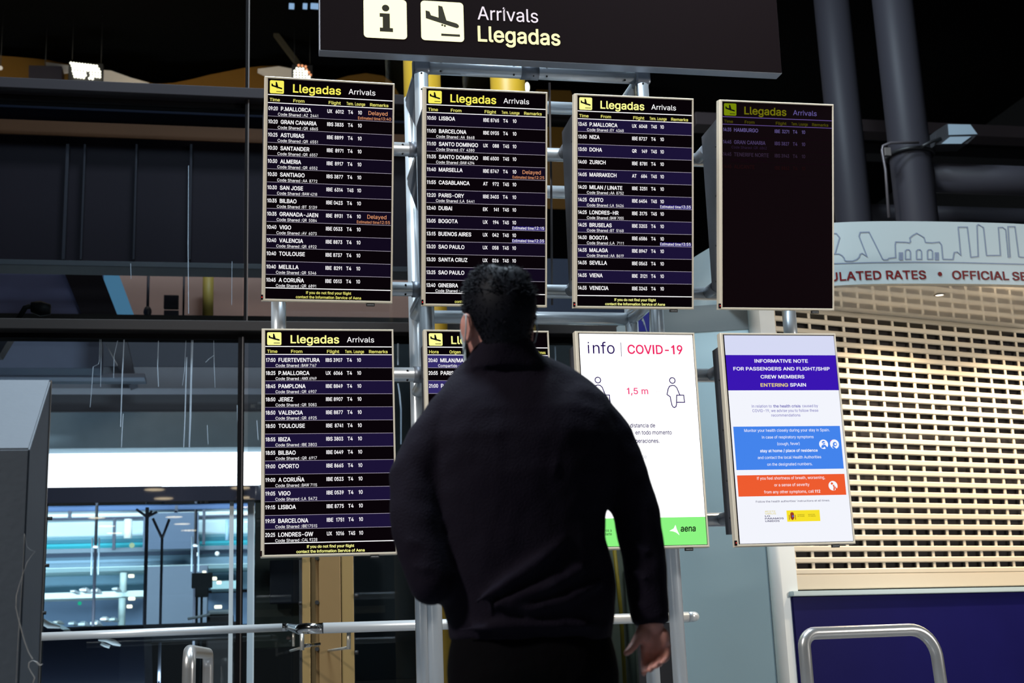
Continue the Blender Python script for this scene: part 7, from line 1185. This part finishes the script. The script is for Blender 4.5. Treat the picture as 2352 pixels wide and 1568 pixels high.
# ------------------------------------------------------------------ dark columns and beams at the right
def columns():
    cm = mat('grey_column_paint', (.045, .042, .052), .5, spec=.2)
    for (x0, y0, x1, y1, r_, Y, lb) in ((1912, 0, 1958, 500, 47, 13.5, 'left round grey column behind the dim screen'), (2056, 0, 2100, 500, 54, 12.5, 'right round grey column carrying the floodlight')):
        p = P((x0+x1)/2, 250, Y); b = MB(); b.tube([(p.x, p.y, 0), (p.x, p.y, 13.2)], r_*Y/F, cm, 48); tag(b.build('round_column'), lb, 'column')
    p = P(2078, 250, 12.5); r_ = 54*12.5/F
    for x0, x1, yc, r2, Y, lb in ((2130, 2700, 408, 40, 12.6, 'thick grey round beam beside the right column'), (1985, 2800, 487, 22, 14.2, 'grey round beam just above the booth fascia')):
        b = MB(); A = P(x0, yc, Y); B = P(x1, yc, Y); b.tube([(A.x, Y, A.z), (B.x, Y, A.z)], r2*Y/F, cm, 32); tag(b.build('round_beam'), lb, 'beam')
    o = hbox('trim_23', 1600, 2900, 283, 310, 15.5, .3, mat('brown_black_beam', (.05, .034, .036), .6), None, 2200); structure(o, 'dark brown horizontal beam behind the columns', 'beam')
    o = hbox('trim_24', 1700, 2900, 325, 360, 16.0, .3, mat('black_beam', (.012, .011, .013), .6), None, 2200); structure(o, 'black recessed beam below the brown beam', 'beam')
    Y = 12.5-r_-.05
    t = thing('floodlight', 'grey floodlight clamped to the right round column', 'lamp', P(2200, 315, Y))
    part('clamp_ring', t, lambda b: b.tube([(p.x+(r_+.024)*math.cos(a), p.y+(r_+.024)*math.sin(a), P(2078, 335, Y).z) for a in [2*PI*i/32 for i in range(33)]], .022, mat('clamp_black', (.02, .02, .022), .5), 10, False))
    hz = P(2180, 318, Y)
    def head(b):
        q = [P(2150,300,Y),(P(2175,284,Y)),(P(2230,285,Y)),(P(2246,308,Y)),(P(2222,330,Y)),(P(2150,332,Y))]
        vs = [tuple(v) for v in q]+[(v.x, v.y+.22, v.z) for v in q]; n = 6
        b.add(vs, [tuple(range(n)), tuple(range(2*n-1, n-1, -1))]+[(i, n+i, n+(i+1) % n, (i+1) % n) for i in range(n)], mat('flood_body', (.05, .05, .055), .5))
    part('head', t, head)
    lens = mat('flood_lens', (.42, .52, .60), .3)
    part('lens', t, lambda b: b.add([P(x, y, Y-.012) for x, y in ((2177,285),(2229,286),(2245,308),(2179,310))]+[P(x, y, Y+.0) for x, y in ((2177,285),(2229,286),(2245,308),(2179,310))], [(0,1,2,3),(7,6,5,4),(0,4,5,1),(1,5,6,2),(2,6,7,3),(3,7,4,0)], lens), 'pale lens facet')
    part('lens', t, lambda b: b.add([P(x, y, Y-.012) for x, y in ((2182,314),(2231,313),(2208,330),(2162,330))]+[P(x, y, Y+.0) for x, y in ((2182,314),(2231,313),(2208,330),(2162,330))], [(0,1,2,3),(7,6,5,4),(0,4,5,1),(1,5,6,2),(2,6,7,3),(3,7,4,0)], lens), 'pale lower lens facet')
    part('arm', t, lambda b: b.tube([P(2118, 336, Y-.02), P(2140, 325, Y-.02), P(2160, 318, Y)], .018, mat('clamp_black', (.02, .02, .022), .5), 8))
    part('conduit', t, lambda b: b.tube([P(2110, 327, Y-.03), P(2045, 328, Y-.02), P(2028, 335, Y), P(2026, 345, Y), P(2034, 390, Y), P(2042, 500, Y)], .015, mat('conduit_grey', (.16, .14, .15), .4, .4), 8), 'thin grey conduit')
    part('junction_box', t, lambda b: b.bbox(P(2032, 358, Y)-Vector((0, .02, 0)), P(2044, 340, Y)+Vector((0, .03, 0)), mat('junction_grey', (.16, .14, .13), .5), .004))
columns()
# ------------------------------------------------------------------ the man looking up at the screens
def remesh(b, name, parent, voxel, smooth=6, M=None, origin=None, disp=0, dscale=.1):
    o = b.build('tmp', None)
    md = o.modifiers.new('r', 'REMESH'); md.mode = 'VOXEL'; md.voxel_size = voxel; md.use_smooth_shade = True
    sm = o.modifiers.new('s', 'SMOOTH'); sm.iterations = smooth; sm.factor = .5
    dg = bpy.context.evaluated_depsgraph_get(); dg.update()
    me = bpy.data.meshes.new_from_object(o.evaluated_get(dg))
    old = o.data; bpy.data.objects.remove(o); bpy.data.meshes.remove(old)
    n = len(me.vertices); co = np.zeros(n*3); me.vertices.foreach_get('co', co); co = co.reshape(-1, 3)
    if disp:
        no = np.zeros(n*3); me.vertices.foreach_get('normal', no); no = no.reshape(-1, 3)
        for i in range(n):
            k = noise.noise(Vector(co[i])/dscale)+.5*noise.noise(Vector(co[i])/dscale*2.3+Vector((3, 1, 7)))
            co[i] += no[i]*disp*k
    if origin is not None: co -= np.array(origin)
    me.vertices.foreach_set('co', co.ravel()); me.materials.clear(); me.materials.append(M)
    me.polygons.foreach_set('use_smooth', [True]*len(me.polygons)); me.polygons.foreach_set('material_index', [0]*len(me.polygons)); me.update()
    me.name = name; r = bpy.data.objects.new(name, me); COL.objects.link(r); r.parent = parent; return r
def person():
    Y0 = 3.05
    cx0 = P(1220, 1500, Y0)
    org = Vector((cx0.x, Y0, 0))
    t = thing('person', 'man seen from behind in dark jacket and trousers, looking up at the screens', 'person', org)
    def capsule(b, pts, rs, n=14, M=BLACK):
        pts = [Vector(p) for p in pts]
        # rounded ends
        b.ball(pts[0], rs[0]*.99, M, n=n); b.ball(pts[-1], rs[-1]*.99, M, n=n)
        b.tube(pts, list(rs), M, n)
        for p, r in zip(pts[1:-1], rs[1:-1]): b.ball(p, r*.995, M, n=n)
    def ring(y, xl, xr, b_, Y=Y0, ex=2.3, n=40, grow=1.0):
        A = P(xl, y, Y); B = P(xr, y, Y); c = (A+B)/2; a = (B-A)/2*grow; out = []
        for k in range(n):
            th = 2*PI*k/n; ct, st = math.cos(th), math.sin(th)
            u = abs(ct)**(2/ex)*(1 if ct > 0 else -1); v = abs(st)**(2/ex)*(1 if st > 0 else -1)
            out.append(c+a*u+Vector((0, b_*grow*v, 0)))
        return out
    T = [(1474,1034,1404,.115,3.05),(1440,1030,1404,.125,3.05),(1400,1022,1408,.128,3.05),(1340,1008,1409,.128,3.05),(1290,998,1402,.127,3.05),(1235,990,1387,.13,3.05),(1187,985,1386,.133,3.05),(1100,975,1412,.140,3.05),(1010,975,1418,.138,3.05),(955,990,1408,.125,3.05),(915,1003,1392,.112,3.06),(885,1018,1362,.10,3.07),(862,1038,1330,.092,3.075),(840,1056,1290,.083,3.08),(825,1070,1258,.077,3.085)]
    jm = mat('navy_jacket_cloth', (.0058, .0038, .0108), .88, bump=.25, var=.15, vscale=30, spec=.15)
    b = MB(); b.loft([ring(y, l, r, d, Yy) for y, l, r, d, Yy in T], jm)
    # stand-up collar
    b.loft([ring(860, 1050, 1272, .100, 3.065), ring(830, 1070, 1248, .096, 3.06), ring(808, 1081, 1230, .093, 3.055), ring(791, 1092, 1222, .090, 3.052)], jm)
    # arms
    RA = [P(1338, 948, 3.05), P(1398, 1012, 3.05), P(1432, 1090, 3.045), P(1462, 1180, 3.04), P(1477, 1262, 3.035), P(1486, 1340, 3.03), P(1491, 1400, 3.02), P(1495, 1432, 3.015)]
    RR = [.064, .064, .059, .0565, .053, .0475, .0455, .0425]
    capsule(b, RA[:-1], RR[:-1], 20); b.tube(RA[-2:], RR[-2:], jm, 24)
    LA = [P(1048, 950, 3.05), P(995, 1020, 3.05), P(957, 1098, 3.04), P(956, 1180, 3.02), P(970, 1265, 3.0), P(992, 1335, 2.99)]
    LR = [.066, .068, .065, .062, .058, .052]
    LF = [P(992, 1335, 2.99), P(1012, 1330, 3.10), P(1045, 1300, 3.22), P(1075, 1280, 3.30)]
    capsule(b, LA, LR, 20); capsule(b, LF, [.052, .052, .046, .042], 20)
    # cloth folds and hem
    yb = 3.05
    def fold(pts, r, dz=0):
        b.tube([P(x, y, Yy) for x, y, Yy in pts], [r*.4]+[r]*(len(pts)-2)+[r*.4], jm, 10)
    fold([(1300,1235,2.926),(1235,1290,2.918),(1160,1340,2.918),(1090,1385,2.925)], .013)
    fold([(1345,1300,2.93),(1270,1345,2.920),(1190,1372,2.918),(1130,1395,2.923)], .012)
    fold([(1385,1335,2.945),(1330,1365,2.928),(1270,1380,2.921)], .011)
    fold([(1130,1385,2.92),(1220,1400,2.918),(1310,1375,2.922),(1370,1345,2.935)], .010)
    fold([(1036,1448,2.975),(1120,1440,2.925),(1230,1436,2.921),(1340,1436,2.93),(1398,1440,2.975)], .010)
    fold([(1330,905,2.965),(1292,980,2.925),(1272,1080,2.918),(1262,1160,2.924)], .010)
    fold([(1455,1250,2.985),(1478,1270,2.98),(1505,1262,2.99)], .010); fold([(1450,1310,2.99),(1480,1330,2.985),(1515,1322,2.995)], .009); fold([(1462,1385,2.985),(1490,1396,2.982),(1520,1388,2.99)], .009)
    fold([(935,1240,2.955),(965,1255,2.95),(995,1248,2.955)], .010); fold([(950,1300,2.95),(980,1310,2.945),(1005,1300,2.95)], .010)
    remesh(b, 'jacket', t, .0075, 5, jm, org, .004, .09)['label'] = 'dark navy zip-collar jacket'
    # trousers
    tm = mat('black_trouser_cloth', (.0022, .0020, .0030), .9, bump=.2, spec=.06)
    b = MB(); zc = P(1220, 1568, Y0).z
    b.loft([ring(1452, 1040, 1400, .112), ring(1500, 1030, 1412, .122), ring(1545, 1028, 1417, .128), ring(1600, 1032, 1416, .122), ring(1640, 1040, 1408, .11)], tm)
    hx = [P(1132, 1600, Y0).x, P(1318, 1600, Y0).x]
    for x, s in zip(hx, (-1, 1)):
        zt = P(1220, 1600, Y0).z
        capsule(b, [(x, Y0, zt), (x+s*.005, Y0-.005, zt-.18), (x+s*.012, Y0, .46), (x+s*.014, Y0+.012, .27), (x+s*.014, Y0+.015, .085)], [.098, .09, .072, .068, .062], 20)
    remesh(b, 'trousers', t, .010, 4, tm, org, .003, .12)
    for x, s in zip(hx, (-1, 1)):
        x += s*.014; sh = mat('black_shoe_leather', (.012, .012, .013), .35)
        b = MB(); prof = [(-.085, .034, .075), (-.06, .038, .095), (0, .04, .10), (.06, .044, .075), (.12, .047, .055), (.17, .04, .045), (.195, .018, .03)]
        b.loft([[Vector((x+w*math.cos(2*PI*k/16), Y0+.02+yy, max(.008, h/2+h/2*math.sin(2*PI*k/16)))) for k in range(16)] for yy, w, h in prof], sh)
        for v in range(len(b.v)): b.v[v] = tuple(Vector(b.v[v])-org)
        o = b.build('shoe', t)
    # ---------------- body: one continuous skin
    skin = mat('skin', (.55, .26, .22), .5, bump=.04); skin.node_tree.nodes['Principled BSDF'].inputs['Subsurface Weight'].default_value = .12
    skin.node_tree.nodes['Principled BSDF'].inputs['Subsurface Radius'].default_value = (.012, .004, .002)
    b = MB()
    b.loft([ring(y, l, r, d, Yy, grow=.84) for y, l, r, d, Yy in [(1560,1040,1408,.115,3.05)]+T[:-2]], skin)
    for x, s in zip(hx, (-1, 1)):
        zt = P(1220, 1585, Y0).z
        capsule(b, [(x, Y0, zt), (x+s*.012, Y0, .46), (x+s*.014, Y0+.012, .27), (x+s*.014, Y0+.015, .07)], [.078, .054, .052, .038], 16)
        b.ball((x+s*.014, Y0+.06, .045), .04, skin, sx=.85, sy=2.2, sz=.8)
    capsule(b, RA, [.05, .05, .046, .044, .042, .036, .032, .030], 16)
    capsule(b, LA, [.05, .05, .046, .044, .042, .038], 16); capsule(b, LF, [.038, .037, .032, .028], 16)
    # neck and head
    HC = P(1143, 737, 3.035)
    Rh = Matrix.Rotation(math.radians(17), 3, 'Z') @ Matrix.Rotation(math.radians(13), 3, 'X') @ Matrix.Rotation(math.radians(-2), 3, 'Y')
    def hp(x, y, z): return HC + Rh @ Vector((x, y, z))
    capsule(b, [P(1158, 872, 3.09), P(1155, 815, 3.075), hp(0, -.028, -.055)], [.066, .060, .058], 22)
    HT = [(.0,.012,.012,.012),(.03,.034,.036,.042),(.1,.054,.065,.072),(.2,.067,.084,.090),(.33,.0745,.093,.098),(.46,.0765,.095,.098),(.58,.0745,.094,.088),(.68,.070,.093,.072),(.78,.064,.092,.052),(.88,.053,.088,.03),(.95,.040,.078,.012),(1.0,.022,.066,-.02)]
    HH = .236
    def hring(t_, w, fr, bk, n=32, g=0.0):
        out = []; z = HH/2-t_*HH
        for k in range(n):
            a = 2*PI*k/n; c, s_ = math.cos(a), math.sin(a); yy = (fr if s_ > 0 else bk)
            out.append(hp((w+g)*c, (yy+g)*s_ if s_ > 0 else (yy+g)*s_, z))
        return out
    b.loft([hring(*r) for r in HT], skin)
    # face: nose, brow, eyes, lips
    b.loft([[hp(x, y, z) for x, y, z in ((-.008,.088,.012),(.008,.088,.012),(.0,.098,.012))], [hp(x, y, z) for x, y, z in ((-.013,.090,-.012),(.013,.090,-.012),(.0,.112,-.014))], [hp(x, y, z) for x, y, z in ((-.019,.088,-.032),(.019,.088,-.032),(.0,.121,-.030))], [hp(x, y, z) for x, y, z in ((-.014,.086,-.038),(.014,.086,-.038),(.0,.112,-.039))]], skin)
    for s in (-1, 1):
        b.ball(hp(s*.033, .083, .010), .014, skin, n=10); b.tube([hp(s*.014, .094, .024), hp(s*.034, .092, .029), hp(s*.054, .078, .022)], .007, skin, 8)
    b.tube([hp(-.025, .085, -.062), hp(0, .096, -.060), hp(.025, .085, -.062)], .007, skin, 8); b.tube([hp(-.02, .084, -.073), hp(0, .094, -.073), hp(.02, .084, -.073)], .007, skin, 8)
    # ears
    for s in (-1, 1):
        Re = Rh @ Matrix.Rotation(s*math.radians(-24), 3, 'Z') @ Matrix.Rotation(math.radians(-8), 3, 'X')
        c = hp(s*.0835, -.006, -.020)
        b.ball(c, .034, skin, .30, .58, 1.0, 16, Re)
        rim = [c+Re @ Vector((s*.005, .012*math.cos(a)-.004, .030*math.sin(a))) for a in [PI*.35+1.45*PI*k/10 for k in range(11)]]
        b.tube(rim, .0052, skin, 8); b.ball(c+Re @ Vector((0, .004, -.029)), .0095, skin, n=8)
    # right hand, palm turned back, fingers loosely curled
    Yh = 3.01
    w0 = P(1496, 1428, Yh+.005)
    def hand(W0, mc, fingers, thumb):
        b.ball(W0, .027, skin, 1.15, .75, 1.0)
        for p, r in mc: capsule(b, [W0+(p-W0)*.12, p], [.0165, r], 12)
        for ch in fingers: capsule(b, [c for c, _ in ch], [r for _, r in ch], 12)
        capsule(b, [c for c, _ in thumb], [r for _, r in thumb], 12)
    mc = [(P(1482,1489,Yh), .0125), (P(1499,1493,Yh), .0125), (P(1515,1490,Yh), .012), (P(1530,1483,Yh), .0112)]
    fs = [[(P(1481,1490,Yh),.0098),(P(1480,1515,Yh-.004),.0088),(P(1479,1534,Yh-.016),.0080),(P(1479,1546,Yh-.028),.0068)],
          [(P(1498.5,1494,Yh),.0098),(P(1499,1518,Yh-.008),.0088),(P(1497,1532,Yh-.026),.0080),(P(1493,1538,Yh-.044),.0068)],
          [(P(1515.5,1491,Yh),.0095),(P(1517,1512,Yh-.010),.0085),(P(1514,1524,Yh-.028),.0076),(P(1507,1529,Yh-.046),.0065)],
          [(P(1531,1484,Yh),.0086),(P(1533,1500,Yh-.010),.0076),(P(1531,1511,Yh-.024),.0068),(P(1526,1517,Yh-.040),.0058)]]
    th = [(P(1480,1446,Yh-.002),.0165),(P(1467,1464,Yh-.012),.0128),(P(1455,1482,Yh-.022),.0100),(P(1445,1494,Yh-.03),.0088),(P(1438,1499.5,Yh-.034),.0070)]
    hand(w0, mc, fs, th)
    b.ball(P(1484, 1462, Yh-.008), .017, skin, 1, .9, 1.35); b.ball(P(1526, 1464, Yh-.008), .0145, skin, .9, .9, 1.5)
    # left hand in front of the waist
    W1 = LF[-1]; dv = (LF[-1]-LF[-2]).normalized(); sd = dv.cross(Vector((0, 0, 1))).normalized(); upv = sd.cross(dv)
    mc = [(W1+dv*.085+upv*(.027-.018*i), .0125-.0004*i) for i in range(4)]
    fs = []
    for i in range(4):
        k0 = W1+dv*.085+upv*(.027-.018*i); L = (.042, .046, .043, .034)[i]
        fs.append([(k0, .0098), (k0+dv*L*.8-sd*.018, .0088), (k0+dv*L*.9-sd*.045, .0078), (k0+dv*L*.55-sd*.060, .0066)])
    th = [(W1+dv*.02+upv*.018, .0155), (W1+dv*.05+upv*.042-sd*.01, .0125), (W1+dv*.078+upv*.052-sd*.022, .0100), (W1+dv*.100+upv*.050-sd*.03, .0075)]
    hand(W1, mc, fs, th)
    remesh(b, 'body', t, .0034, 2, skin, org)
    # nails on the right hand thumb are turned away; hair
    hm = mat('black_hair', (.0034, .0038, .0080), .6, spec=.13)
    b = MB(); rng = random.Random(3); n = 56
    HA = [(-.055,.010)]+[]
    rows = []
    ts = [0.0,.03,.07,.12,.18,.25,.33,.41,.5,.58,.66,.73,.8,.86]
    HTB = [r for r in HT if r[0] < .65]+[(.68,.0705,.093,.083),(.78,.0665,.092,.082),(.88,.0640,.088,.077),(1.0,.062,.078,.070)]
    def prof(t_):
        a = np.array(HTB); return [float(np.interp(t_, a[:, 0], a[:, k])) for k in (1, 2, 3)]
    def lim(a):     # hairline: how far down the hair reaches, by direction (0 = face, pi = nape)
        d = abs((a+PI) % (2*PI)-PI)
        return float(np.interp(d, [0, .5, .95, 1.25, 1.45, 1.60, 1.75, 1.95, 2.15, 2.4, 2.75, PI], [.20, .19, .26, .50, .52, .42, .52, .62, .74, .90, .97, .98]))
    for sgn, lst in ((1, 'o'), (-1, 'i')):
        g = []
        for t_ in ts:
            row = []
            for k in range(n):
                a = 2*PI*k/n; L = lim(a); tt = t_*L/.86
                w, fr, bk = prof(tt); s_, c = math.cos(a), math.sin(a)
                thick = .0125*(1-.80*max(0, (tt/L-.35)/.65)) if L > 0 else 0
                if tt < .25: thick += .004*(1+.5*math.sin(a*5))*(1-tt/.25)
                gg = thick if sgn > 0 else -.004
                q = hp((w+gg)*c, ((fr if s_ > 0 else bk)+gg)*s_, HH/2-tt*HH+(gg if tt < .08 else gg*.3*(1-tt)))
                row.append(q)
            g.append(row)
        rows.append(g)
    O, I = rows; vs = [p for r in O for p in r]+[p for r in I for p in r]; R_ = len(ts); fsx = []
    for i in range(R_-1):
        for k in range(n):
            a, c = i*n+k, i*n+(k+1) % n; fsx.append((a, c, c+n, a+n)); o_ = R_*n; fsx.append((o_+a+n, o_+c+n, o_+c, o_+a))
    for k in range(n):
        a, c = (R_-1)*n+k, (R_-1)*n+(k+1) % n; fsx.append((a, c, R_*n+c, R_*n+a))
    fsx.append(tuple(range(n))); fsx.append(tuple(R_*n+k for k in range(n))[::-1])
    b.add(vs, fsx, hm, True)
    # loose tufts so that the outline is hair, not a cap
    for _ in range(2600):
        a = rng.uniform(0, 2*PI); t_ = rng.random()**1.2*.80; L = lim(a); tt = t_*L/.86
        w, fr, bk = prof(tt); s_, c = math.cos(a), math.sin(a)
        g0 = .008*(1-.7*tt/L); base = hp((w+g0)*c, ((fr if s_ > 0 else bk)+g0)*s_, HH/2-tt*HH+(g0 if tt < .1 else 0))
        nrm = Rh @ Vector((c, s_, .9-2.2*tt)).normalized(); flow = Rh @ Vector((rng.uniform(-.7, .7), rng.uniform(-.2, .8), rng.uniform(-.5, .4)))
        ln = rng.uniform(.007, .016)*(1.45 if tt < .25 else .95*(1-.75*tt)); tip = base+(nrm*.62+flow*.6).normalized()*ln; mid_ = base+nrm*ln*.55
        b.tube([base, mid_, tip], [.0016, .0013, .0003], hm, 4, False)
    for v in range(len(b.v)): b.v[v] = tuple(Vector(b.v[v])-org)
    b.build('hair', t, fix=False)['label'] = 'short black hair'
    # face mask with ear loops
    mm = mat('pale_mask_fabric', (.40, .48, .52), .7)
    b = MB(); R2 = []
    for t_ in (.52, .6, .68, .76, .84, .92, 1.0, 1.04):
        w, fr, bk = prof(min(1, t_)); row = []
        for k in range(17):
            a = -1.28+2.56*k/16; g = .006+(.022*math.cos(a)**6 if .52 < t_ < .75 else 0)+(.012 if .52 < t_ < 1.0 else .004)*math.cos(a*1.1)**2
            row.append(hp((w+g)*math.sin(a), (fr+g)*math.cos(a), HH/2-t_*HH))
        R2.append(row)
    vs = [p for r in R2 for p in r]; m_ = 17; fsx = [(i*m_+k, i*m_+k+1, (i+1)*m_+k+1, (i+1)*m_+k) for i in range(len(R2)-1) for k in range(m_-1)]
    o_ = len(vs); cen = HC; vs2 = [p-(p-cen).normalized()*.0015 for p in vs]
    fsx += [tuple(o_+q for q in f[::-1]) for f in fsx]
    b.add(vs+vs2, fsx, mm, True)
    for v in range(len(b.v)): b.v[v] = tuple(Vector(b.v[v])-org)
    mk = b.build('face_mask', t, fix=False); mk['label'] = 'pale blue face mask'
    for s in (-1, 1):
        b = MB(); pts = [hp(s*.077, .036, -.008), hp(s*.086, .008, .012), hp(s*.0935, -.018, .010), hp(s*.096, -.026, -.015), hp(s*.094, -.020, -.045), hp(s*.086, -.004, -.062), hp(s*.074, .030, -.082)]
        b.tube(pts, .0017, mm, 6)
        for v in range(len(b.v)): b.v[v] = tuple(Vector(b.v[v])-org)
        b.build('ear_loop', mk)
person()
